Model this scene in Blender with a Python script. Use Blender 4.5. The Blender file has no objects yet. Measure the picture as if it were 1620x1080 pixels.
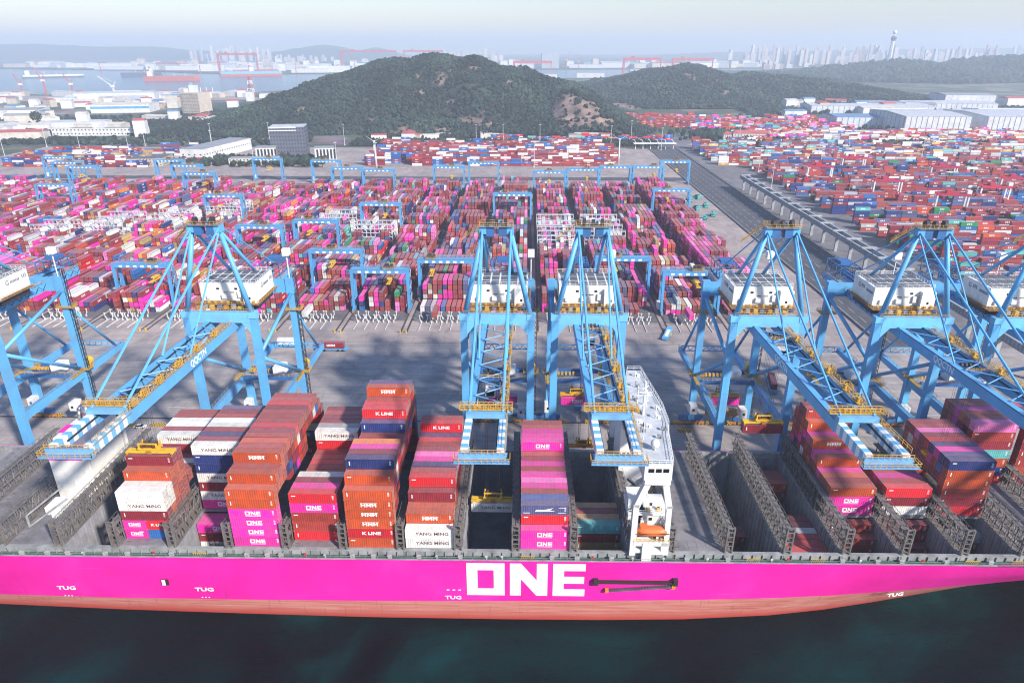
import bpy, bmesh, math, random
import numpy as np
from mathutils import Vector, Matrix

random.seed(7)
RNG = np.random.default_rng(7)
D = bpy.data
SC = bpy.context.scene
COL = SC.collection
R = math.radians

# ------------------------------------------------------------------ camera
cam_d = D.cameras.new('camera')
cam = D.objects.new('camera', cam_d)
COL.objects.link(cam)
cam_d.sensor_width = 36.0
cam_d.lens = 24.0
cam_d.clip_start = 1.0
cam_d.clip_end = 60000.0
cam.location = (0, 0, 138)
cam.rotation_euler = (R(90 - 23.3), 0, R(1.27))
SC.camera = cam

# ------------------------------------------------------------------ sky, sun, exposure
SUN_EL, SUN_AZ = 33.0, 45.0            # azimuth measured from -Y towards +X
world = D.worlds.new('World')
SC.world = world
world.use_nodes = True
wn, wl = world.node_tree.nodes, world.node_tree.links
wn.clear()
w_out = wn.new('ShaderNodeOutputWorld')
w_bg = wn.new('ShaderNodeBackground')
sky = wn.new('ShaderNodeTexSky')
sky.sky_type = 'NISHITA'
sky.sun_disc = False
sky.sun_elevation = R(SUN_EL)
sky.sun_rotation = R(180 - SUN_AZ)
sky.altitude = 100
sky.air_density = 1.5
sky.dust_density = 0.5
sky.ozone_density = 6.0
w_bg.inputs['Strength'].default_value = 0.115
tint = wn.new('ShaderNodeMix'); tint.data_type = 'RGBA'; tint.blend_type = 'MULTIPLY'
tint.inputs['Factor'].default_value = 1.0
tint.inputs['B'].default_value = (0.80, 0.78, 0.86, 1)      # thin summer overcast: a little less green everywhere
wl.new(sky.outputs[0], tint.inputs['A'])
wl.new(tint.outputs['Result'], w_bg.inputs['Color'])
wl.new(w_bg.outputs[0], w_out.inputs['Surface'])

sun_d = D.lights.new('sun', 'SUN')
sun_d.energy = 3.9
sun_d.angle = R(3.2)
sun_d.color = (1.0, 0.93, 0.83)
sun = D.objects.new('sun', sun_d)
COL.objects.link(sun)
_s = Vector((math.sin(R(SUN_AZ)) * math.cos(R(SUN_EL)), -math.cos(R(SUN_AZ)) * math.cos(R(SUN_EL)), math.sin(R(SUN_EL))))
sun.rotation_euler = (-_s).to_track_quat('-Z', 'Y').to_euler()
sun.location = (60, -100, 300)

SC.view_settings.view_transform = 'Standard'
SC.view_settings.look = 'None'
SC.view_settings.exposure = 0.95
SC.view_settings.gamma = 1.0
SC.view_settings.use_curve_mapping = False
SC.cycles.use_denoising = True
SC.cycles.pixel_filter_type = 'BLACKMAN_HARRIS'
SC.cycles.filter_width = 1.1
SC.cycles.max_bounces = 5
SC.cycles.diffuse_bounces = 3
SC.cycles.glossy_bounces = 2
SC.cycles.transmission_bounces = 2
SC.cycles.volume_bounces = 1
SC.cycles.transparent_max_bounces = 4
SC.cycles.caustics_reflective = False
SC.cycles.caustics_refractive = False

# ------------------------------------------------------------------ helpers: materials
MATS = {}

def new_mat(name):
    m = D.materials.new(name)
    m.use_nodes = True
    nt = m.node_tree
    b = nt.nodes.get('Principled BSDF')
    return m, nt.nodes, nt.links, b

def paint(name, rgb, rough=0.55, wear=0.25, scale=0.35, rust=0.0, metal=0.0, vary=0.0, bump=0.0, spec=0.4, dust=0.0):
    """Painted or raw surface: base colour with soft blotches of dirt and optional rust runs."""
    if name in MATS:
        return MATS[name]
    m, n, l, b = new_mat(name)
    b.inputs['Roughness'].default_value = rough
    b.inputs['Metallic'].default_value = metal
    b.inputs['Specular IOR Level'].default_value = spec
    tc = n.new('ShaderNodeTexCoord')
    oi = n.new('ShaderNodeObjectInfo')
    add = n.new('ShaderNodeVectorMath'); add.operation = 'ADD'
    mul = n.new('ShaderNodeVectorMath'); mul.operation = 'SCALE'
    cmb = n.new('ShaderNodeCombineXYZ')
    for i in range(3):
        l.new(oi.outputs['Random'], cmb.inputs[i])
    l.new(cmb.outputs[0], mul.inputs[0]); mul.inputs['Scale'].default_value = 97.0
    l.new(tc.outputs['Object'], add.inputs[0]); l.new(mul.outputs[0], add.inputs[1])
    nz = n.new('ShaderNodeTexNoise')
    nz.inputs['Scale'].default_value = scale; nz.inputs['Detail'].default_value = 6.0
    nz.inputs['Roughness'].default_value = 0.65
    l.new(add.outputs[0], nz.inputs['Vector'])
    rmp = n.new('ShaderNodeMapRange')
    rmp.inputs['From Min'].default_value = 0.38; rmp.inputs['From Max'].default_value = 0.68
    l.new(nz.outputs['Fac'], rmp.inputs['Value'])
    mx = n.new('ShaderNodeMix'); mx.data_type = 'RGBA'
    c = list(rgb)
    g = sum(c) / 3.0
    mx.inputs['A'].default_value = (*c, 1)
    dk = [max(0.0, (v * 0.78 + g * 0.12) * (1 - wear)) for v in c]
    mx.inputs['B'].default_value = (*dk, 1)
    l.new(rmp.outputs[0], mx.inputs['Factor'])
    last = mx.outputs['Result']
    if rust > 0:
        nz2 = n.new('ShaderNodeTexNoise')
        mp = n.new('ShaderNodeMapping'); mp.inputs['Scale'].default_value = (1.6, 1.6, 0.22)
        l.new(add.outputs[0], mp.inputs['Vector']); l.new(mp.outputs[0], nz2.inputs['Vector'])
        nz2.inputs['Scale'].default_value = 1.1; nz2.inputs['Detail'].default_value = 5.0
        r2 = n.new('ShaderNodeMapRange')
        r2.inputs['From Min'].default_value = 0.60; r2.inputs['From Max'].default_value = 0.72
        r2.inputs['To Max'].default_value = rust
        l.new(nz2.outputs['Fac'], r2.inputs['Value'])
        m2 = n.new('ShaderNodeMix'); m2.data_type = 'RGBA'
        l.new(last, m2.inputs['A']); m2.inputs['B'].default_value = (0.19, 0.07, 0.025, 1)
        l.new(r2.outputs[0], m2.inputs['Factor'])
        last = m2.outputs['Result']
    if dust > 0:                       # sun-bleached, dusty roofs: the faces that look up
        geo = n.new('ShaderNodeNewGeometry')
        sx = n.new('ShaderNodeSeparateXYZ'); l.new(geo.outputs['True Normal'], sx.inputs[0])
        r3 = n.new('ShaderNodeMapRange'); r3.inputs['From Min'].default_value = 0.6; r3.inputs['From Max'].default_value = 0.95
        r3.inputs['To Max'].default_value = dust
        l.new(sx.outputs['Z'], r3.inputs['Value'])
        nz3 = n.new('ShaderNodeTexNoise'); nz3.inputs['Scale'].default_value = 0.6; nz3.inputs['Detail'].default_value = 4
        l.new(add.outputs[0], nz3.inputs['Vector'])
        mm = n.new('ShaderNodeMath'); mm.operation = 'MULTIPLY'; mm.use_clamp = True
        ad = n.new('ShaderNodeMath'); ad.operation = 'ADD'; ad.inputs[1].default_value = 0.45
        l.new(nz3.outputs['Fac'], ad.inputs[0])
        l.new(r3.outputs[0], mm.inputs[0]); l.new(ad.outputs[0], mm.inputs[1])
        m3 = n.new('ShaderNodeMix'); m3.data_type = 'RGBA'
        l.new(last, m3.inputs['A']); m3.inputs['B'].default_value = (0.36, 0.24, 0.24, 1)
        l.new(mm.outputs[0], m3.inputs['Factor'])
        last = m3.outputs['Result']
    if vary > 0:
        hs = n.new('ShaderNodeHueSaturation')
        vr = n.new('ShaderNodeMapRange'); vr.inputs['To Min'].default_value = 1 - vary; vr.inputs['To Max'].default_value = 1 + vary
        l.new(oi.outputs['Random'], vr.inputs['Value'])
        l.new(vr.outputs[0], hs.inputs['Value']); l.new(last, hs.inputs['Color'])
        last = hs.outputs['Color']
    l.new(last, b.inputs['Base Color'])
    if bump > 0:
        bp = n.new('ShaderNodeBump'); bp.inputs['Strength'].default_value = bump; bp.inputs['Distance'].default_value = 0.1
        l.new(nz.outputs['Fac'], bp.inputs['Height']); l.new(bp.outputs[0], b.inputs['Normal'])
    MATS[name] = m
    return m

# ------------------------------------------------------------------ helpers: meshes
class MB:
    """Collects boxes, beams, tubes and polygons; build() links them as one mesh object."""
    def __init__(s):
        s.v = []; s.f = []; s.m = []
        s.slot = 0

    def mat(s, i):
        s.slot = i
        return s

    def add(s, vs, fs):
        o = len(s.v)
        s.v.extend([tuple(p) for p in vs])
        s.f.extend([tuple(i + o for i in f) for f in fs])
        s.m.extend([s.slot] * len(fs))
        return s

    def box(s, x0, x1, y0, y1, z0, z1):
        vs = [(x0, y0, z0), (x1, y0, z0), (x1, y1, z0), (x0, y1, z0), (x0, y0, z1), (x1, y0, z1), (x1, y1, z1), (x0, y1, z1)]
        return s.add(vs, [(0, 3, 2, 1), (4, 5, 6, 7), (0, 1, 5, 4), (1, 2, 6, 5), (2, 3, 7, 6), (3, 0, 4, 7)])

    def cbox(s, c, d):
        return s.box(c[0] - d[0] / 2, c[0] + d[0] / 2, c[1] - d[1] / 2, c[1] + d[1] / 2, c[2] - d[2] / 2, c[2] + d[2] / 2)

    def beam(s, p, q, w, h=None, w2=None, h2=None):
        """Rectangular bar from p to q; w horizontal width, h the other side."""
        h = w if h is None else h
        w2 = w if w2 is None else w2; h2 = h if h2 is None else h2
        p = Vector(p); q = Vector(q)
        d = (q - p).normalized()
        up = Vector((0, 0, 1))
        if abs(d.z) > 0.94:
            up = Vector((0, 1, 0))
        a = d.cross(up).normalized(); b = a.cross(d).normalized()
        vs = []
        for c, ww, hh in ((p, w, h), (q, w2, h2)):
            for i, j in ((-1, -1), (1, -1), (1, 1), (-1, 1)):
                vs.append(c + a * (i * ww / 2) + b * (j * hh / 2))
        return s.add(vs, [(0, 1, 2, 3), (7, 6, 5, 4), (0, 4, 5, 1), (1, 5, 6, 2), (2, 6, 7, 3), (3, 7, 4, 0)])

    def tube(s, p, q, r, r2=None, n=8, caps=True):
        r2 = r if r2 is None else r2
        p = Vector(p); q = Vector(q)
        d = (q - p).normalized()
        up = Vector((0, 0, 1)) if abs(d.z) < 0.94 else Vector((0, 1, 0))
        a = d.cross(up).normalized(); b = a.cross(d).normalized()
        vs = []
        for c, rr in ((p, r), (q, r2)):
            for i in range(n):
                t = 2 * math.pi * i / n
                vs.append(c + a * (math.cos(t) * rr) + b * (math.sin(t) * rr))
        fs = [(i, n + i, n + (i + 1) % n, (i + 1) % n) for i in range(n)]
        if caps:
            fs.append(tuple(range(n))); fs.append(tuple(range(2 * n - 1, n - 1, -1)))
        return s.add(vs, fs)

    def prism(s, poly, z0, z1):
        n = len(poly)
        vs = [(x, y, z0) for x, y in poly] + [(x, y, z1) for x, y in poly]
        fs = [tuple(range(n - 1, -1, -1)), tuple(range(n, 2 * n))]
        fs += [(i, (i + 1) % n, n + (i + 1) % n, n + i) for i in range(n)]
        return s.add(vs, fs)

    def ball(s, c, r, seg=10, rings=6, sz=1.0):
        vs = [(c[0], c[1], c[2] + r * sz)]
        for i in range(1, rings):
            t = math.pi * i / rings
            for j in range(seg):
                u = 2 * math.pi * j / seg
                vs.append((c[0] + r * math.sin(t) * math.cos(u), c[1] + r * math.sin(t) * math.sin(u), c[2] + r * sz * math.cos(t)))
        vs.append((c[0], c[1], c[2] - r * sz))
        fs = [(0, 1 + j, 1 + (j + 1) % seg) for j in range(seg)]
        for i in range(rings - 2):
            for j in range(seg):
                a = 1 + i * seg; b2 = a + seg
                fs.append((a + j, b2 + j, b2 + (j + 1) % seg, a + (j + 1) % seg))
        last = len(vs) - 1; a = 1 + (rings - 2) * seg
        fs += [(last, a + (j + 1) % seg, a + j) for j in range(seg)]
        return s.add(vs, fs)

    def rail(s, pts, h=1.1, t=0.09, step=2.0, mids=1):
        """Railing along a polyline: posts, a top bar and middle bars."""
        for a, b in zip(pts[:-1], pts[1:]):
            a = Vector(a); b = Vector(b)
            L = (b - a).length
            k = max(1, int(round(L / step)))
            for i in range(k + 1):
                p = a.lerp(b, i / k)
                s.beam(p, p + Vector((0, 0, h)), t * 0.8)
            for i in range(mids + 1):
                z = Vector((0, 0, h * (1 - i * 0.5)))
                s.beam(a + z, b + z, t)
        return s

    def mesh(s, name):
        me = D.meshes.new(name)
        me.from_pydata(s.v, [], s.f)
        if s.m and max(s.m) > 0:
            me.polygons.foreach_set('material_index', s.m)
        me.update()
        return me

    def build(s, name, mats, parent=None, loc=(0, 0, 0), rotz=0.0):
        me = s.mesh(name)
        return link(name, me, mats, parent, loc, rotz)

def link(name, me, mats=None, parent=None, loc=(0, 0, 0), rotz=0.0):
    if mats is not None and not me.materials:
        for mm in (mats if isinstance(mats, (list, tuple)) else [mats]):
            me.materials.append(mm)
    o = D.objects.new(name, me)
    COL.objects.link(o)
    o.location = loc
    if rotz:
        o.rotation_euler = (0, 0, rotz)
    if parent is not None:
        o.parent = parent
    return o

def tag(o, label=None, cat=None, group=None, kind=None):
    if label: o['label'] = label
    if cat: o['category'] = cat
    if group: o['group'] = group
    if kind: o['kind'] = kind
    return o

def thing(name, label, cat, loc=(0, 0, 0), rotz=0.0, group=None):
    o = D.objects.new(name, None)
    o.empty_display_size = 1.0
    COL.objects.link(o)
    o.location = loc
    o.rotation_euler = (0, 0, rotz)
    return tag(o, label, cat, group)

def kids(o):
    return [c for c in ALLKIDS.get(o.name, [])] if False else list(o.children)

def copy_tree(o, parent=None):
    c = o.copy()
    COL.objects.link(c)
    if parent is not None:
        c.parent = parent
    for ch in list(o.children):
        copy_tree(ch, c)
    return c

def dup(root, label, loc, rotz=None, group=None):
    c = copy_tree(root)
    c.location = loc
    if rotz is not None:
        c.rotation_euler = (0, 0, rotz)
    c['label'] = label
    if group: c['group'] = group
    return c

FONT_CACHE = {}
def text_mesh(txt, size, bold=0.0, depth=0.03, width=1.0):
    """Flat lettering as a mesh, centred, standing in the XZ plane and facing -Y."""
    key = (txt, size, bold, depth, width)
    if key in FONT_CACHE:
        return FONT_CACHE[key]
    cu = D.curves.new('lettering', 'FONT')
    cu.body = txt; cu.size = size; cu.extrude = depth; cu.offset = bold
    cu.align_x = 'CENTER'; cu.align_y = 'CENTER'; cu.resolution_u = 2
    tmp = D.objects.new('lettering', cu)
    COL.objects.link(tmp)
    dg = bpy.context.evaluated_depsgraph_get()
    me = D.meshes.new_from_object(tmp.evaluated_get(dg))
    D.objects.remove(tmp)
    me.transform(Matrix.Diagonal((width, 1, 1, 1)))
    me.transform(Matrix.Rotation(R(90), 4, 'X'))
    FONT_CACHE[key] = me
    return me

def ORD(n):
    tens = {20: 'twent', 30: 'thirt', 40: 'fort', 50: 'fift', 60: 'sixt', 70: 'sevent', 80: 'eight', 90: 'ninet'}
    if n > 99: return "hundredth-and-" + ORD(n - 100)
    if n > 20:
        return tens[n // 10 * 10] + ('ieth' if n % 10 == 0 else 'y-' + ORD(n % 10))
    return ['zeroth', 'first', 'second', 'third', 'fourth', 'fifth', 'sixth', 'seventh', 'eighth', 'ninth', 'tenth', 'eleventh', 'twelfth',
            'thirteenth', 'fourteenth', 'fifteenth', 'sixteenth', 'seventeenth', 'eighteenth', 'nineteenth', 'twentieth'][n]

def smooth(o):
    o.data.polygons.foreach_set('use_smooth', [True] * len(o.data.polygons))
    return o
# ================================================================== SETTING: water, land, quay
def node_mat(name):
    m, n, l, b = new_mat(name)
    MATS[name] = m
    return m, n, l, b

def N(n, typ, **kw):
    x = n.new(typ)
    for k, v in kw.items():
        if k.startswith('i_'):
            x.inputs[k[2:].replace('_', ' ')].default_value = v
        else:
            setattr(x, k, v)
    return x

def ramp(n, stops, interp='LINEAR'):
    r = n.new('ShaderNodeValToRGB')
    r.color_ramp.interpolation = interp
    e = r.color_ramp.elements
    while len(e) > 1:
        e.remove(e[-1])
    e[0].position = stops[0][0]; e[0].color = (*stops[0][1], 1)
    for p, c in stops[1:]:
        q = e.new(p); q.color = (*c, 1)
    return r

# water
m, n, l, b = node_mat('harbour_water')
tc = N(n, 'ShaderNodeTexCoord')
nz = N(n, 'ShaderNodeTexNoise', i_Scale=0.018, i_Detail=5.0, i_Distortion=1.2)
l.new(tc.outputs['Object'], nz.inputs['Vector'])
rp = ramp(n, [(0.36, (0.0008, 0.003, 0.004)), (0.5, (0.0006, 0.008, 0.009)), (0.6, (0.0005, 0.022, 0.022)), (0.72, (0.001, 0.042, 0.046))])
l.new(nz.outputs['Fac'], rp.inputs['Fac'])
# farther out the water colour turns lighter and bluer
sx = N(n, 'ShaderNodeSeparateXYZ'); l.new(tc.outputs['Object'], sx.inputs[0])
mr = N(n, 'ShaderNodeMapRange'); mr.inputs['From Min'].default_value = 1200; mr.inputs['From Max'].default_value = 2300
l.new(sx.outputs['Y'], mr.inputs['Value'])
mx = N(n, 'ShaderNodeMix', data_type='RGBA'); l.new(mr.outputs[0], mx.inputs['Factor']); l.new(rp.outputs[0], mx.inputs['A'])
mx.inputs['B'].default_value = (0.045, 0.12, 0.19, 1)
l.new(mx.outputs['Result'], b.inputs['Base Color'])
b.inputs['Roughness'].default_value = 0.12
b.inputs['IOR'].default_value = 1.33
b.inputs['Specular IOR Level'].default_value = 0.10
w1 = N(n, 'ShaderNodeTexNoise', i_Scale=0.22, i_Detail=6.0, i_Roughness=0.62, i_Distortion=0.6)
mpw = N(n, 'ShaderNodeMapping'); mpw.inputs['Scale'].default_value = (0.55, 1.0, 1.0); mpw.inputs['Rotation'].default_value = (0, 0, 0.35)
l.new(tc.outputs['Object'], mpw.inputs['Vector']); l.new(mpw.outputs[0], w1.inputs['Vector'])
w2 = N(n, 'ShaderNodeTexNoise', i_Scale=0.9, i_Detail=4.0, i_Roughness=0.6, i_Distortion=1.2); l.new(mpw.outputs[0], w2.inputs['Vector'])
wa = N(n, 'ShaderNodeMath', operation='MULTIPLY_ADD'); wa.inputs[1].default_value = 0.35; l.new(w2.outputs['Fac'], wa.inputs[0]); l.new(w1.outputs['Fac'], wa.inputs[2])
bp = N(n, 'ShaderNodeBump'); bp.inputs['Strength'].default_value = 0.9; bp.inputs['Distance'].default_value = 1.0
l.new(wa.outputs[0], bp.inputs['Height']); l.new(bp.outputs[0], b.inputs['Normal'])
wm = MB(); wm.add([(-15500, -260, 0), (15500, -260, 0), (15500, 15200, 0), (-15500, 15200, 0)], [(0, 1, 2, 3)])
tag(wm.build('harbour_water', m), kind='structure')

# land
m, n, l, b = node_mat('land')
tc = N(n, 'ShaderNodeTexCoord')
n1 = N(n, 'ShaderNodeTexNoise', i_Scale=0.006, i_Detail=9.0, i_Roughness=0.62)
n2 = N(n, 'ShaderNodeTexVoronoi', i_Scale=0.016)
l.new(tc.outputs['Object'], n1.inputs['Vector']); l.new(tc.outputs['Object'], n2.inputs['Vector'])
r1 = ramp(n, [(0.36, (0.045, 0.075, 0.035)), (0.5, (0.07, 0.095, 0.05)), (0.56, (0.19, 0.17, 0.14)), (0.7, (0.30, 0.26, 0.22))])
l.new(n1.outputs['Fac'], r1.inputs['Fac'])
mx = N(n, 'ShaderNodeMix', data_type='RGBA', blend_type='MULTIPLY'); mx.inputs['Factor'].default_value = 0.35
l.new(r1.outputs[0], mx.inputs['A']); l.new(n2.outputs['Color'], mx.inputs['B'])
l.new(mx.outputs['Result'], b.inputs['Base Color']); b.inputs['Roughness'].default_value = 0.9
LAND = m

def slab(name, poly, z0, z1, mat):
    mb = MB(); mb.prism(poly, z0, z1)
    return tag(mb.build(name, mat), kind='structure')

near_shore = [(-15000, 2500), (-4000, 2330), (-1950, 2240), (-1250, 2180), (-1000, 2120), (-830, 2380), (-640, 2850), (-300, 3250), (250, 3450), (700, 3600), (1500, 4000), (2600, 4600), (6000, 9000), (15000, 15000)]
slab('land', [(-15000, 190.5), (15000, 190.5)] + near_shore[::-1], -0.6, 5.0, LAND)
slab('far_shore_land', [(-15000, 5100), (-3600, 4950), (-2600, 4700), (-1900, 4150), (-1500, 4020), (-1000, 4150), (-500, 4500), (0, 4900), (800, 5000), (1500, 5100), (2600, 5600), (5500, 9300), (14500, 15000), (-15000, 15000)], -0.6, 4.0, LAND)

def paving(name, base, dark, stain, sc=(0.012, 0.20, 1), joint=6.0):
    """Terminal paving: streaks along the driving direction, tyre marks, blotches and slab joints."""
    m, n, l, b = node_mat(name)
    tc = N(n, 'ShaderNodeTexCoord')
    mp = N(n, 'ShaderNodeMapping'); mp.inputs['Scale'].default_value = sc
    l.new(tc.outputs['Object'], mp.inputs['Vector'])
    st = N(n, 'ShaderNodeTexNoise', i_Scale=1.0, i_Detail=7.0, i_Roughness=0.7, i_Distortion=0.35)
    l.new(mp.outputs[0], st.inputs['Vector'])
    bl = N(n, 'ShaderNodeTexNoise', i_Scale=0.03, i_Detail=6.0, i_Roughness=0.65)
    l.new(tc.outputs['Object'], bl.inputs['Vector'])
    wv = N(n, 'ShaderNodeTexNoise', i_Scale=0.05, i_Detail=5.0, i_Distortion=2.2)
    l.new(tc.outputs['Object'], wv.inputs['Vector'])
    r1 = ramp(n, [(0.32, dark), (0.46, [a * .6 + c * .4 for a, c in zip(base, dark)]), (0.6, base), (0.75, [min(1, v * 1.22) for v in base])])
    l.new(st.outputs['Fac'], r1.inputs['Fac'])
    r2 = ramp(n, [(0.38, stain), (0.62, [min(1, v * 1.1) for v in base])])
    l.new(bl.outputs['Fac'], r2.inputs['Fac'])
    mx = N(n, 'ShaderNodeMix', data_type='RGBA'); mx.inputs['Factor'].default_value = 0.5
    l.new(r1.outputs[0], mx.inputs['A']); l.new(r2.outputs[0], mx.inputs['B'])
    r3 = ramp(n, [(0.40, (0.78, 0.78, 0.82)), (0.5, (1, 1, 1)), (0.56, (1, 1, 1)), (0.66, (1.22, 1.17, 1.13))])
    l.new(wv.outputs['Fac'], r3.inputs['Fac'])
    m2 = N(n, 'ShaderNodeMix', data_type='RGBA', blend_type='MULTIPLY'); m2.inputs['Factor'].default_value = 0.8
    l.new(mx.outputs['Result'], m2.inputs['A']); l.new(r3.outputs[0], m2.inputs['B'])
    br = N(n, 'ShaderNodeTexBrick'); br.inputs['Scale'].default_value = 1.0
    br.inputs['Brick Width'].default_value = joint * 2; br.inputs['Row Height'].default_value = joint
    br.inputs['Mortar Size'].default_value = 0.14; br.inputs['Color1'].default_value = (1, 1, 1, 1); br.inputs['Color2'].default_value = (.93, .92, .92, 1)
    br.inputs['Mortar'].default_value = (.6, .59, .6, 1)
    l.new(tc.outputs['Object'], br.inputs['Vector'])
    m3 = N(n, 'ShaderNodeMix', data_type='RGBA', blend_type='MULTIPLY'); m3.inputs['Factor'].default_value = 0.75
    l.new(m2.outputs['Result'], m3.inputs['A']); l.new(br.outputs['Color'], m3.inputs['B'])
    l.new(m3.outputs['Result'], b.inputs['Base Color'])
    b.inputs['Roughness'].default_value = 0.85
    bp = N(n, 'ShaderNodeBump'); bp.inputs['Strength'].default_value = 0.15; bp.inputs['Distance'].default_value = 0.2
    l.new(st.outputs['Fac'], bp.inputs['Height']); l.new(bp.outputs[0], b.inputs['Normal'])
    return m

QUAYM = paving('quay_concrete', (0.37, 0.325, 0.305), (0.20, 0.185, 0.188), (0.24, 0.215, 0.21))
YARDM = paving('yard_concrete', (0.37, 0.305, 0.28), (0.24, 0.205, 0.195), (0.25, 0.215, 0.205), sc=(0.16, 0.02, 1), joint=8)
BLOCKM = paving('stacking_floor', (0.15, 0.14, 0.145), (0.09, 0.088, 0.095), (0.10, 0.095, 0.10), sc=(0.3, 0.02, 1), joint=5)
ROADM = paving('asphalt', (0.085, 0.085, 0.095), (0.055, 0.055, 0.063), (0.06, 0.06, 0.068), sc=(0.3, 0.012, 1), joint=40)

def sheet(name, x0, x1, y0, y1, z, mat):
    mb = MB(); mb.add([(x0, y0, z), (x1, y0, z), (x1, y1, z), (x0, y1, z)], [(0, 1, 2, 3)])
    return tag(mb.build(name, mat), kind='structure')

sheet('quay_pavement', -420, 420, 190.55, 306, 5.02, QUAYM)
sheet('yard_pavement', -700, 172, 306.2, 1010, 5.02, YARDM)
sheet('road_asphalt', 172.2, 215, 306.2, 1200, 5.02, ROADM)
sheet('depot_pavement', 215.2, 900, 306.2, 1190, 5.02, paving('depot_concrete', (0.20, 0.185, 0.19), (0.12, 0.115, 0.125), (0.13, 0.125, 0.13), sc=(0.03, 0.1, 1), joint=9))
for i in range(-17, 4):                                 # dark floor under each stacking block
    x = 4.6 + 33.4 * i
    sheet('block_pavement', x - 1.2 + 2.4, x + 33.4 - 1.2, 335, 702, 5.045, BLOCKM)
sheet('yard_road', -700, 172, 752, 772, 5.045, ROADM)
# lane stripes on the quay and on the road by the viaduct
LINE = paint('road_line_white', (0.62, 0.61, 0.58), 0.8, 0.4, 1.5)
YLINE = paint('road_line_yellow', (0.60, 0.38, 0.05), 0.8, 0.4, 1.5)
mb = MB()
for y in (239, 246, 253, 260, 267, 274, 281, 288):
    for x in range(-240, 240, 12):
        mb.box(x, x + 7, y - .09, y + .09, 5.03, 5.045)
tag(mb.build('quay_lane_marking', LINE), kind='structure')
mb = MB()
for x in (179, 186, 193, 200, 207):
    for y in range(310, 1150, 14):
        mb.box(x - .12, x + .12, y, y + 8, 5.03, 5.045)
tag(mb.build('road_marking', LINE), kind='structure')

# quay wall cope and crane rails
CONC = paint('concrete_pale', (0.34, 0.33, 0.32), 0.85, 0.35, 0.5, bump=0.2)
STEELD = paint('rail_steel', (0.07, 0.06, 0.06), 0.55, 0.3, 0.8)
mb = MB(); mb.box(-420, 420, 190.5, 191.7, 5.03, 5.35)
tag(mb.build('quay_edge_kerb', CONC), kind='structure')
for y in (195.0, 230.0):
    mb = MB(); mb.box(-420, 420, y - .55, y - .12, 5.025, 5.05).box(-420, 420, y + .12, y + .55, 5.025, 5.05).box(-420, 420, y - .06, y + .06, 5.03, 5.13)
    tag(mb.build('crane_rail_track', STEELD), kind='structure')
# fenders on the quay face
RUB = paint('fender_rubber', (0.02, 0.02, 0.022), 0.8, 0.2, 0.6)

# ================================================================== THE SHIP
SHIP_ROT = R(0.4)
SHIP_PIV = Vector((0, 136, 0))
def ship_xf(x, y, z):
    p = Matrix.Rotation(SHIP_ROT, 4, 'Z') @ (Vector((x, y, z)) - SHIP_PIV) + SHIP_PIV
    return p
ship = thing('container_ship', 'huge magenta container ship moored along the quay with open holds', 'ship', ship_xf(0, 0, 0), SHIP_ROT)

# hull ----------------------------------------------------------------
MAG, n, l, b = node_mat('hull_magenta')
tc = N(n, 'ShaderNodeTexCoord')
sx = N(n, 'ShaderNodeSeparateXYZ'); l.new(tc.outputs['Object'], sx.inputs[0])
cb_ = N(n, 'ShaderNodeCombineXYZ'); l.new(sx.outputs['X'], cb_.inputs['X']); l.new(sx.outputs['Z'], cb_.inputs['Y'])
br = N(n, 'ShaderNodeTexBrick'); br.inputs['Scale'].default_value = 1.0; br.inputs['Brick Width'].default_value = 11.0; br.inputs['Row Height'].default_value = 2.7; br.inputs['Mortar Size'].default_value = .05
br.inputs['Color1'].default_value = (1, 1, 1, 1); br.inputs['Color2'].default_value = (.95, .95, .95, 1); br.inputs['Mortar'].default_value = (.84, .84, .84, 1); l.new(cb_.outputs[0], br.inputs['Vector'])
nz = N(n, 'ShaderNodeTexNoise', i_Scale=.05, i_Detail=7.0, i_Roughness=.65); l.new(tc.outputs['Object'], nz.inputs['Vector'])
rp = ramp(n, [(.3, (.74, .012, .30)), (.55, (.88, .018, .37)), (.75, (.90, .04, .42))]); l.new(nz.outputs['Fac'], rp.inputs['Fac'])
mx = N(n, 'ShaderNodeMix', data_type='RGBA', blend_type='MULTIPLY'); mx.inputs['Factor'].default_value = .8; l.new(rp.outputs[0], mx.inputs['A']); l.new(br.outputs['Color'], mx.inputs['B'])
mp = N(n, 'ShaderNodeMapping'); mp.inputs['Scale'].default_value = (.9, 1, .05); l.new(tc.outputs['Object'], mp.inputs['Vector'])
z2 = N(n, 'ShaderNodeTexNoise', i_Scale=1.0, i_Detail=4.0); l.new(mp.outputs[0], z2.inputs['Vector'])
r2 = ramp(n, [(.63, (0, 0, 0)), (.76, (.45, .45, .45))]); l.new(z2.outputs['Fac'], r2.inputs['Fac'])
m2 = N(n, 'ShaderNodeMix', data_type='RGBA'); l.new(r2.outputs[0], m2.inputs['Factor']); l.new(mx.outputs['Result'], m2.inputs['A']); m2.inputs['B'].default_value = (.42, .03, .17, 1)
mp3 = N(n, 'ShaderNodeMapping'); mp3.inputs['Scale'].default_value = (.03, 1, 1.3); l.new(tc.outputs['Object'], mp3.inputs['Vector'])
z3 = N(n, 'ShaderNodeTexNoise', i_Scale=1.0, i_Detail=6.0, i_Roughness=.7); l.new(mp3.outputs[0], z3.inputs['Vector'])
r3 = ramp(n, [(.64, (0, 0, 0)), (.74, (.4, .4, .4))]); l.new(z3.outputs['Fac'], r3.inputs['Fac'])
m3 = N(n, 'ShaderNodeMix', data_type='RGBA'); l.new(r3.outputs[0], m3.inputs['Factor']); l.new(m2.outputs['Result'], m3.inputs['A']); m3.inputs['B'].default_value = (.85, .22, .52, 1)
l.new(m3.outputs['Result'], b.inputs['Base Color']); b.inputs['Roughness'].default_value = .42; b.inputs['Specular IOR Level'].default_value = .35
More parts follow.
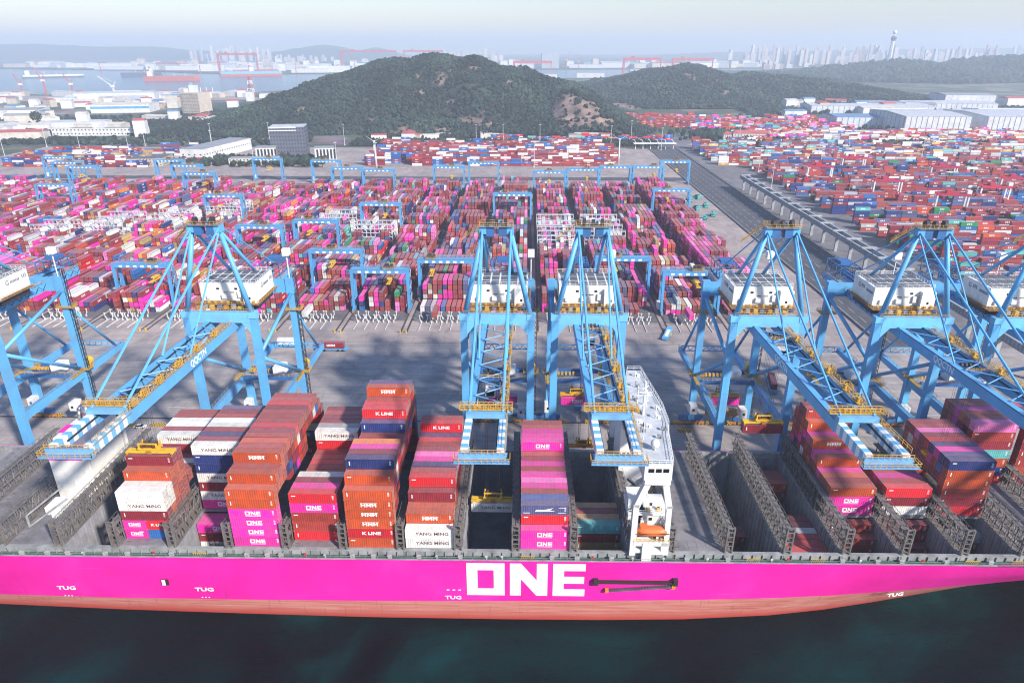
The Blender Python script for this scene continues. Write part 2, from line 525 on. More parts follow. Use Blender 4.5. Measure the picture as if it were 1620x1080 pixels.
bp = N(n, 'ShaderNodeBump'); bp.inputs['Strength'].default_value = .25; bp.inputs['Distance'].default_value = .15; l.new(nz.outputs['Fac'], bp.inputs['Height']); l.new(bp.outputs[0], b.inputs['Normal'])
m, n, l, b = node_mat('hull_red_boottop')
tc = N(n, 'ShaderNodeTexCoord')
mp = N(n, 'ShaderNodeMapping'); mp.inputs['Scale'].default_value = (0.045, 1, 1.5); l.new(tc.outputs['Object'], mp.inputs['Vector'])
z1 = N(n, 'ShaderNodeTexNoise', i_Scale=1.0, i_Detail=8.0, i_Roughness=0.75); l.new(mp.outputs[0], z1.inputs['Vector'])
r1 = ramp(n, [(0.28, (0.30, 0.055, 0.042)), (0.42, (0.44, 0.125, 0.10)), (0.58, (0.52, 0.21, 0.175)), (0.72, (0.56, 0.31, 0.27))])
l.new(z1.outputs['Fac'], r1.inputs['Fac'])
sx = N(n, 'ShaderNodeSeparateXYZ'); l.new(tc.outputs['Object'], sx.inputs[0])
mr = N(n, 'ShaderNodeMapRange'); mr.inputs['From Min'].default_value = 0.3; mr.inputs['From Max'].default_value = 2.8
l.new(sx.outputs['Z'], mr.inputs['Value'])
mx = N(n, 'ShaderNodeMix', data_type='RGBA'); l.new(mr.outputs[0], mx.inputs['Factor'])
mx.inputs['A'].default_value = (0.40, 0.045, 0.03, 1); l.new(r1.outputs[0], mx.inputs['B'])
mp2 = N(n, 'ShaderNodeMapping'); mp2.inputs['Scale'].default_value = (1.5, 1, 0.12); l.new(tc.outputs['Object'], mp2.inputs['Vector'])
z2 = N(n, 'ShaderNodeTexNoise', i_Scale=1.0, i_Detail=5.0); l.new(mp2.outputs[0], z2.inputs['Vector'])
r2 = ramp(n, [(0.62, (0, 0, 0)), (0.74, (0.55, 0.55, 0.55))]); l.new(z2.outputs['Fac'], r2.inputs['Fac'])
m2 = N(n, 'ShaderNodeMix', data_type='RGBA'); l.new(r2.outputs[0], m2.inputs['Factor']); l.new(mx.outputs['Result'], m2.inputs['A'])
m2.inputs['B'].default_value = (0.22, 0.05, 0.03, 1)
l.new(m2.outputs['Result'], b.inputs['Base Color']); b.inputs['Roughness'].default_value = 0.7
BOOT = m
DECKG = paint('deck_green', (0.055, 0.13, 0.105), 0.7, 0.45, 0.5)
COAM = paint('coaming_grey', (0.33, 0.335, 0.34), 0.6, 0.4, 0.35, rust=0.35)
HATCH = paint('hatch_grey', (0.25, 0.235, 0.25), 0.7, 0.42, 0.16, rust=0.35)
HOLD = paint('hold_grey', (0.30, 0.30, 0.33), 0.65, 0.3, 0.2, rust=0.25)
WHITE = paint('white_paint', (0.80, 0.79, 0.77), 0.45, 0.12, 0.25, rust=0.12)
WLET = paint('white_lettering', (0.82, 0.81, 0.80), 0.5, 0.05, 0.6)
LASH = paint('lashing_steel', (0.19, 0.17, 0.16), 0.65, 0.4, 0.5, rust=0.5)
LASHL = paint('lashing_rods', (0.34, 0.33, 0.33), 0.5, 0.5, 0.8)
ZD, YN, YF = 19.3, 136.0, 188.0

stX = [-235, -225, -210, -190, -165, -143, -107, -72, -40, -5, 20, 42, 65, 80, 94, 111, 126, 142, 160, 175, 190, 202, 210]
offX = [20, 16, 11, 7.5, 5, 3.4, 1.9, 0.9, 0.2, 0, 0.1, 0.7, 2.4, 4.6, 7.4, 11.2, 14.5, 17.6, 20, 22, 24, 25.6, 26]
dkX = [0, 0, 0, 0, 0, 0, 0, 0, 0, 0, 0, 0, 0, 0, 0, 0.1, 0.4, 1.4, 4, 8, 14, 21, 25.9]
levels = [(-3.0, 1.12), (0.0, 1.0), (1.6, 0.9), (3.2, 0.80), (None, None), (8.5, 0.46), (12, 0.25), (15.5, 0.09), (ZD, 0.0)]
def hull_y(x, z):
    of = float(np.interp(x, stX, offX)); dk = float(np.interp(x, stX, dkX))
    k = float(np.interp(z, [0, 1.6, 3.2, 5.0, 8.5, 12, 15.5, ZD], [1, .9, .80, .65, .46, .25, .09, 0]))
    return YN + dk + max(0, of - dk) * k
def zline(x): return min(7.0, max(4.4, 5.0 + (x + 82) * 0.0150))
mb = MB()
rings = []
for x, of, dk in zip(stX, offX, dkX):
    ring = []
    for z, k in levels:
        if z is None:
            z = zline(x); k = (1 - z / ZD) ** 1.45
        ring.append((x, YN + dk + (of - dk if of > dk else 0) * k, z))
    rings.append(ring)
nl = len(levels)
vs = [p for r_ in rings for p in r_]
near_n = len(vs)
vs += [(p[0], YN + YF - p[1], p[2]) for r_ in rings for p in r_]
for i in range(len(rings) - 1):
    for j in range(nl - 1):
        mb.slot = 1 if j < 4 else 0
        a, b2, c, d = i * nl + j, (i + 1) * nl + j, (i + 1) * nl + j + 1, i * nl + j + 1
        mb.f.append((a, b2, c, d)); mb.m.append(mb.slot)
        mb.f.append((near_n + a, near_n + d, near_n + c, near_n + b2)); mb.m.append(mb.slot)
for j in range(nl - 1):                                  # transom
    mb.f.append((j + 1, near_n + j + 1, near_n + j, j)); mb.m.append(1 if j < 4 else 0)
mb.v = vs
hull = mb.build('hull', [MAG, BOOT], ship)
smooth(hull)
# thin white line at the deck edge, bilge markings
mb = MB()
mb.box(-232, 118, YN - .05, YN + .28, ZD, ZD + .16)
mb.build('deck_edge', COAM, ship)
# deck: side passages (green) and the raised coamings
mb = MB()
mb.box(-232, 128, YN + .3, 138.5, 18.55, 18.75).box(-232, 128, 185.5, YF - .3, 18.55, 18.75)
mb.build('side_deck', DECKG, ship)
BX = [(-0.9 + 14.65 * (k - 7)) for k in range(0, 9)] + [38.2 + 14.8 * (k - 9) for k in range(9, 17)]
BAYX = {k: BX[k] for k in range(17)}
for k in (-1, -2, -3, -4): BAYX[k] = BAYX[0] + 14.65 * k
mb = MB()
mb.box(-232, 128, 138.3, 139.0, 18.4, 20.25).box(-232, 128, 185.2, 185.9, 18.4, 20.25)
mb.box(-232, 128, 138.1, 139.1, 20.15, 20.4).box(-232, 128, 185.1, 186.1, 20.15, 20.4)
for x in np.arange(-230, 127, 2.44):
    mb.box(x, x + .12, 137.95, 138.3, 18.75, 20.1)
mb.build('coaming', COAM, ship)
def zfloor(x):
    z = 1.0
    while z < 18 and hull_y(x, z) > 138.0: z += .5
    return z
segs = list(np.arange(-232, 128, 12.0)) + [128.0]
mb = MB(); mf = MB()
for xa, xb in zip(segs[:-1], segs[1:]):
    zf = max(zfloor(xa), zfloor(xb))
    mb.box(xa, xb, 138.32, 138.95, zf, 18.4); mf.box(xa, xb, 185.25, 185.88, zf, 18.4)
    if zf > 1.1:
        yy = max(hull_y(xa, 1.0), hull_y(xb, 1.0)) + 1.2
        mb.add([(xa, 138.6, zf), (xb, 138.6, zf), (xb, yy, 1.0), (xa, yy, 1.0)], [(3, 2, 1, 0)])
for x in np.arange(-150, 120, 2.9):
    mf.box(x, x + .3, 184.8, 185.3, max(1.0, zfloor(x)), 18.3)
mb.build('hold_side', HOLD, ship); mf.build('hold_side', HOLD, ship)
mb = MB()
for xa, xb in zip(segs[:-1], segs[1:]):
    yy = max(hull_y(xa, .4), hull_y(xb, .4), 138.0) + .9
    mb.box(xa, xb, yy, 324 - yy, 0.4, 1.0)
mb.build('hold_floor', HATCH, ship)
mb = MB(); mb.rail([(-232, YN + .35, 18.75), (128, YN + .35, 18.75)], h=1.25, t=.06, step=3.0)
mb.build('railing', COAM, ship)

# little fittings along the passage: vents, hose boxes, yellow-black rails
YB = paint('safety_yellow', (0.66, 0.42, 0.03), 0.5, 0.2, 1.0)
RED = paint('fire_red', (0.55, 0.02, 0.02), 0.5, 0.2, 1.0)
fit = [paint('fitting_grey', (0.42, 0.43, 0.44), 0.6, 0.3, 1.0), YB, RED, WHITE]
for k in range(46):
    x = -128 + k * 5.6 + random.uniform(-1.5, 1.5)
    t = random.random()
    mb = MB()
    if t < .5:
        mb.cbox((0, 0, .45), (1.1, .5, .9)); mb.cbox((0, 0, .95), (1.25, .6, .1)); nm = 'locker_box'; mt = fit[0]
    elif t < .7:
        mb.tube((0, 0, 0), (0, 0, .9), .22, n=8); mb.tube((0, 0, .9), (0, -.4, 1.1), .3, .34, n=8); nm = 'deck_vent'; mt = fit[0]
    elif t < .85:
        mb.cbox((0, .2, .7), (.55, .3, .8)); mb.tube((0, .04, .7), (0, .1, .7), .28, n=8); nm = 'hose_box'; mt = RED
    else:
        for q in range(7):
            mb.beam((q * .5 - 1.7, 0, 0), (q * .5 - 1.3, 0, 1.0), .1)
        mb.beam((-1.8, 0, 1.0), (1.9, 0, 1.0), .1); nm = 'hazard_rail'; mt = YB
    mb.build(nm, mt, ship, (x, 137.2, 18.75))

# hull lettering: big block letters, proud of the plating ------------------------------
def poly_face(mb, pts, holes=None):
    pass
def glyph_one(h, w_o, w_n, w_e, gap, t):
    """The three block letters as boxes/prisms in XZ, returned as an MB facing -Y (thickness along Y)."""
    mb = MB()
    th = .04
    def bar(x0, x1, z0, z1): mb.box(x0, x1, -th, 0, z0, z1)
    x = 0
    s = t * h
    bar(x, x + w_o, 0, s); bar(x, x + w_o, h - s, h); bar(x, x + s * 1.25, s, h - s); bar(x + w_o - s * 1.25, x + w_o, s, h - s)
    x += w_o + gap
    bar(x, x + s * 1.25, 0, h); bar(x + w_n - s * 1.25, x + w_n, 0, h)
    a = s * 1.25
    pts = [(x + a, h), (x + a, h * .52), (x + w_n - a, 0), (x + w_n - a, h * .48)]
    vs = [(px, -th, pz) for px, pz in pts] + [(px, 0, pz) for px, pz in pts]
    mb.add(vs, [(0, 1, 2, 3), (7, 6, 5, 4), (0, 4, 5, 1), (1, 5, 6, 2), (2, 6, 7, 3), (3, 7, 4, 0)])
    x += w_n + gap
    bar(x, x + a, 0, h); bar(x + a, x + w_e, h - s, h); bar(x + a, x + w_e * .97, h / 2 - s / 2, h / 2 + s / 2); bar(x + a, x + w_e, 0, s)
    return mb
glyph_one(10.4, 9.7, 9.6, 8.2, 1.35, .215).build('lettering', WLET, ship, (-14.6, YN - .04, 8.2))
link('lettering', text_mesh('TUG', 1.55, .04, .02, 1.35), WLET, ship, (-18.2, YN - .05, 7.2))
for x in (-119.2, -83.0):
    link('lettering', text_mesh('TUG', 1.6, .05, .02, 1.5), WLET, ship, (x, YN + .32, 8.6))
    mbt = MB()
    for q in range(3): mbt.box(q * .9 - 1.2, q * .9 - .8, -.03, 0, 0, .25)
    mbt.build('draught_mark', WLET, ship, (x, YN + .35, 5.9))
for x in (-16.5, -18.0, -19.5):
    mbt = MB(); mbt.box(-.35, .35, -.03, 0, 0, .3); mbt.build('draught_mark', WLET, ship, (x, YN - .02, 9.6))
link('lettering', text_mesh('TUG', 1.5, .05, .02, 1.5), WLET, ship, (96, YN + 1.6, 8.2), R(9))
# side door opening and gangway stowed on the hull
mb = MB(); mb.box(-.9, .9, -.10, .1, -.9, .9)
pd = mb.build('pilot_door', paint('dark_opening', (0.02, 0.02, 0.025), .8, .1), ship, (-92.6, YN - .0, 11.2))
mb = MB(); mb.box(-.75, 0.1, -.25, -.08, -.8, .85); mb.build('door_leaf', WHITE, pd)
GANG = paint('gangway_dark', (0.05, 0.03, 0.035), .6, .3, .8)
gw = MB()
gw.box(0, 19.5, -.9, -.05, 0, .55)
for q in range(20): gw.beam((q + .2, -.9, .5), (q + .2, -.9, 1.3), .1)
gw.beam((0, -.9, 1.3), (19.5, -.9, 1.3), .1)
gw.box(-.9, .3, -1.1, 0, -.4, 1.2).box(19.2, 20.4, -1.1, 0, -.3, 1.5)
g1 = gw.build('gangway', GANG, ship, (18.6, YN - .02, 13.0))
gl = MB(); gl.beam((3.0, -.6, -2.4), (19.0, -.6, -.9), .5, .55)
for q in range(22): gl.beam((3.2 + q * .72, -.9, -2.1 + q * .067), (3.2 + q * .72, -.9, -1.3 + q * .067), .09)
gl.build('ladder', paint('ladder_steel', (.12, .12, .14), .5, .4), g1)
go = MB(); go.cbox((2.6, -.6, -2.3), (.9, .8, .9)).cbox((19.4, -.6, -.8), (.9, .8, 1.3)); go.build('winch', paint('winch_orange', (.75, .25, .03), .5, .2), g1)

# bulkheads, hatch covers -----------------------------------------------------------------
HATCHSET = {-4: 'nmf', -3: 'nmf', -2: 'nmf', -1: '', 0: 'nmf', 1: 'mf', 2: 'nmf', 3: 'nmf', 4: 'nmf', 5: 'nmf', 6: '', 7: 'nmf', 8: '', 9: 'nmf', 10: '', 11: '', 12: 'mf', 13: 'mf', 14: 'mf', 15: 'nmf', 16: 'nmf'}
HY = {'n': (139.15, 153.95), 'm': (154.05, 169.55), 'f': (169.65, 185.05)}
hatch_mesh = {}
for k, s in HATCHSET.items():
    for part in s:
        key = part
        if key not in hatch_mesh:
            y0, y1 = HY[part]
            mb = MB(); mb.box(-.15, 12.45, y0 - y0, y1 - y0, -.75, 0)
            mb.slot = 1
            for q in range(6):
                yy = (q + .5) * (y1 - y0) / 6
                mb.box(.6, 1.5, yy - .22, yy + .22, 0, .07); mb.box(10.8, 11.7, yy - .22, yy + .22, 0, .07)
            for q in range(5):
                xx = 1.6 + q * 2.3
                mb.box(xx - .03, xx + .03, .6, 3.6, 0, .03); mb.box(xx - .03, xx + .03, y1 - y0 - 3.9, y1 - y0 - .7, 0, .03)
            me = mb.mesh('hatch_cover'); me.materials.append(HATCH); me.materials.append(LASH)
            hatch_mesh[key] = me
        link('hatch_cover', hatch_mesh[key], None, ship, (BAYX[k], HY[part][0], 20.5))
gapx = []
ks = sorted(BAYX)
for k0, k1 in zip(ks[:-1], ks[1:]):
    a, b2 = BAYX[k0] + 12.35, BAYX[k1] - .15
    gapx.append((k0, k1, a, b2))
bulk_mesh = {}
for k0, k1, a, b2 in gapx:
    if k0 == 8:                                   # the accommodation block stands here
        a2, b3 = a, b2
    w = round(b2 - a, 2)
    zs = [1.0, 4, 7, 10, 13, 16, 20.2]
    prof = [max(139.0, max(hull_y(a, z), hull_y(b2, z)) + .9) for z in zs]
    key = (w, tuple(round(p, 1) for p in prof))
    if key not in bulk_mesh:
        mb = MB()
        nz_ = len(zs)
        ring = [(y, z) for y, z in zip(prof, zs)] + [(324 - y, z) for y, z in list(zip(prof, zs))[::-1]]
        vs_ = [(0.12, y, z) for y, z in ring] + [(w - .12, y, z) for y, z in ring]
        m_ = len(ring)
        mb.add(vs_, [tuple(range(m_)), tuple(range(2 * m_ - 1, m_ - 1, -1))] + [(i, m_ + i, m_ + (i + 1) % m_, (i + 1) % m_) for i in range(m_)])
        for y in np.arange(140.2, 185, 2.5):              # cell guides and stiffeners
            z0 = 1.0
            while z0 < 19 and (np.interp(z0, zs, prof) > y - .3 or np.interp(z0, zs, prof) > 324 - y - 1.6): z0 += .5
            mb.box(-.16, .12, y - .14, y + .14, z0, 20.0); mb.box(w - .12, w + .16, y - .14, y + .14, z0, 20.0)
            mb.box(.0, .12, y + .9, y + 1.35, z0, 19.6); mb.box(w - .12, w - .0, y + .9, y + 1.35, z0, 19.6)
        me = mb.mesh('bulkhead'); me.materials.append(HOLD); bulk_mesh[key] = me
    link('bulkhead', bulk_mesh[key], None, ship, (a, 0, 0))

# lashing bridges ----------------------------------------------------------------------------
def lashing_bridge(rods):
    mb = MB()
    for y in np.arange(139.2, 186.5, 2.5):
        for x in (-.75, .75):
            mb.box(x - .11, x + .11, y - .11, y + .11, 20.2, 27.2)
        mb.beam((-.75, y, 20.4), (.75, y, 23.4), .12); mb.beam((.75, y, 23.6), (-.75, y, 26.6), .12)
    for z in (20.25, 23.45, 26.6):
        mb.box(-.95, .95, 138.8, 186.7, z, z + .1)
    for z in (24.5, 27.65):
        for x in (-.92, .92):
            mb.beam((x, 138.8, z), (x, 186.7, z), .09)
    for y in np.arange(138.8, 186.7, 2.5):
        for x in (-.92, .92):
            mb.box(x - .04, x + .04, y - .04, y + .04, 26.7, 27.65)
    for y in (138.4, 138.9):                             # the end tower
        for x in (-.85, .85):
            mb.box(x - .16, x + .16, y - .12, y + .12, 18.7, 28.2)
    for z in (21.2, 22.6, 24.0, 25.4, 26.8, 28.1):
        mb.box(-.85, .85, 138.25, 138.55, z, z + .16)
    me = mb.mesh('lashing_bridge'); me.materials.append(LASH)
    mb = MB()
    rr = random.Random(3)
    for y in np.arange(139.8, 186, 1.25):
        for x in (-1.02, 1.02):
            if rr.random() < rods:
                z0 = rr.choice((20.8, 23.7)); dy = rr.uniform(-1.2, 1.2)
                mb.beam((x, y, z0), (x, y + dy, z0 + rr.uniform(1.6, 2.8)), .09)
                mb.beam((x, y + dy, z0 + .9), (x, y + dy + rr.choice((-.8, .8)), z0 + .9), .09)
    ms = mb.mesh('lashing_rods'); ms.materials.append(LASHL)
    return me, ms
LB = lashing_bridge(.62)
for k0, k1, a, b2 in gapx:
    xs = [(a + b2) / 2] if k0 != 8 else [a + 1.1, b2 - 1.0]
    for x in xs:
        lo = link('lashing_bridge', LB[0], None, ship, (x, 0, 0))
        tag(link('lashing_rods', LB[1], None, lo), kind='stuff')

# funnel ---------------------------------------------------------------------------------------
FW = paint('funnel_white', (0.82, 0.79, 0.74), .5, .12, .2, rust=.22)
fun = MB(); fun.prism([(-131.2, 158.2), (-122.2, 158.2), (-121.4, 160), (-121.4, 178.5), (-131.2, 178.5)], 20.4, 35.0)
fo = fun.build('funnel', FW, ship)
mb = MB(); mb.prism([(-131.3, 158.1), (-122.15, 158.1), (-121.3, 159.95), (-121.3, 178.6), (-131.3, 178.6)], 33.4, 34.6)
mb.prism([(-131.25, 158.15), (-122.2, 158.15), (-121.35, 159.98), (-121.35, 178.55), (-131.25, 178.55)], 35.0, 35.25)
mb.build('funnel_band', MAG, fo)
mb = MB(); mb.prism([(-130.6, 161.0), (-123.0, 161.0), (-122.4, 162), (-122.4, 177.5), (-130.6, 177.5)], 35.25, 38.6)
mb.build('funnel_top', FW, fo)
mb = MB(); mb.prism([(-130.8, 164.0), (-123.2, 164.0), (-123.2, 168), (-130.8, 168)], 38.6, 39.0).prism([(-130.4, 174.0), (-124, 174.0), (-124, 177.3), (-130.4, 177.3)], 38.6, 41.8)
mb.build('funnel_crest', MAG, fo)
ST = paint('stainless_steel', (.55, .55, .56), .28, .12, .8, metal=.9)
for (x, y, r_, h) in ((-127, 171.5, 1.15, 4.6), (-124.6, 171.8, .6, 3.2), (-129.3, 171.6, .55, 3.0), (-127.2, 174, .5, 3.2)):
    mb = MB(); mb.tube((x, y, 38.6), (x, y + .6, 38.6 + h), r_, n=12); mb.tube((x, y + .6, 38.6 + h), (x, y + 1.4, 38.9 + h), r_ * 1.06, n=12)
    smooth(mb.build('exhaust_pipe', ST, fo))
mb = MB()
for z in np.arange(21, 34.6, .5): mb.box(-121.38, -121.2, 176.2, 176.9, z, z + .08)
mb.box(-124.6, -123.6, 158.05, 158.22, 20.5, 22.6)
mb.build('funnel_ladder', COAM, fo)
mb = MB(); mb.cbox((-128.5, 153.5, 21.6), (4.5, 5.0, 2.4)); mb.cbox((-127.6, 150.2, 21.2), (1.4, 1.0, 1.6)); mb.build('vent_house', WHITE, ship)
mb = MB(); mb.beam((-132, 146, 20.6), (-124.8, 152.6, 24.8), .35); mb.tube((-132, 146, 20.4), (-132, 146, 24), .35); mb.beam((-132, 146, 24), (-125, 152.6, 28.8), .4); mb.build('provision_crane', COAM, ship)

# navigation bridge, wings, lifeboat ---------------------------------------------------------------
HX0, HX1 = 26.4, 36.5
mb = MB()
mb.box(HX0 + .6, HX1 - .8, 165.5, 177, 20.2, 43.5)                      # accommodation block (narrow, under the bridge)
ac = mb.build('accommodation_block', WHITE, ship)
GLS = paint('dark_glass', (.015, .018, .022), .12, .1, 1.0)
for z in (24, 27, 30, 33, 36, 39, 42):
    for y in (167.5, 170, 172.5, 175):
        for xx, s in ((HX0 + .57, -1), (HX1 - .77, 1)):
            mb = MB(); mb.cbox((xx, y, z), (.06, .8, .8)); 
            if (y, z, s) in (): pass
            w = mb.build('window', GLS, ac) if s > 0 else None
mb = MB(); mb.box(HX0, HX1, 139.6, 151, 20.2, 21.0).box(HX0 + .2, HX1 - .2, 143.5, 151, 21.0, 28.8).box(HX0, HX1, 142.4, 151, 28.8, 29.2)
mb.box(HX0 + .2, HX1 - 4.5, 144.5, 150, 29.2, 32.2)
low = mb.build('lower_house', WHITE, ship)
mb = MB(); mb.cbox((HX0 + 3.0, 143.44, 26.8), (1.6, .12, 2.2)); mb.cbox((HX0 + 6.0, 143.44, 26.9), (.8, .12, .8)); mb.cbox((HX0 + 6.0, 144.4, 30.8), (.7, .12, .8)); mb.build('doorway', GLS, low)
mb = MB(); mb.rail([(HX0 + .1, 142.5, 29.2), (HX1 - .1, 142.5, 29.2)], h=1.1, t=.09, step=1.3); mb.rail([(HX0 + .1, 139.8, 21.0), (HX1 - .1, 139.8, 21.0)], h=1.1, t=.09, step=1.3); mb.build('railing', WHITE, low)
# grey sloping house top seen between the wing legs
mb = MB(); mb.tube((34.4, 153, 20.3), (34.4, 153, 26.5), .55, n=10); mb.beam((34.4, 153, 26.2), (29.0, 160.5, 27.4), .6, .8); mb.cbox((34.4, 153, 26.4), (1.6, 1.6, 1.8)); mb.build('store_crane', paint('store_crane_dark', (.10, .11, .13), .5, .3), ship)
mb = MB(); mb.cbox((29.2, 155.5, 21.2), (2.4, 3.4, 1.6)); mb.build('deck_locker', WHITE, ship)
# bridge deck from side to side
rr0 = random.Random(4)
WD = paint('bridge_deck_grey', (.55, .57, .60), .6, .25, .4)
plan = [(28.3, 136.4), (34.9, 136.4), (35.6, 143), (36.2, 149), (37.4, 155), (37.5, 164), (37.0, 170), (35.9, 180), (35.2, 187.6), (31.2, 187.6), (29.6, 180), (28.4, 172), (27.8, 164), (27.6, 152), (27.8, 144)]
mb = MB(); mb.prism(plan, 43.6, 47.9); mb.box(28.6, 34.8, 136.45, 141, 42.2, 43.6)
bd = mb.build('navigation_bridge', WHITE, ship)
mb = MB(); mb.prism([(x * .97 + 32.4 * .03, (y - 162) * .985 + 162) for x, y in plan], 47.9, 48.05); mb.build('bridge_roof', WD, bd)
for i in range(3):
    mb = MB(); mb.cbox((29.9 + i * 1.75, 136.36, 46.3), (1.35, .12, 1.0)); mb.build('window', GLS, bd)
for i in range(10):
    mb = MB(); y = 140.2 + i * 1.05
    mb.cbox((35.0 + (y - 136.4) * .106, y, 46.4), (.16, .8, 1.0)); mb.build('window', GLS, bd)
mb = MB()
pl = [(x, y, 48.05) for x, y in plan]
mb.rail(pl + [pl[0]], h=1.2, t=.1, step=1.6)
mb.build('railing', WHITE, bd)
mb = MB(); mb.ball((31.6, 142.6, 49.9), 1.15, 12, 8); mb.tube((31.6, 142.6, 48), (31.6, 142.6, 49.2), .3); smooth(mb.build('radar_dome', WHITE, bd))
mb = MB(); mb.tube((31.6, 160, 48), (31.6, 160, 58), .35); mb.beam((29.6, 160, 54), (33.6, 160, 54), .25); mb.beam((30.6, 159, 56.2), (32.6, 161, 56.2), .2); mb.beam((30.2, 158, 51.5), (33.2, 162, 51.5), .18)
mb.cbox((31.6, 159.3, 55), (3.2, .25, .3)); mb.tube((30.3, 163, 48), (30.3, 163, 55), .2); mb.tube((33.2, 165, 48), (33.2, 165, 53), .18); mb.build('radar_mast', WHITE, bd)
for (x, y, hh) in ((34.6, 158, 1.6), (30, 168, 1.2), (35.6, 163, 1.0), (32, 176, 1.6), (29.6, 151, 1.2), (33.5, 148, .9), (33.0, 183, 1.2), (29.4, 156, .8), (31.5, 153.5, 1.0), (33.8, 171, .9), (30.6, 161, .7), (35.2, 152, .8)):
    mb = MB(); mb.tube((x, y, 48.05), (x, y, 48 + hh), .14); mb.cbox((x, y, 48 + hh), (.5, .9, .4)); mb.cbox((x + .9, y + .4, 48.3), (.8, 1.3, .5)); mb.build('deck_fitting', rr0.choice((WHITE, COAM, COAM)), bd)
mb = MB(); mb.box(0, .05, 0, 1.8, 0, 1.1); fl = mb.build('flag', paint('flag_red', (.7, .05, .05), .7, .2, 2), bd, (29.6, 147.6, 51.0))
mb = MB(); mb.box(-.01, .06, 0, .9, 0, .55); mb.build('flag_panel', paint('flag_yellow', (.8, .5, .05), .7, .2, 2), fl)
mb = MB(); mb.tube((29.6, 147.5, 48), (29.6, 147.5, 53), .08); mb.build('flagpole', WHITE, bd)
# the two legs that carry each wing
for y in (138.2, 184.6):
    mb = MB()
    mb.beam((30.2, y, 43.6), (27.3, y, 35.0), 1.5, 1.9); mb.beam((27.3, y, 35.8), (27.2, y, 20.4), 1.4, 1.9)
    mb.beam((33.6, y, 43.6), (35.4, y, 34.6), 1.5, 1.5); mb.beam((35.4, y, 35.4), (35.6, y, 20.4), 1.3, 1.5)
    mb.box(HX0 + .3, HX1 - .2, y - .7, y + .9, 21.0, 22.0)
    mb.build('wing_leg', WHITE, ship)
mb = MB(); mb.prism([(HX0 + 3.2, 137.0), (HX0 + 5.6, 137.0), (HX0 + 5.6, 139.5), (HX0 + 3.2, 139.5)], 18.7, 24.4); mb.box(HX0 + 1.0, HX1 - .2, 137.2, 139.4, 23.4, 24.5)
mb.box(HX1 - 2.2, HX1 - .3, 137.2, 139.4, 21.6, 24.4); mb.box(HX0 + 5.0, HX1 - .3, 137.3, 139.3, 20.6, 21.7); mb.build('boat_platform', WHITE, ship)
mb = MB(); mb.rail([(HX0 + 1.0, 137.2, 24.5), (HX1 - .2, 137.2, 24.5)], h=1.0, t=.08, step=1.2); mb.build('railing', YB, ship)
# clutter on the boat decks: lockers, vents, rafts, stairs
for q in range(26):
    x = rr0.uniform(HX0 + .8, HX1 - .8); lvl = rr0.choice((21.0, 24.5, 29.2, 29.2, 24.5)); y = rr0.uniform(137.6, 139.2) if lvl == 24.5 else rr0.uniform(140.2, 143.2) if lvl == 21.0 else rr0.uniform(143, 144.3)
    mb = MB(); t_ = rr0.random()
    if t_ < .45: mb.cbox((0, 0, .45), (rr0.uniform(.5, 1.2), rr0.uniform(.4, .8), .9)); nm = 'deck_locker'
    elif t_ < .7: mb.tube((-.7, 0, .5), (.7, 0, .5), .4, n=8); nm = 'raft_canister'
    else: mb.tube((0, 0, 0), (0, 0, 1.2), .18, n=6); mb.cbox((0, -.1, 1.3), (.6, .7, .4)); nm = 'deck_vent'
    mb.build(nm, rr0.choice((WHITE, COAM, MATS['safety_yellow'], MATS['dark_opening'], WHITE)), ship, (x, y, lvl))
for (x0_, y_, z0_, z1_) in ((27.6, 141.6, 21.0, 28.8), (33.4, 142.0, 21.0, 28.8), (27.5, 143.9, 29.2, 34.5)):
    mb = MB(); mb.beam((x0_, y_, z0_), (x0_ + 3.4, y_, z1_), .8, .15); mb.rail([(x0_, y_ - .4, z0_), (x0_ + 3.4, y_ - .4, z1_)], h=1.0, t=.08, step=1.4); mb.build('stairs', COAM, ship)
# lifeboat: an orange enclosed boat on davits (top-level: it hangs there)
OR = paint('lifeboat_orange', (.78, .16, .03), .45, .15, .5)
lb = thing('lifeboat', 'orange enclosed lifeboat hanging under the white bridge wing of the ship', 'lifeboat', ship_xf(32.0, 138.2, 27.4), SHIP_ROT)
rows_ = []
L_ = 8.0
for i in range(9):
    t = i / 8; x = (t - .5) * L_
    w = 1.55 * math.sqrt(max(.05, 1 - (2 * t - 1) ** 4)) * (1 if t < .8 else .9)
    ring = []
    for a in range(12):
        ang = 2 * math.pi * a / 12
        yy = math.cos(ang) * w; zz = math.sin(ang)
        zz = zz * 1.35 if zz < 0 else zz * 1.25 * min(1, w / 1.3)
        ring.append((x, yy, zz))
    rows_.append(ring)
mb = MB()
vs = [p for r_ in rows_ for p in r_]
fs = [(i * 12 + j, (i + 1) * 12 + j, (i + 1) * 12 + (j + 1) % 12, i * 12 + (j + 1) % 12) for i in range(8) for j in range(12)]
fs += [tuple(range(12)), tuple(range(107, 95, -1))]
mb.add(vs, fs); smooth(mb.build('boat_hull', OR, lb))
mb = MB(); mb.box(-3.2, -1.4, -.7, .7, .9, 1.75); mb.build('canopy', OR, lb)
mb = MB(); mb.beam((-3.9, -1.45, .1), (3.9, -1.45, .1), .12, .22); mb.build('fender_strip', paint('boat_dark', (.08, .05, .04), .6, .2), lb)
for x in (-2.6, 2.6):
    mb = MB(); mb.beam((x, 2.2, -4.0), (x, 1.8, 2.4), .4); mb.beam((x, 1.8, 2.4), (x, -.2, 2.9), .35); mb.build('davit', WHITE, lb)
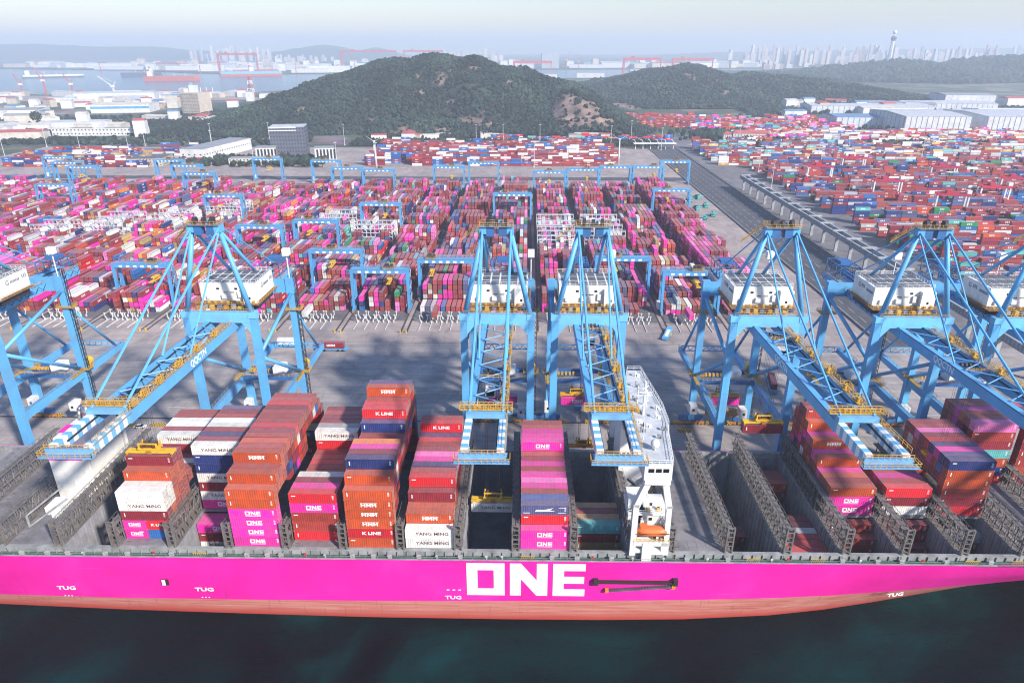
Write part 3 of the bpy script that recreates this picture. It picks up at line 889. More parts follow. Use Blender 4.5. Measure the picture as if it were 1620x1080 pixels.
# ================================================================== CONTAINERS
CC = {  # code: (name for the label, linear rgb)
    'O': ('orange-red', (0.53, 0.078, 0.022)), 'R': ('brick red', (0.38, 0.048, 0.038)), 'D': ('maroon', (0.27, 0.026, 0.042)),
    'K': ('bright red', (0.62, 0.018, 0.030)), 'M': ('magenta', (0.82, 0.022, 0.36)), 'P': ('pale pink', (0.84, 0.20, 0.50)),
    'W': ('white', (0.78, 0.76, 0.71)), 'N': ('navy', (0.022, 0.040, 0.17)), 'B': ('blue', (0.028, 0.13, 0.40)),
    'T': ('teal', (0.11, 0.42, 0.42)), 'Y': ('tan', (0.47, 0.30, 0.12)), 'G': ('slate blue', (0.10, 0.11, 0.24)),
    'H': ('red-brown', (0.30, 0.052, 0.052)), 'E': ('green', (0.02, 0.22, 0.09)), 'S': ('light grey', (0.45, 0.46, 0.47)), 'A': ('amber', (0.72, 0.36, 0.06)), 'C': ('orange', (0.80, 0.22, 0.03)),
}
CMAT = {k: paint('container_' + v[0].replace(' ', '_').replace('-', '_'), v[1], 0.5, 0.22, 0.45, rust=0.22 if k != 'W' else 0.3, vary=0.16, dust=0.34 if k not in 'WPT' else 0.14, spec=0.3) for k, v in CC.items()}
CAST = paint('corner_casting', (0.40, 0.30, 0.24), .6, .4, 2.0)
RODS = paint('door_rods', (0.34, 0.30, 0.29), .5, .35, 2.0)

def cont_mesh(L, H, W=2.44):
    mb = MB()
    x0, x1, y0, y1 = -L / 2, L / 2, -W / 2, W / 2
    p = .12
    for x in (x0, x1 - p):
        for y in (y0, y1 - p):
            mb.box(x, x + p, y, y + p, .118, H - .118)
    for y in (y0, y1 - p):
        mb.box(x0 + p, x1 - p, y, y + p * .8, H - .13, H - .01)
        mb.box(x0 + p, x1 - p, y, y + p * .8, .02, .18)
    # corrugated side panels
    n = int(round((L - 2 * p) / .56))
    for y, s in ((y0, 1), (y1, -1)):
        a, b2 = y + s * .018, y + s * .068
        prof = []
        w = (L - 2 * p) / n
        for i in range(n):
            xs = x0 + p + i * w
            prof += [(xs, a), (xs + w * .32, a), (xs + w * .5, b2), (xs + w * .82, b2)]
        prof.append((x1 - p, a))
        vs = [(x, yy, .18) for x, yy in prof] + [(x, yy, H - .13) for x, yy in prof]
        k = len(prof)
        fs = [((i, i + 1, k + i + 1, k + i) if s > 0 else (i + 1, i, k + i, k + i + 1)) for i in range(k - 1)]
        mb.add(vs, fs)
    # closed end (-X), corrugated
    n = 7; w = (W - 2 * p) / n; prof = []
    for i in range(n):
        ys = y0 + p + i * w
        prof += [(x0 + .02, ys), (x0 + .02, ys + w * .4), (x0 + .06, ys + w * .55), (x0 + .06, ys + w * .85)]
    prof.append((x0 + .02, y1 - p))
    k = len(prof)
    mb.add([(x, y, .15) for x, y in prof] + [(x, y, H - .12) for x, y in prof], [(i + 1, i, k + i, k + i + 1) for i in range(k - 1)])
    mb.box(x1 - .10, x1 - .08, y0 + p, y1 - p, .15, H - .12)
    mb.box(x0 + .02, x1 - .02, y0 + .05, y1 - .05, .1, .15)
    # roof: shallow transverse pressings
    n = int(L / 1.1); w = (L - 2 * p) / n; prof = []
    for i in range(n):
        xs = x0 + p + i * w
        prof += [(xs, H - .03), (xs + w * .55, H - .03), (xs + w * .65, H - .05), (xs + w * .9, H - .05)]
    prof += [(x1 - p, H - .03)]
    k = len(prof)
    mb.add([(x, y0 + p * .8, z) for x, z in prof] + [(x, y1 - p * .8, z) for x, z in prof], [(i, i + 1, k + i + 1, k + i) for i in range(k - 1)])
    mb.box(x0, x0 + p, y0 + p, y1 - p, H - .14, H - .015).box(x1 - p, x1, y0 + p, y1 - p, H - .14, H - .015)
    mb.slot = 1
    for x in (x0 - .004, x1 - .174):
        for y in (y0 - .004, y1 - .158):
            mb.box(x, x + .178, y, y + .162, 0, .118); mb.box(x, x + .178, y, y + .162, H - .118, H)
    me = mb.mesh('shipping_container')
    return me

def door_mesh(H, W=2.44):
    mb = MB()
    w = W / 2 - .14
    mb.box(0, .05, .01, w, .16, H - .15)
    mb.slot = 1
    for y in (w * .28, w * .74):
        mb.box(.05, .10, y - .03, y + .03, .12, H - .12)
        mb.box(.05, .12, y - .09, y + .09, H * .42, H * .42 + .07)
    for z in (.45, 1.1, 1.75, H - .45):
        mb.box(.05, .09, w - .10, w + .02, z, z + .12)
    return mb.mesh('door')

CM = {('40', 'h'): cont_mesh(12.19, 2.88), ('20', 'h'): cont_mesh(6.06, 2.88)}
DM = door_mesh(2.88)
# meshes that share geometry but carry their own slots: materials are set per object
for me in list(CM.values()) + [DM]:
    me.materials.append(None); me.materials.append(CAST if me is not DM else RODS)
DM2 = DM.copy(); DM2.transform(Matrix.Diagonal((1, -1, 1, 1))); DM2.flip_normals()

# lettering meshes, standing in XZ and facing -Y ------------------------------------------------
def hyphen(mb): return mb
LET = {}
g = glyph_one(1.15, 1.25, 1.2, 1.05, .2, .215)
for i, (x, y, z) in enumerate(g.v): g.v[i] = (x - 1.95, y, z + 1.05)
g.box(-1.9, 1.9, -.03, 0, .72, .86)
LET['M'] = (g.mesh('lettering'), WLET)
LET['P'] = LET['M']
LOGO_BOX = 1
def txt(t, size, bold, width, dx=0, dz=1.5):
    me = text_mesh(t, size, bold, .015, width).copy(); me.transform(Matrix.Translation((dx, -.02, dz))); return me
DARKL = paint('dark_lettering', (.16, .07, .09), .6, .1, 1)
me = txt('YANG MING', 1.25, .012, 1.2, .75)
LET['W'] = (me, DARKL)
LET['K'] = (txt('K LINE', 1.25, .05, 1.3), WLET)
# blocky three-letter mark
mb = MB()
for q, ch in enumerate('HMM'):
    x = -2.0 + q * 1.36
    mb.box(x, x + .36, -.03, 0, .95, 2.0); mb.box(x + .84, x + 1.2, -.03, 0, .95, 2.0)
    if ch == 'H': mb.box(x + .36, x + .84, -.03, 0, 1.32, 1.64)
    else:
        mb.add([(x + .36, -.03, 2.0), (x + .36, -.03, 1.6), (x + .6, -.03, 1.1), (x + .84, -.03, 1.6), (x + .84, -.03, 2.0), (x + .6, -.03, 1.5)], [(0, 1, 2, 5), (5, 2, 3, 4)])
mb.box(-2.1, 2.15, -.025, 0, 1.98, 2.08)
LET['O'] = (mb.mesh('lettering'), WLET)
mb = MB(); mb.add([(-2.6, -.03, 1.0), (2.6, -.03, 1.15), (1.2, -.03, 1.5), (2.2, -.03, 2.2), (-.4, -.03, 1.55), (-2.2, -.03, 1.6)], [(0, 1, 2, 3, 4, 5)])
mb.box(1.2 + 2.3, 5.2, -.03, 0, 2.1, 2.2).box(3.3, 5.3, -.03, 0, .6, .7).box(-5.5, -3.8, -.03, 0, .55, .7)
LET['G'] = (mb.mesh('lettering'), WLET)
mb = MB(); mb.box(-5.4, -4.3, -.03, 0, 2.05, 2.3); LET['small'] = (mb.mesh('lettering'), WLET)
mb = MB(); mb.box(-5.2, -4.95, -.03, 0, 1.1, 2.2); LET['upright'] = (mb.mesh('lettering'), WLET)
mb = MB()
for z in (1.2, 1.55, 1.9, 2.2): mb.box(4.9, 5.35, -.03, 0, z, z + .14)
LET['code'] = (mb.mesh('lettering'), WLET)
mb = MB(); mb.box(.35, .8, -.03, 0, 1.0, 2.05).box(-.8, -.35, -.03, 0, 1.0, 2.05).box(-.35, .35, -.03, 0, 1.0, 1.2).box(-.2, .2, -.03, 0, 1.2, 1.85).box(-.35, .35, -.03, 0, 1.85, 2.05)
LET['box'] = (mb.mesh('lettering'), DARKL)
for k_, (me, mt) in LET.items():
    if not me.materials: me.materials.append(mt)
    elif me.materials[0] is None: me.materials[0] = mt

CONT_GROUP = 'containers stacked on the ship'
def setmat(o, mt, slot=0):
    o.material_slots[slot].link = 'OBJECT'
    o.material_slots[slot].material = mt

def container(code, letter, loc, label, rotz=0.0, size='40', flip=False, door=True, group=CONT_GROUP, face_y=True):
    """One container as a thing: the box, its two door leaves and whatever is lettered on the side."""
    o = link('shipping_container', CM[(size, 'h')], None, None, loc, rotz + (math.pi if flip else 0))
    setmat(o, CMAT[code])
    tag(o, label, 'shipping container', group)
    L = 12.19 if size == '40' else 6.06
    if door:
        for me in (DM, DM2):
            d = link('door', me, None, o, (L / 2 - .075, 0, 0)); setmat(d, CMAT[code])
    if letter:
        for ls in letter:
            me = LET[ls][0]
            dx = 0
            if flip:
                lo = link('lettering', me, None, o, (dx, 1.222, 0), math.pi)
            else:
                lo = link('lettering', me, None, o, (dx, -1.222, 0))
            if size == '20' and ls in 'MPWKO': lo.scale = (.8, 1, .8); lo.location.z = .3
    return o

# ------------------------------------------------------------------ what stands in each bay, row by row from the water
# (tiers, codes from the top tier down; lower case = lettered side)
BAYS = {
    0: [(0, ''), (5, 'WwD'), (5, 'W'), (6, 'OR'), (7, 'DO'), (7, 'DR'), (4, 'R'), (4, 'D'), (4, 'W'), (4, 'R'), (6, 'wD'), (6, 'DW'), (6, 'W'), (6, 'WR'), (6, 'RO'), (6, 'RD'), (5, 'R')],
    1: [(0, '')] * 6 + [(7, 'wNNwDwm'), (7, 'D'), (7, 'N'), (7, 'R'), (7, 'W'), (7, 'W'), (7, 'R'), (7, 'D'), (7, 'G'), (5, 'R'), (5, 'D')],
    2: [(6, 'OOmmmm'), (7, 'OO'), (7, 'R'), (8, 'oO'), (8, 'R'), (8, 'O'), (8, 'R'), (8, 'D'), (8, 'K'), (8, 'R'), (8, 'R'), (8, 'R'), (8, 'D'), (8, 'K'), (8, 'R'), (8, 'R'), (7, 'R'), (6, 'D')],
    3: [(0, ''), (5, 'KmRRK'), (5, 'M'), (5, 'D'), (5, 'W'), (4, 'R'), (4, 'R'), (4, 'R'), (4, 'K'), (4, 'R'), (4, 'R'), (6, 'wK'), (6, 'S'), (6, 'D'), (6, 'D'), (6, 'R'), (6, 'D')],
    4: [(6, 'OoookO'), (7, 'OR'), (8, 'NO'), (8, 'D'), (8, 'M'), (8, 'C'), (7, 'R'), (7, 'R'), (7, 'R'), (8, 'NR'), (9, 'kO'), (9, 'K'), (9, 'R'), (10, 'oK'), (10, 'N'), (9, 'O'), (8, 'R')],
    5: [(2, 'ww'), (3, 'o'), (3, 'O'), (4, 'D'), (5, 'KO'), (5, 'R'), (5, 'N'), (5, 'M'), (5, 'P'), (5, 'D'), (5, 'R'), (5, 'K'), (5, 'N'), (6, 'kR'), (6, 'R'), (5, 'D')],
    7: [(2, 'mm'), (4, 'gK'), (4, 'B'), (4, 'R'), (4, 'M'), (4, 'P'), (4, 'M'), (4, 'R'), (4, 'M'), (4, 'D'), (4, 'R'), (5, 'mD'), (5, 'M'), (5, 'M'), (5, 'R'), (5, 'R')],
    12: [(0, '')] * 6 + [(3, 'Omm'), (3, 'R'), (3, 'O'), (3, 'M'), (4, 'OR'), (4, 'M'), (5, 'oD'), (5, 'M'), (6, 'OM'), (7, 'RO'), (7, 'D'), (6, 'K')],
    13: [(0, '')] * 6 + [(3, 'KDW'), (3, 'R'), (3, 'M'), (3, 'R'), (3, 'K'), (3, 'D'), (2, 'R'), (2, 'D')],
    14: [(0, '')] * 6 + [(6, 'NOORDK'), (6, 'N'), (6, 'M'), (6, 'N'), (6, 'K'), (6, 'D'), (6, 'P'), (6, 'R'), (6, 'D')],
    15: [(0, '')] * 12 + [(7, 'PRDTONK'), (7, 'R'), (7, 'O'), (7, 'M'), (7, 'D'), (7, 'R')],
    16: [(0, '')] * 12 + [(7, 'R'), (7, 'M'), (7, 'O'), (7, 'N'), (7, 'K')],
}
# cargo still down in the open holds: bay -> {row: (z of the top, codes)}
HOLDS = {
    1: {4: (19.4, 'mDww'), 5: (19.4, 'mDww')},
    8: {4: (20.4, 'TDY'), 5: (20.4, 'YD'), 6: (20.2, 'D'), 7: (20.2, 'Y')},
    11: {2: (16.4, 'KR'), 3: (16.4, 'K'), 4: (16.4, 'K'), 5: (16.4, 'W'), 6: (16.4, 'D'), 7: (16.4, 'D'), 8: (13.5, 'D'), 14: (16.4, 'oD'), 15: (16.4, 'R'), 16: (16.4, 'R')},
    12: {4: (16.5, 'RRm'), 5: (19.4, 'RRmm')},
    13: {4: (13.6, 'DR'), 5: (19.4, 'DRD')},
    14: {5: (16.5, 'SD')},
    10: {9: (6.5, 'D'), 10: (6.5, 'R')},
    6: {2: (6.5, 'N'), 3: (6.5, 'D'), 4: (6.5, 'N')},
}
TH = 2.9
BASE = 20.58
def row_y(r): return (139.05 + 2.5 * r if r < 6 else 154.35 + 2.5 * (r - 6)) + 1.22
BAYNAME = {9: 'bay beside the white bridge'}
for k in range(0, 9): BAYNAME[k] = ORD(k + 2) + ' bay past the funnel'
for k in range(10, 17): BAYNAME[k] = ORD(k - 8) + ' bay past the bridge'
TOPN = ['topmost', 'second from top', 'third from top', 'fourth from top', 'fifth from top', 'sixth from top', 'seventh from top', 'eighth from top', 'ninth from top', 'tenth from top']
pal = 'RRRROOODDDKMMNWB'
rr = random.Random(11)
cands = []
CAMP = Vector((0, 0, 138))
def visible_area(c, faces):
    """A rough measure of how large the exposed faces (normal, centre offset, area) show from the camera."""
    s = 0
    for nrm, off, ar in faces:
        p = Vector(c) + Vector(off)
        v = CAMP - p
        d = v.length
        k = max(0.0, v.normalized().dot(Vector(nrm)))
        s += ar * k / (d * d)
    return s
for k, rows in BAYS.items():
    xc = BAYX[k] + 6.15
    hgt = [n_ for n_, _ in rows]
    def H(kk, r):
        rw = BAYS.get(kk)
        return rw[r][0] if rw and r < len(rw) else 0
    for r, (nt, codes) in enumerate(rows):
        for d in range(nt):
            t = nt - d
            ch = codes[d] if d < len(codes) else rr.choice(pal)
            code = ch.upper(); let = ch.islower()
            top = d == 0
            front = (r == 0) or H(k, r - 1) < t
            side = H(k + 1, r) < t if xc < 0 else H(k - 1, r) < t
            if k == 7: side = True
            if not (top or front or side): continue
            z = BASE + (t - 1) * TH
            y = row_y(r)
            fc = []
            if top: fc.append(((0, 0, 1), (0, 0, 2.9), 29.7))
            if front: fc.append(((0, -1, 0), (0, -1.2, 1.45), 35.0))
            if side: fc.append(((1 if xc < 0 else -1, 0, 0), (6.1 if xc < 0 else -6.1, 0, 1.45), 7.0))
            if r > 0 and not front and not top: pass
            cands.append(dict(a=visible_area((xc, y, z), fc), k=k, r=r, d=d, code=code, let=let, x=xc, y=y, z=z, front=front, side=side, hold=False))
for k, rows in HOLDS.items():
    xc = BAYX[k] + 6.15
    for r, (zt, codes) in rows.items():
        for d, ch in enumerate(codes):
            z = zt - (d + 1) * TH
            front = rows.get(r - 1, (0,))[0] < zt - d * TH - .5
            fc = []
            if d == 0: fc.append(((0, 0, 1), (0, 0, 2.9), 29.7))
            if front: fc.append(((0, -1, 0), (0, -1.2, 1.45), 25.0))
            if not fc: continue
            cands.append(dict(a=visible_area((xc, row_y(r), z), fc) * .8, k=k, r=r, d=d, code=ch.upper(), let=ch.islower(), x=xc, y=row_y(r), z=z, front=front, side=False, hold=True))
cands.sort(key=lambda q: -q['a'])
N_IND = 282
STUFF = []          # (centre x, y, base z, along: 0 = X 1 = Y, length, code)
for i, q in enumerate(cands):
    jx, jy = rr.uniform(-.05, .05), rr.uniform(-.02, .02)
    if q['k'] == 0 and q['r'] == 1 and q['d'] >= 3: continue
    p = ship_xf(q['x'] + jx, q['y'] + jy, q['z'])
    if i >= N_IND:
        STUFF.append((p.x, p.y, p.z, SHIP_ROT, 12.19, q['code'], 2.88)); continue
    letter = []
    if q['front']:
        if q['let']:
            letter.append('G' if q['code'] == 'G' else q['code'])
            if q['code'] == 'W' and rr.random() < .5: pass
        else:
            letter.append(rr.choice(['small', 'upright']))
        letter.append('code') if q['code'] not in 'W' else None
    tier = TOPN[min(q['d'], 9)]
    wh = 'down in the hold' if q['hold'] else tier
    if q['hold']:
        lab = '%s container in open hold, %s, %s row, %s' % (CC[q['code']][0], tier, ORD(q['r'] + 1), BAYNAME[q['k']])
    else:
        lab = '%s container, %s, %s row from the water, %s' % (CC[q['code']][0], tier, ORD(q['r'] + 1), BAYNAME[q['k']])
    container(q['code'], letter, p, lab, SHIP_ROT, '40', flip=q['x'] > 12, door=q['side'] or q['d'] == 0)
# the short ones at the water side of the bay beside the funnel
for (dx, d, ch, lt) in ((0, 0, 'M', 'M'), (0, 1, 'M', 'M'), (6.12, 0, 'B', 'small'), (6.12, 1, 'K', 'K')):
    p = ship_xf(BAYX[0] + 3.05 + dx, row_y(1), BASE + d * TH)
    container(ch, [lt], p, 'short %s container, %s of two beside the open hold past the funnel' % (CC[ch][0], 'upper' if d else 'lower'), SHIP_ROT, '20')
# ================================================================== SHIP-TO-SHORE CRANES
BLUE = paint('crane_blue', (0.11, 0.41, 0.74), 0.42, 0.14, 0.12, rust=0.05, spec=0.4)
BLUED = paint('crane_blue_dark', (0.035, 0.14, 0.36), 0.5, 0.2, 0.3)
BLUEP = paint('crane_blue_pale', (0.16, 0.42, 0.72), 0.45, 0.2, 0.3)
YEL = paint('walkway_yellow', (0.66, 0.37, 0.05), 0.5, 0.3, 0.8)
ORG = paint('bogie_orange', (0.52, 0.20, 0.03), 0.55, 0.4, 0.6)
SPY = paint('spreader_yellow', (0.78, 0.46, 0.015), 0.45, 0.22, 0.6)
MACH = paint('machinery_dark', (0.03, 0.035, 0.05), 0.5, 0.3, 0.8)
GALV = paint('galvanised', (0.30, 0.32, 0.34), 0.5, 0.35, 0.8)
HOUSE = paint('house_white', (0.80, 0.785, 0.76), 0.5, 0.14, 0.25, rust=0.30)
ROOFP = paint('roof_panel_dark', (0.13, 0.14, 0.17), 0.35, 0.3, 0.8)
PORT = paint('portal_light', (0.16, 0.50, 0.80), 0.42, 0.12, 0.2)
# boom paint with white bands at the tip
m, n, l, b = node_mat('boom_stripes')
tc = N(n, 'ShaderNodeTexCoord'); sx = N(n, 'ShaderNodeSeparateXYZ'); l.new(tc.outputs['Object'], sx.inputs[0])
ml = N(n, 'ShaderNodeMath', operation='MULTIPLY'); ml.inputs[1].default_value = 1 / 3.1; l.new(sx.outputs['Y'], ml.inputs[0])
fr = N(n, 'ShaderNodeMath', operation='FRACT'); l.new(ml.outputs[0], fr.inputs[0])
gt = N(n, 'ShaderNodeMath', operation='GREATER_THAN'); gt.inputs[1].default_value = .5; l.new(fr.outputs[0], gt.inputs[0])
mx = N(n, 'ShaderNodeMix', data_type='RGBA'); mx.inputs['A'].default_value = (0.16, 0.42, 0.66, 1); mx.inputs['B'].default_value = (0.78, 0.78, 0.78, 1)
l.new(gt.outputs[0], mx.inputs['Factor']); l.new(mx.outputs['Result'], b.inputs['Base Color']); b.inputs['Roughness'].default_value = .45
STRIPE = m
# black and yellow hazard paint
m, n, l, b = node_mat('hazard_stripes')
tc = N(n, 'ShaderNodeTexCoord'); sx = N(n, 'ShaderNodeSeparateXYZ'); l.new(tc.outputs['Object'], sx.inputs[0])
ad = N(n, 'ShaderNodeMath', operation='ADD'); l.new(sx.outputs['X'], ad.inputs[0]); l.new(sx.outputs['Y'], ad.inputs[1])
a2 = N(n, 'ShaderNodeMath', operation='ADD'); l.new(ad.outputs[0], a2.inputs[0]); l.new(sx.outputs['Z'], a2.inputs[1])
fr = N(n, 'ShaderNodeMath', operation='FRACT'); l.new(a2.outputs[0], fr.inputs[0])
gt = N(n, 'ShaderNodeMath', operation='GREATER_THAN'); gt.inputs[1].default_value = .5; l.new(fr.outputs[0], gt.inputs[0])
mx = N(n, 'ShaderNodeMix', data_type='RGBA'); mx.inputs['A'].default_value = (0.02, 0.02, 0.02, 1); mx.inputs['B'].default_value = (0.70, 0.42, 0.02, 1)
l.new(gt.outputs[0], mx.inputs['Factor']); l.new(mx.outputs['Result'], b.inputs['Base Color'])
HAZ = m

QZ = 5.0
def build_crane():
    t = thing('ship_to_shore_crane', 'crane', 'crane', (0, 0, QZ))
    LX = 10.35
    # legs
    for y, zt in ((0, 57.6), (35, 57.6)):
        for s in (-1, 1):
            mb = MB()
            mb.beam((s * (LX + .0), y, 2.6), (s * LX, y, 18), 2.3, 2.2); mb.beam((s * LX, y, 18), (s * LX, y, zt), 2.3, 2.2, 2.1, 2.0)
            for z in (18.0, 32, 46): mb.box(s * LX - 1.2, s * LX + 1.2, y - 1.16, y + 1.16, z, z + .25)
            leg = mb.build('leg', BLUE, t)
            if y == 35:
                if s > 0:                                        # lift mast with landings up the landside leg
                    mb = MB()
                    for xx in (LX + 1.3, LX + 2.3):
                        for yy in (34.6, 35.6): mb.box(xx - .07, xx + .07, yy - .07, yy + .07, 2, 60)
                    for q in range(29):
                        z = 2.5 + q * 2; mb.beam((LX + 1.3, 34.6, z), (LX + 2.3, 34.6, z + 2), .09).beam((LX + 2.3, 35.6, z), (LX + 1.3, 35.6, z + 2), .09).beam((LX + 2.3, 34.6, z), (LX + 2.3, 35.6, z + 2), .09)
                    mb.build('lift_mast', MACH, leg)
                for z in (46.2, 21.4):
                    mb = MB(); x0_, x1_ = s * LX - 2.4, s * LX + 3.2
                    mb.box(x0_, x1_, 33.0, 33.8, z, z + .12).box(x0_, x1_, 36.2, 37.0, z, z + .12).box(x0_, s * LX - 1.3, 33.8, 36.2, z, z + .12).box(s * LX + 1.3, x1_, 33.8, 36.2, z, z + .12)
                    mb.rail([(x0_, 33.0, z), (x1_, 33.0, z), (x1_, 37, z), (x0_, 37, z), (x0_, 33, z)], h=1.1, t=.1, step=1.4)
                    mb.build('landing', YEL, leg)
    # sill, bogies
    for y in (0, 35):
        for s in (-1, 1):
            mb = MB(); mb.beam((s * LX - 4.6, y, 3.0), (s * LX + 4.6, y, 3.0), 1.5, 1.5)
            mb.beam((s * LX - 4.2, y, 2.2), (s * LX - .6, y, 2.2), 1.2, .8).beam((s * LX + .6, y, 2.2), (s * LX + 4.2, y, 2.2), 1.2, .8)
            sill = mb.build('sill_beam', BLUED, t)
            mb = MB()
            for q in range(8):
                x = s * LX - 5.0 + q * 1.43
                mb.tube((x, y - .25, .45), (x, y + .25, .45), .42, n=10)
                if q % 2 == 0: mb.beam((x - .35, y, 1.0), (x + 1.75, y, 1.0), 1.0, .85)
            mb.build('bogie', ORG, sill)
            mb = MB(); mb.box(s * LX - 6.6, s * LX - 5.3, y - .6, y + .6, .3, 1.4).box(s * LX + 5.9, s * LX + 7.2, y - .6, y + .6, .3, 1.4); mb.build('buffer', HAZ, sill)
    # top portal beams with haunches
    mb = MB(); mb.box(-LX + 1.0, LX - 1.0, -1.1, 1.1, 54.9, 58.2)
    for s in (-1, 1):
        mb.add([(s * (LX - 1.0), -1.05, 54.9), (s * (LX - 3.6), -1.05, 54.9), (s * (LX - 1.0), -1.05, 51.6), (s * (LX - 1.0), 1.05, 54.9), (s * (LX - 3.6), 1.05, 54.9), (s * (LX - 1.0), 1.05, 51.6)], [(0, 1, 2), (5, 4, 3), (1, 4, 5, 2), (0, 2, 5, 3)] if s > 0 else [(2, 1, 0), (3, 4, 5), (2, 5, 4, 1), (3, 5, 2, 0)])
        mb.box(s * LX - 1.3, s * LX + 1.3, -1.25, 1.25, 56.4, 58.35)
    pb = mb.build('portal_beam', PORT, t)
    mb = MB(); mb.rail([(-LX, -.9, 58.3), (LX, -.9, 58.3)], h=1.1, t=.08, step=1.6); mb.rail([(-LX, 1.0, 58.3), (LX, 1.0, 58.3)], h=1.1, t=.08, step=1.6); mb.build('railing', YEL, pb)
    mb = MB(); mb.box(-LX + 1.0, LX - 1.0, 34.0, 36.0, 52.6, 57.2)
    for s in (-1, 1): mb.box(s * LX - 1.35, s * LX + 1.35, 33.7, 36.3, 52.2, 57.9)
    mb.build('rear_portal_beam', BLUE, t)
    # mid-level side beams carrying the second trolley, running back past the legs
    for s in (-1, 1):
        mb = MB(); mb.beam((s * LX, 1.1, 19.7), (s * LX, 33.9, 19.7), 1.7, 2.9); mb.beam((s * LX, 36.1, 19.7), (s * LX, 62, 19.7), 1.7, 2.9, 1.6, 2.0)
        sb = mb.build('side_beam', BLUE, t)
        mb = MB(); mb.rail([(s * (LX + .8), 1.2, 21.15), (s * (LX + .8), 33.6, 21.15)], h=1.15, t=.08, step=2.4); mb.rail([(s * (LX + .8), 36.4, 21.1), (s * (LX + .8), 62, 20.8)], h=1.15, t=.08, step=2.4)
        mb.rail([(s * (LX - .8), 1.2, 21.15), (s * (LX - .8), 33.6, 21.15)], h=1.15, t=.08, step=2.4)
        mb.build('railing', GALV, sb)
        mb = MB(); mb.box(s * (LX + .85) - .7, s * (LX + .85) + .7, 26, 33.8, 21.2, 21.35); mb.rail([(s * (LX + 1.5), 26, 21.3), (s * (LX + 1.5), 33.8, 21.3)], h=1.1, t=.1, step=1.4)
        mb.rail([(s * LX - 1.6, 36.6, 21.3), (s * LX + 1.8, 36.6, 21.3)], h=1.1, t=.1, step=1.2)
        mb.build('walkway', YEL, sb)
        if s > 0:
            mb = MB(); mb.tube((LX + .2, 36.9, 23.0), (LX + .2, 39.3, 23.0), 1.75, n=14); mb.tube((LX + .2, 36.5, 23.0), (LX + .2, 36.9, 23.0), 2.0, n=14); smooth(mb.build('cable_reel', SPY, sb)) if False else mb.build('cable_reel', SPY, sb)
        # diagonals on each side
        for p, q, r_ in (((s * LX, 35, 52.5), (s * LX, .8, 43.5), .62), ((s * LX, .8, 42.5), (s * LX, 34.2, 21.5), .62), ((s * LX, 35.6, 46), (s * LX, 57, 21.2), .5)):
            mb = MB(); mb.tube(p, q, r_, n=10); smooth(mb.build('brace', BLUE, t))
    mb = MB()                                                  # lattice tie at the back of the mid level
    for y, z in ((60.6, 21.6), (61.8, 19.0)):
        mb.beam((-LX, y, z), (LX, y, z), .35)
    for q in range(8):
        x0 = -LX + q * LX / 4; x1 = x0 + LX / 8; x2 = x0 + LX / 4
        mb.beam((x0, 60.6, 21.6), (x1, 61.8, 19.0), .18).beam((x1, 61.8, 19.0), (x2, 60.6, 21.6), .18)
    mb.build('tie_truss', BLUE, t)
    for y, z, w in ((35, 19.6, 1.3), (.0, 19.8, 1.3)):
        if y == 35: continue
    # boom and girders
    GX = 3.75
    for s in (-1, 1):
        mb = MB(); mb.box(s * GX - .75, s * GX + .75, -60.8, -2.6, 52.3, 55.3)
        bm = mb.build('boom_girder', BLUE, t)
        mb = MB(); mb.box(s * GX - .75, s * GX + .75, -75.4, -60.85, 52.7, 55.25); mb.build('boom_tip', STRIPE, bm)
        mb = MB(); mb.box(s * GX - .75, s * GX + .75, -2.4, 55.5, 52.3, 55.4); gd = mb.build('main_girder', BLUE, t)
        mb = MB(); mb.box(s * (GX - .95) - .12, s * (GX - .95) + .12, -72, 55, 54.0, 54.35); mb.build('trolley_rail', MACH, t)
        # walkway on top of the girder that faces the stairs; the other girder keeps clean sides
        if s > 0:
            mb = MB(); mb.box(GX - .5, GX + 1.0, -60.0, -3, 55.42, 55.5).box(GX + .76, GX + 1.2, -75.0, -60.1, 54.9, 55.0); mb.build('walkway', GALV, bm)
            mb = MB(); mb.rail([(GX + 1.0, -75.0, 55.5), (GX + 1.0, -3, 55.5)], h=1.15, t=.1, step=1.8); mb.rail([(GX - .5, -58, 55.5), (GX - .5, -6, 55.5)], h=1.15, t=.09, step=2.2)
            mb.build('railing', YEL, bm)
            for y in (-14, -25, -36, -46, -53):
                mb = MB(); mb.cbox((GX + .2, y, 56.0), (1.9, 2.2, .2)); mb.rail([(GX + 1.2, y - 1.4, 56.1), (GX + 1.2, y + 1.4, 56.1), (GX - .8, y + 1.4, 56.1)], h=1.4, t=.13, step=.8); mb.cbox((GX + .1, y, 56.6), (.8, 1.0, 1.0)); mb.build('boom_platform', YEL, bm)
        else:
            mb = MB(); mb.box(-GX - .85, -GX - .75, -60, -3, 55.0, 55.3); mb.build('cable_tray', BLUED, bm)
    # small sign plates and lettering on the boom sides
    for s in (-1, 1):
        me = text_mesh('QQCTN', 2.7, .05, .02, .95)
        lo = link('lettering', me, WLET, t, (s * (GX + .78), -26.0, 53.85), R(90) if s > 0 else R(-90))
    # ties between the boom girders
    mb = MB()
    ys = [-6, -15, -24, -33, -42, -51, -58]
    for i in range(len(ys) - 1):
        a, c = ys[i], ys[i + 1]; md = (a + c) / 2
        mb.tube((-3.2, a, 55.6), (3.2, md, 55.6), .16, n=6); mb.tube((3.2, md, 55.6), (-3.2, c, 55.6), .16, n=6)
    ty = mb.build('boom_lacing', BLUEP, t)
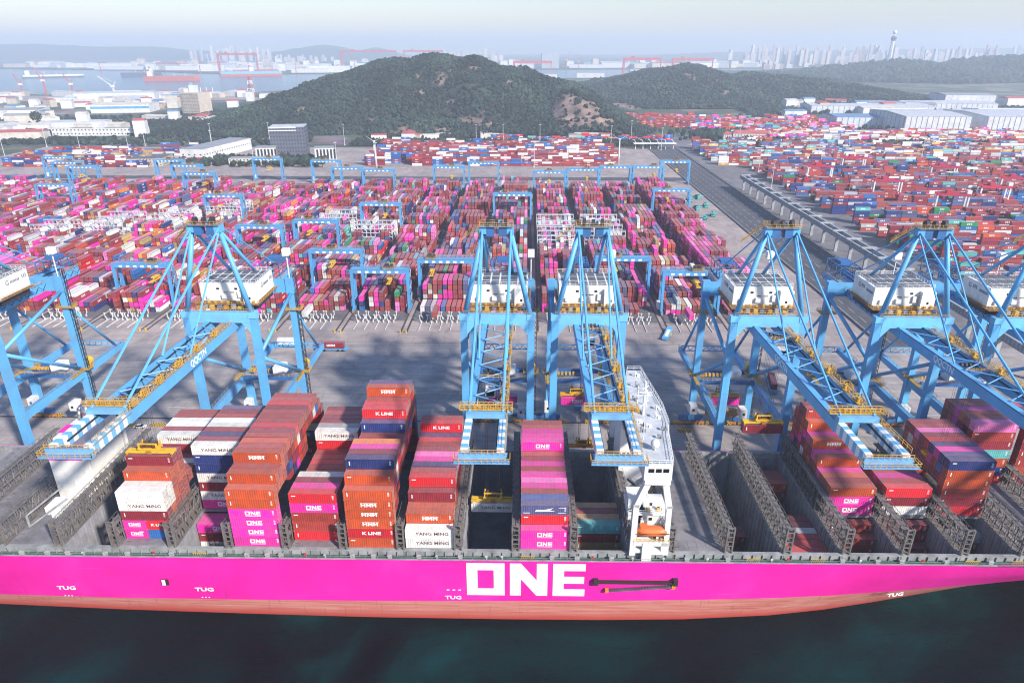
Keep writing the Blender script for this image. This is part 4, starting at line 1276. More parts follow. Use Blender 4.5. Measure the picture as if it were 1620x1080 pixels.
    for y, w in ((-61.2, 1.3), (-29.0, .0)):
        if w:
            mb = MB(); mb.box(-GX - .7, GX + .7, y - .9, y + .9, 55.35, 56.5); cb = mb.build('boom_cross_beam', BLUEP, t)
            mb = MB(); mb.rail([(-GX - 2.2, y + 2.2, 56.8), (GX + 2.2, y + 2.2, 56.8), (GX + 2.2, y - 1.0, 56.8)], h=1.2, t=.12, step=1.1); mb.rail([(-GX - 2.2, y + .6, 56.8), (GX + 2.2, y + .6, 56.8)], h=1.2, t=.12, step=1.1)
            mb.box(-GX - 2.2, GX + 2.2, y + .5, y + 2.3, 56.7, 56.8)
            for q in range(7): mb.cbox((-GX + q * 1.2, y + 1.3, 57.3), (.45, .7, .9))
            mb.build('platform', YEL, cb)
    mb = MB(); mb.box(-GX - 1.2, GX + 1.2, -76.2, -75.4, 53.0, 54.6); mb.box(-GX - 2.0, GX + 2.0, -77.8, -76.2, 53.3, 53.45).box(-GX - 1.4, GX + 1.4, -75.4, -73.4, 53.4, 53.5)
    tip = mb.build('tip_platform', BLUEP, t)
    mb = MB(); mb.rail([(-GX - 2.0, -75.2, 53.4), (-GX - 2.0, -77.7, 53.4), (GX + 2.0, -77.7, 53.4), (GX + 2.0, -75.2, 53.4)], h=1.2, t=.11, step=1.2); mb.rail([(-GX - 1, -76.3, 54.6), (GX + 1, -76.3, 54.6)], h=1.2, t=.11, step=1.2); mb.build('railing', YEL, tip)
    for q in range(7):
        mb = MB(); mb.tube((-.25, 0, 0), (.25, 0, 0), .55, n=8)
        if q == 0: shm = mb.mesh('sheave')
        link('sheave', shm, BLUED, tip, (-2.45 + q * .9, -74.6, 53.9))
    # apex frame
    for s in (-1, 1):
        mb = MB(); mb.tube((s * 9.9, 0, 58.2), (s * 4.1, .6, 83.5), .82, .7, n=12); smooth(mb.build('front_leg', BLUE, t))
        mb = MB(); mb.tube((s * 3.9, 1.2, 83.2), (s * 4.1, 28.5, 58.4), .55, n=10); smooth(mb.build('back_leg', BLUE, t))
        for e_ in (0,):
            mb = MB(); mb.tube((s * 4.2 + e_, 0.4, 83.8), (s * GX + e_, -29, 55.6), .27, n=6); mb.build('forestay', BLUE, t)
        for e_ in (0,):
            mb = MB(); mb.tube((s * 4.2 + e_, 0.2, 84.4), (s * GX + e_, -61, 56.4), .33, n=6); mb.build('forestay', BLUE, t)
        mb = MB(); mb.tube((s * 4.0, 1.4, 84.6), (s * GX, 50, 55.6), .2, n=6); mb.build('backstay', BLUE, t)
        mb = MB(); mb.cbox((s * 4.0, .6, 84.2), (2.0, 2.6, 2.2)); mb.build('apex_block', BLUE, t)
    mb = MB(); mb.box(-3.0, -.7, -.7, 1.9, 82.4, 85.1).box(.7, 3.0, -.7, 1.9, 82.4, 85.1); ax = mb.build('apex_beam', BLUED, t)
    mb = MB(); mb.box(-4.9, 4.9, -1.4, 2.6, 85.35, 85.45); ap = mb.build('apex_platform', GALV, t)
    mb = MB(); mb.rail([(-4.9, -1.4, 85.4), (4.9, -1.4, 85.4), (4.9, 2.6, 85.4), (-4.9, 2.6, 85.4), (-4.9, -1.4, 85.4)], h=1.2, t=.08, step=1.3)
    mb.beam((-4.9, 1.8, 85.4), (-10.4, 3.0, 80.5), .9, .15); mb.rail([(-4.9, 1.4, 85.4), (-10.4, 2.6, 80.5)], h=1.1, t=.1, step=1.5); mb.build('railing', YEL, ap)
    for q, r_ in ((-2.6, 1.2), (2.6, 1.2), (0, 1.0)):
        mb = MB(); mb.tube((q - .45, .4, 86.4), (q + .45, .4, 86.4), r_, n=12); mb.build('sheave', MACH, ap)
    mb = MB(); mb.cbox((.9, 1.8, 86.0), (1.4, 1.0, 1.1)); mb.build('winch_box', BLUEP, ap)
    # machinery house
    hx0, hx1, hy0, hy1, hz0, hz1 = -8.9, 9.3, 8.2, 22.4, 58.7, 64.6
    mb = MB(); mb.box(hx0, hx1, hy0, hy1, hz0, hz1)
    mb.box(hx1 - 4.2, hx1, hy0 - 1.6, hy0, hz0 - .6, hz1 - .9)
    hs = mb.build('machinery_house', HOUSE, t)
    rp_ = None
    for i in range(6):
        for j in range(3):
            x = hx0 + .9 + i * 2.9; y = hy0 + .8 + j * 4.4
            if rp_ is None:
                mb = MB(); mb.box(0, 2.3, 0, 3.7, 0, .12); mb.box(0, 2.3, 1.1, 1.25, .12, .3).box(0, 2.3, 2.4, 2.55, .12, .3)
                rp_ = mb.mesh('roof_panel')
            link('roof_panel', rp_, ROOFP, hs, (x, y, hz1))
    for x, z, w, h in ((-3.2, 62.8, .9, .6), (2.6, 62.8, .9, .6), (-.9, 61.6, 1.4, .25), (1.2, 61.6, 1.4, .25), (7.2, 60.2, .6, .7)):
        yy = hy0 - .04 if x < 5 else hy0 - 1.64
        mb = MB(); mb.cbox((x, yy, z), (w, .08, h)); mb.build('window', GLS, hs)
    for cc, dd in (((-1.2, hy0 - .4, 60.4), (1.6, .8, 1.4)), ((3.6, hy0 - .3, 61.0), (1.0, .6, 2.0)), ((-6.5, hy0 - .3, 60.1), (.9, .6, 1.2))):
        mb = MB(); mb.cbox(cc, dd); mb.build('service_box', HOUSE, hs)
    mb = MB(); mb.rail([(hx0, hy0, hz1), (hx1, hy0, hz1), (hx1, hy1, hz1), (hx0, hy1, hz1), (hx0, hy0, hz1)], h=1.1, t=.08, step=1.6); mb.build('railing', WHITE, hs)
    mb = MB(); mb.box(hx0 - .9, hx1 + .9, hy0 - 3.0, hy1 + .8, hz0 - .45, hz0 - .3); hb = mb.build('house_platform', paint('platform_rust', (.26, .13, .06), .6, .4, .5), hs)
    mb = MB(); mb.rail([(hx0 - .9, hy1, hz0 - .3), (hx0 - .9, hy0 - 3, hz0 - .3), (hx1 + .9, hy0 - 3, hz0 - .3), (hx1 + .9, hy1, hz0 - .3)], h=1.2, t=.07, step=1.6)
    for q in range(9): mb.cbox((hx0 + 1 + q * 2.05, hy0 - 1.9, hz0 + .2), (.6, .6, .6 + .3 * (q % 3)))
    mb.build('railing', YEL, hb)
    mb = MB(); mb.box(hx0 + .5, hx1 - .5, hy0 + .4, hy1 - .4, 56.0, 58.2); mb.build('hoist_frame', MACH, hs)
    for s in (-1, 1):
        xx = hx0 - .05 if s < 0 else hx1 + .05
        gl_ = link('lettering', text_mesh('G', 2.2, .03, .02, 1.0), paint('grey_lettering', (.22, .24, .28), .6, .1, 1), hs, (xx, hy0 + (4.2 if s > 0 else 10.0), 62.6), R(90) * s)
        mb = MB()
        for q in range(7): mb.box(-.03, .03, q * .62, q * .62 + .42, 0, .8)
        mb.box(-.03, .03, 5.6, 6.0, .1, 1.3).box(-.03, .03, 6.4, 6.8, .1, 1.3).box(-.03, .03, 7.2, 7.6, .1, 1.3)
        mb.build('lettering', MATS['grey_lettering'], hs, (xx, hy0 + 5.6 if s > 0 else hy0 + .9, 62.1))
    # radar-like white box on a mast on the rear leg, electrical cabin, back-reach truss
    mb = MB(); mb.tube((LX, 35, 57.9), (LX, 35, 66), .2, n=6); mb.cbox((LX, 35, 67.3), (2.3, 2.2, 2.4)); mb.build('beacon_box', WHITE, t)
    mb = MB()
    for z in (55.6, 60.0):
        for x in (-3.5, 3.5): mb.beam((x, 44, z), (x, 56.5, z), .28)
    for y in (44, 48, 52, 56.3):
        mb.beam((-3.5, y, 60), (3.5, y, 60), .24)
        for x in (-3.5, 3.5): mb.beam((x, y, 55.6), (x, y, 60), .24)
        mb.beam((-3.5, y, 56), (3.5, y, 60), .16)
    mb.cbox((0, 50, 60.6), (4.5, 4.0, 1.0)); mb.build('back_reach_truss', BLUED, t)
    mb = MB(); mb.rail([(-5.2, 28, 55.4), (-5.2, 56, 55.4)], h=1.1, t=.1, step=1.8); mb.rail([(5.2, 28, 55.4), (5.2, 56, 55.4)], h=1.1, t=.1, step=1.8); mb.build('railing', YEL, t)
    mb = MB(); mb.cbox((-LX - .3, 33.0, 8.4), (2.6, 4.2, 3.6)); cb = mb.build('checker_cabin', HOUSE, t)
    mb = MB(); mb.cbox((-LX - .3, 30.86, 8.4), (.8, .1, .9)); mb.build('window', GLS, cb)
    mb = MB(); mb.cbox((LX - 3.2, 30.0, 8.4), (2.4, 4.2, 3.2)); cb = mb.build('checker_cabin', HOUSE, t)
    mb = MB(); mb.cbox((LX - 3.2, 27.86, 8.4), (.8, .1, .9)); mb.build('window', GLS, cb)
    # portal trolley on the side beams
    mb = MB(); mb.box(-9.4, 9.4, 28.4, 30.0, 20.4, 21.8).box(-9.4, 9.4, 36.8, 38.0, 20.4, 21.8).box(-5, 5, 30, 36.8, 20.8, 21.2)
    pt = mb.build('portal_trolley', BLUED, t)
    mb = MB(); mb.box(1.2, 5.0, 30.4, 35.8, 21.2, 24.6); mb.build('trolley_house', WHITE, pt)
    mb = MB(); mb.rail([(-9.2, 28.4, 21.8), (9.2, 28.4, 21.8)], h=1.1, t=.1, step=1.6)
    for q in range(5): mb.cbox((-7 + q * 1.4, 33.6, 21.9), (.8, 1.2, 1.0))
    mb.build('railing', YEL, pt)
    # machinery and cable chains along the top portal beam and between the girders
    for q in range(8):
        mb = MB(); mb.cbox((-7.7 + q * 2.2, 2.6 + .5 * (q % 2), 58.6), (1.2, 1.0, .7 + .4 * (q % 3))); mb.build('equipment_box', [ORG, GALV, YEL, BLUED][q % 4], t)
    for s in (-1, 1):
        mb = MB()
        for q in range(13): mb.beam((s * (GX + 2.1), 2 + q * 4, 55.2), (s * (GX + 2.1), 4 + q * 4, 53.6), .12).beam((s * (GX + 2.1), 4 + q * 4, 53.6), (s * (GX + 2.1), 6 + q * 4, 55.2), .12)
        mb.build('festoon_cable', MACH, t)
    # the boom rises a little towards its tip
    def lift(y): return (-y - 2.6) * .027 if y < -2.6 else 0.0
    stack = list(t.children)
    done = set()
    while stack:
        o = stack.pop(); stack += list(o.children)
        if o.location.length > 0:
            if o.location.y < -2.6 and o.location.z > 50: o.location.z += lift(o.location.y)
            continue
        if o.data.name in done: continue
        done.add(o.data.name)
        for v in o.data.vertices:
            if v.co.y < -2.6 and 50 < v.co.z < 60: v.co.z += lift(v.co.y)
    return t

def main_trolley(y, parent):
    mb = MB(); mb.box(-3.3, 3.3, y - 3.4, y - 2.6, 54.4, 55.2).box(-3.3, 3.3, y + 2.6, y + 3.4, 54.4, 55.2).box(-3.0, -2.2, y - 3, y + 3, 54.4, 55.1).box(2.2, 3.0, y - 3, y + 3, 54.4, 55.1)
    tr = mb.build('trolley', BLUED, parent)
    for q in range(4):
        for dy in (-1.6, 1.4):
            mb = MB(); mb.tube((-1.8 + q * 1.1, y + dy, 55.0), (-1.2 + q * 1.1, y + dy, 55.0), .6, n=8); mb.build('sheave', MACH, tr)
    mb = MB(); mb.rail([(-3.2, y - 3.4, 55.2), (3.2, y - 3.4, 55.2)], h=1.0, t=.09, step=1.2); mb.build('railing', YEL, tr)
    mb = MB(); mb.box(-1.2, 1.2, y - 6.2, y - 3.9, 51.4, 53.6); cb = mb.build('operator_cab', HOUSE, tr)
    mb = MB(); mb.box(-1.0, 1.0, y - 6.28, y - 6.2, 51.7, 53.2); mb.build('window', GLS, cb)
    if y < -2.6:
        for o in [tr] + list(tr.children):
            pass
        tr.location.z += (-y - 2.6) * .027
    return tr

def spreader_parts(t, rope_top, headblock=True):
    mb = MB(); mb.box(-6.0, 6.0, -.85, -.35, .1, .7).box(-6.0, 6.0, .35, .85, .1, .7); mb.box(-6.1, -5.6, -1.2, 1.2, 0, .6).box(5.6, 6.1, -1.2, 1.2, 0, .6)
    mb.box(-2.2, 2.2, -1.0, 1.0, .7, 1.2); mb.build('spreader_beam', SPY, t)
    mb = MB()
    for x in (-6.05, 5.75):
        for y in (-1.25, .95): mb.box(x, x + .3, y, y + .3, -.35, .3)
    mb.cbox((0, -1.05, .5), (1.3, .3, .9)); mb.build('flipper', ORG, t)
    mb = MB()
    for x in (-2.4, 2.4):
        mb.beam((x, -1.0, 1.2), (x * .92, -1.0, 3.0), .35); mb.beam((x, 1.0, 1.2), (x * .92, 1.0, 3.0), .35)
    mb.box(-2.7, 2.7, -1.2, -.8, 1.3, 1.7).box(-2.7, 2.7, .8, 1.2, 1.3, 1.7).box(-2.5, 2.5, -1.1, -.8, 2.8, 3.1)
    mb.build('headblock', SPY, t)
    SHB = paint('sheave_brown', (.14, .05, .02), .6, .3)
    for x in (-1.5, 1.5):
        for y in (-.6, .6):
            mb = MB(); mb.tube((x - .2, y, 2.2), (x + .2, y, 2.2), .65, n=10); mb.build('sheave', SHB, t)
    mb = MB(); mb.cbox((0, 0, 1.8), (1.6, 1.4, .9)); mb.build('cable_basket', SHB, t)
    mb = MB()
    for x in (-1.9, -1.4, 1.4, 1.9):
        for y in (-.8, .8): mb.tube((x, y, 2.4), (x * .95, y * 1.6, rope_top), .035, n=4, caps=False)
    tag(mb.build('hoist_rope', MACH, t), kind='stuff')

cranes = []
CRX = [(-178.0, 'leftmost blue quay crane, only its right half inside the picture'), (-94.6, 'blue quay crane reaching out over the white ship funnel'),
       (-8.8, 'blue quay crane lowering a white container into an open hold'), (19.2, 'blue quay crane whose boom ends beside the white ship bridge'),
       (73.6, 'blue quay crane just right of the white ship bridge with maroon load'), (117.0, 'blue quay crane second from the right edge of the quay'),
       (152.4, 'rightmost blue quay crane whose boom leaves the picture')]
c0 = build_crane()
TROL = [-20, -51, -37, -2.5, -9, -30, -34]
for i, (x, lab) in enumerate(CRX):
    c = c0 if i == 0 else copy_tree(c0)
    c.location = (x, 195, QZ)
    tag(c, lab, 'quay crane', 'ship to shore cranes along the quay')
    cranes.append(c)
for i, c in enumerate(cranes):
    main_trolley(TROL[i], c)
# hanging spreaders (each hangs on ropes and swings on its own)
def spreader(loc, rope, label, rot=0.0):
    t = thing('container_spreader', label, 'spreader', loc, rot, 'spreaders hanging under the cranes')
    spreader_parts(t, rope - loc[2])
    return t
BH = QZ + 54.6
p = ship_xf(-97.2, 150.5, 41.3); spreader(p, BH, 'yellow spreader resting on a maroon container beside the funnel')
spreader((-8.8, 158.2, 21.4), BH, 'amber spreader lowering a white lettered container into the open hold')
container('W', ['W'], (-8.8, 158.2, 18.2), 'white lettered container hanging in the open hold under a spreader', 0, '40')
spreader((19.2, 192.6, 17.8), BH, 'amber spreader low over the quay edge behind an open hold')
spreader((73.6, 186.2, 31.2), BH, 'yellow spreader carrying a maroon container right of the ship bridge')
container('D', ['upright'], (73.6, 186.2, 28.0), 'maroon container hanging from a spreader over the first hold past bridge', 0, '40', flip=True)
spreader((117.0, 165.0, 34), BH, 'yellow spreader hanging between stacks under the second crane from right')
spreader((73.6, 228, 18.4), QZ + 20.9, 'yellow spreader with pink container between crane legs right of the bridge')
container('M', ['small'], (73.6, 228, 15.2), 'magenta container lifted between the legs of a quay crane by bridge', 0, '40', flip=True)
container('Y', ['small'], (74.6, 229, 9.6), 'tan container waiting on the transfer platform between crane legs', 0, '40', flip=True)
container('M', ['M'], (19.6, 229, 14.0), 'magenta lettered container between the legs of the crane beside the bridge', 0, '40', flip=False)
spreader((19.2, 229.6, 17.4), QZ + 20.9, 'yellow spreader over a magenta container between crane legs')
container('M', ['M'], (-9.4, 243, 7.0), 'magenta container under the back of the crane holding the white container', 0, '40')
# ================================================================== STACKING YARD
YZ = 5.05
PALY = 'RRRRRRHHHHHHHHHHHDDDDDDDDDDMMMMMMMPPOOKWWNNNNNGGBBYTES'
PALL = 'RRRRRRHHHHHHHHDDDDDDDMMMMMMMPPOOWWWWNNNNGBACSKY'
ry = random.Random(5)
PITCH, X0B = 33.4, 4.6
REEFER = []        # (block, y)
def block_fill(i, y0=341.0, y1=700.0):
    xb = X0B + PITCH * i
    nb = int((y1 - y0) / 13.0)
    hs = np.zeros((nb, 9), int); cl = {}
    run = [ry.choice(PALL if i < -5 else PALY) for _ in range(9)]
    for j in range(nb):
        y = y0 + 13 * j
        base = ry.choice((2, 3, 3, 4, 4, 4, 5)) if i > -3 else ry.choice((3, 3, 4, 4))
        if j == 0: base = ry.choice((2, 3, 3))
        if i >= 3: base = ry.choice((5, 5, 4, 5)) if j > 3 else ry.choice((1, 2, 4, 5))
        kind = ry.random(); hr = base
        for r in range(9):
            hr = hr + ry.choice((-2, -1, 1, 2)) if ry.random() < .3 else hr
            hr = max(base - 2, min(base + 1, hr)); h = hr
            if ry.random() < .04: h = 0
            hs[j, r] = max(0, min(5, h))
            if kind < .5: run[r] = ry.choice(PALL if i < -5 else PALY)
            for t in range(5):
                c = run[r] if ry.random() < .45 else ry.choice(PALL if i < -5 else PALY)
                if i >= 3: c = ry.choice('DDDHHRMMMPNHRD')
                cl[(j, r, t)] = c
    for (bi, jy) in REEFER:
        if bi == i:
            for j in range(nb):
                if abs(y0 + 13 * j - jy) < 6.6:
                    for r in range(9):
                        hs[j, r] = ry.choice((2, 3, 4, 4, 5))
                        for t in range(5): cl[(j, r, t)] = ry.choice('WWWWWSPMRGW')
    for j in range(nb):
        y = y0 + 13 * j + 6.3
        for r in range(9):
            x = xb + 4.0 + r * 2.83 + 1.3
            for t in range(hs[j, r]):
                top = t == hs[j, r] - 1
                fr = j == 0 or hs[j - 1, r] <= t
                rt = r == 8 or hs[j, r + 1] <= t
                lf = r == 0 or hs[j, r - 1] <= t
                if not (top or fr or (rt if x < 0 else lf)): continue
                STUFF.append((x + ry.uniform(-.08, .08), y + ry.uniform(-.2, .2), YZ + t * 2.75, math.pi / 2, 12.19, cl[(j, r, t)], 2.7))

REEFER += [(0, 458), (0, 471), (0, 484), (0, 502), (0, 522), (1, 471), (1, 489), (1, 505), (1, 522), (-4, 500), (-4, 486), (-5, 520), (-5, 535), (-8, 545), (-8, 570), (-9, 500), (-9, 516), (-9, 535), (-10, 490), (-10, 506), (-10, 525), (-11, 480), (-11, 496)]
for i in range(-17, 4):
    if i == 4: continue
    block_fill(i, 336.0 + (11.0 if i > 0 else (13 if i > -5 else 9)), 700.0)

# reefer racks: white steel frames across a block, one frame between two bays
RACKM = paint('rack_white', (0.62, 0.64, 0.67), .5, .25, .5)
rack_me = None
for n_, (i, y) in enumerate(REEFER):
    if rack_me is None:
        mb = MB()
        W_ = 28.2
        for q in range(10):
            for yy in (-.6, .6): mb.box(q * W_ / 9 - .14, q * W_ / 9 + .14, yy - .12, yy + .12, 0, 14.8)
        for z in (2.9, 5.8, 8.7, 11.6, 14.5): mb.box(-.2, W_ + .2, -.75, .75, z, z + .22)
        mb.rail([(0, -.7, 14.7), (W_, -.7, 14.7)], h=1.1, t=.1, step=3.1)
        rack_me = mb.mesh('rack_frame')
    xb = X0B + PITCH * i + 2.8
    t = link('reefer_rack', rack_me, RACKM, None, (xb, y - .3, YZ))
    tag(t, '%s white reefer rack from the quay in the block %s' % (ORD(1 + sum(1 for (a, b_) in REEFER if a == i and b_ < y)), ('%s left of the middle' % ORD(-i)) if i < 0 else ('%s right of the middle' % ORD(i + 1))), 'reefer rack', 'white reefer racks in the stacks')

# rails of the yard gantries
mb = MB()
for i in range(-17, 5):
    x = X0B + PITCH * i
    for s in (-1.5, 1.5):
        mb.box(x + s - .5, x + s + .5, 319, 716, 5.03, 5.06)
    mb.slot = 0
tag(mb.build('gantry_rail_bed', paint('rail_bed', (.11, .085, .075), .8, .4, .3)), kind='structure')
mb = MB()
for i in range(-17, 5):
    x = X0B + PITCH * i
    for s in (-1.5, 1.5): mb.box(x + s - .09, x + s + .09, 319, 716, 5.07, 5.17)
tag(mb.build('gantry_rail_track', STEELD), kind='structure')
BUF = None
for i in range(-16, 5):
    x = X0B + PITCH * i
    for s in (-1.5, 1.5):
        if BUF is None:
            mb = MB(); mb.box(-.35, .35, -.5, .5, 0, .5); mb.beam((0, .3, .4), (0, -.1, 1.7), .4); BUF = mb.mesh('rail_buffer_stop')
        o = link('rail_buffer_stop', BUF, SPY, None, (x + s, 318.4, 5.03))
        tag(o, 'yellow buffer stop at the quay end of a yard gantry rail', 'buffer stop', 'buffer stops at the ends of the gantry rails')

# yard gantry cranes ------------------------------------------------------------------------------
ASCB = paint('gantry_blue', (0.075, 0.31, 0.60), 0.45, 0.16, 0.15, rust=.05)
def build_asc():
    t = thing('yard_gantry_crane', 'gantry', 'gantry crane', (0, 0, 5.1))
    hw = 15.1
    for y in (-2.3, 2.3):
        mb = MB(); mb.box(-hw - .8, hw + .8, y - .75, y + .75, 21.6, 23.6); g_ = mb.build('girder', ASCB, t)
        mb = MB(); mb.rail([(-hw, y + (1.0 if y > 0 else -1.0), 23.6), (hw, y + (1.0 if y > 0 else -1.0), 23.6)], h=1.1, t=.1, step=3.0); mb.build('railing', paint('rail_pale', (.32, .45, .55), .5, .2), g_)
        if y < 0:
            mb = MB()
            for q in range(6): mb.box(-11.5 + q * 4.0, -9.7 + q * 4.0, y - .82, y - .76, 21.9, 23.0)
            mb.build('sign_plate', WLET, g_)
    for s in (-1, 1):
        for y, yb in ((-2.3, -3.6), (2.3, 3.6)):
            mb = MB(); mb.beam((s * hw, yb, 2.0), (s * hw, y, 21.6), 1.2, 1.5, 1.5, 1.4); mb.build('leg', ASCB, t)
        mb = MB(); mb.beam((s * hw, -6.2, 1.7), (s * hw, 6.2, 1.7), 1.2, 1.3); sl = mb.build('sill_beam', ASCB, t)
        mb = MB()
        for q in range(4):
            yy = -5.6 + q * 3.73
            mb.beam((s * hw, yy - 1.2, .75), (s * hw, yy + 1.2, .75), .9, .7); mb.tube((s * hw - .3, yy - .7, .45), (s * hw + .3, yy - .7, .45), .4, n=8); mb.tube((s * hw - .3, yy + .7, .45), (s * hw + .3, yy + .7, .45), .4, n=8)
        mb.build('bogie', ORG, sl)
        mb = MB(); mb.tube((s * hw, -3.3, 6.5), (s * hw, 2.7, 15), .22, n=6); mb.build('brace', ASCB, t)
        if s < 0:
            mb = MB(); mb.cbox((s * hw - 1.1, 0, 4.2), (1.6, 4.6, 3.6)); mb.build('electrical_cabin', HOUSE, t)
    mb = MB()
    for q in range(6):
        z = 3 + q * 3.3; mb.beam((hw + 1.1, -1.6, z), (hw + 1.1, 1.6, z + 3.3), .55, .12) if q % 2 else mb.beam((hw + 1.1, 1.6, z), (hw + 1.1, -1.6, z + 3.3), .55, .12)
    mb.build('stairs', GALV, t)
    return t
def asc_trolley(t, x):
    mb = MB(); mb.box(x - 3, x + 3, -3.2, 3.2, 23.7, 24.5); tr = mb.build('trolley', paint('trolley_grey', (.24, .25, .27), .5, .3), t)
    mb = MB(); mb.cbox((x - 1.2, 0, 25.3), (1.8, 3.4, 1.6)); mb.tube((x + 1.2, -1.8, 25.2), (x + 1.2, 1.8, 25.2), .75, n=8); mb.cbox((x + .6, -2.4, 25), (2.6, .8, 1.0)); mb.build('hoist', MACH, tr)
    mb = MB(); mb.rail([(x - 3, -3.2, 24.5), (x + 3, -3.2, 24.5), (x + 3, 3.2, 24.5), (x - 3, 3.2, 24.5), (x - 3, -3.2, 24.5)], h=1.2, t=.12, step=1.5); mb.build('railing', YEL, tr)
# (left rail index, distance, trolley offset, spreader height or None)
ASCS = [(-4, 389, -3, 14), (-3, 351.5, 5, 16.5), (-2, 371, -8, 15), (-4, 520, 3, 13), (-5, 676, 2, None), (-6, 687, 0, None), (-3, 697, 3, 12), (-2, 723, -2, None), (-1, 559, -6, None),
        (0, 669, 0, 13), (1, 685, 4, 13), (2, 701, -4, None), (3, 702, 6, 14), (4, 736, 2, 13), (3, 581, -3, 14), (1, 377, -4, 14), (2, 351, 3, 16),
        (-16, 752, 0, None), (-15, 717, 3, None), (-14, 689, -3, 13), (-13, 592, 2, None), (-12, 732, 0, None), (-10, 654, 4, 12), (-8, 549, -4, 13), (-6, 447, 3, 14), (-5, 463, -5, 14), (-9, 744, 2, 12), (-7, 732, -3, None), (-7, 359, 6, 14), (-11, 700, 3, None)]
asc0 = build_asc()
seen = {}
for n_, (i, y, tx, sz) in enumerate(ASCS):
    t = asc0 if n_ == 0 else copy_tree(asc0)
    xc = X0B + PITCH * (i + .5)
    t.location = (xc, y, 5.1)
    pos = 'nearest' if y < 420 else ('farthest' if y > 660 else 'midway')
    where = {'nearest': 'at the quay end', 'midway': 'halfway along', 'farthest': 'at the landward end'}[pos]
    side = ('%s left of the middle' % ORD(-i)) if i < 0 else ('%s right of the middle' % ORD(i + 1))
    lab = 'blue yard gantry %s of the block %s' % (where, side)
    tag(t, lab, 'gantry crane', 'blue gantry cranes over the stacks')
    seen[t.name] = (xc, y)
    pend = (t, tx)
for n_, (i, y, tx, sz) in enumerate(ASCS):
    xc = X0B + PITCH * (i + .5)
    nm = [k for k, v in seen.items() if v == (xc, y)][0]
    asc_trolley(D.objects[nm], tx)
    if sz:
        s = thing('container_spreader', 'yellow spreader under the yard gantry %s of block %s' % ('near the quay' if y < 420 else ('far back' if y > 660 else 'midway'), ('%s left of middle' % ORD(-i)) if i < 0 else ('%s right of middle' % ORD(i + 1))), 'spreader', (xc + tx, y, 5.1 + sz), math.pi / 2, 'spreaders hanging under the yard gantries')
        mb = MB(); mb.box(-6, 6, -.8, -.3, 0, .6).box(-6, 6, .3, .8, 0, .6).box(-6.1, -5.6, -1.2, 1.2, 0, .5).box(5.6, 6.1, -1.2, 1.2, 0, .5); mb.build('spreader_beam', SPY, s)
        mb = MB(); mb.box(-2.6, 2.6, -1.2, 1.2, 1.6, 2.3); mb.beam((-2.4, 0, .5), (-2.4, 0, 1.8), .5); mb.beam((2.4, 0, .5), (2.4, 0, 1.8), .5); mb.build('headblock', SPY, s)
        mb = MB()
        for x in (-2.2, 2.2):
            for yy in (-.9, .9): mb.tube((x, yy, 2.2), (x * .8, yy * 1.5, 23.8 - sz), .045, n=4, caps=False)
        tag(mb.build('hoist_rope', MACH, s), kind='stuff')

# transfer racks at the quay end of the blocks ------------------------------------------------------
RKW = paint('transfer_rack_white', (.66, .66, .66), .5, .2, .6)
mb = MB()
mb.box(-.16, .16, -9.5, 3.2, 0, .35)
mb.slot = 0
bar_me = mb.mesh('ground_bar')
mb = MB()
for y in (-2.8, 2.4):
    mb.box(-.3, .3, y - .3, y + .3, 0, 1.2); mb.beam((0, y, 1.0), (-.75, y, 2.3), .34); mb.beam((-.75, y, 2.2), (-.75, y, 4.2), .32); mb.beam((-1.15, y, 4.2), (-.2, y, 4.2), .35)
post_me = mb.mesh('stand')
ri = 0
for i in range(-9, 4):
    xb = X0B + PITCH * i
    for q in range(4):
        x = xb + 7.2 + q * 5.4
        t = thing('transfer_rack', '%s white rack from the left before the block %s' % (ORD(q + 1), ('%s left of the middle' % ORD(-i)) if i < 0 else ('%s right of the middle' % ORD(i + 1))), 'transfer rack', (x, 331.5, YZ), 0, 'white transfer racks at the block ends')
        link('ground_bar', bar_me, RKW, t); link('stand', post_me, RKW, t, (0, 3.5, 0)); link('stand', post_me, RKW, t, (2.6, 3.5, 0), math.pi)
for (x, ch) in ((-115.2, 'W'), (-47.6, 'R'), (85.0, 'M')):
    container(ch, [], (x, 334.5, YZ + 4.2), '%s container set down on a white transfer rack in front of the stacks' % CC[ch][0], -math.pi / 2, '40', group='containers on the transfer racks')

# ------------------------------------------------------------------ vehicles
TYRE = paint('tyre', (.015, .015, .016), .8, .2, 2)
def agv(loc, rot, label, load=None, lab2=None):
    t = thing('automated_truck', label, 'truck', loc, rot, 'driverless trucks on the quay')
    mb = MB(); mb.box(-7.2, 7.2, -1.45, 1.45, .75, 1.35); mb.box(-7.3, -6.3, -1.5, 1.5, .5, 1.9).box(6.3, 7.3, -1.5, 1.5, .5, 1.9); mb.build('chassis', BLUE, t)
    mb = MB()
    for x in (-5.4, -3.2, 3.2, 5.4):
        for y in (-1.2, 1.2): mb.tube((x, y - .25, .55), (x, y + .25, .55), .55, n=10)
    mb.build('wheel', TYRE, t)
    mb = MB(); mb.box(-4.5, 4.5, -.8, .8, 1.35, 1.5); mb.build('load_frame', WHITE, t)
    if load:
        p = Matrix.Translation(Vector(loc)) @ Matrix.Rotation(rot, 4, 'Z') @ Vector((0, 0, 1.55))
        container(load[0], load[1], p, lab2, rot, '40', group='containers riding on trucks')
agv((-92.5, 296, 5.06), 0, 'blue driverless truck carrying a maroon container left of the middle of the quay', ('D', ['O']), 'maroon lettered container riding on a truck left of the middle of quay')
agv((-113.5, 300, 5.06), 0, 'pale driverless truck behind the crane over the funnel', ('W', []), 'white container riding on a truck behind the crane over the funnel')
agv((104.8, 262, 5.06), R(78), 'blue driverless truck with a long maroon container right of the bridge', ('D', ['small']), 'maroon container riding on a truck seen end on right of bridge')
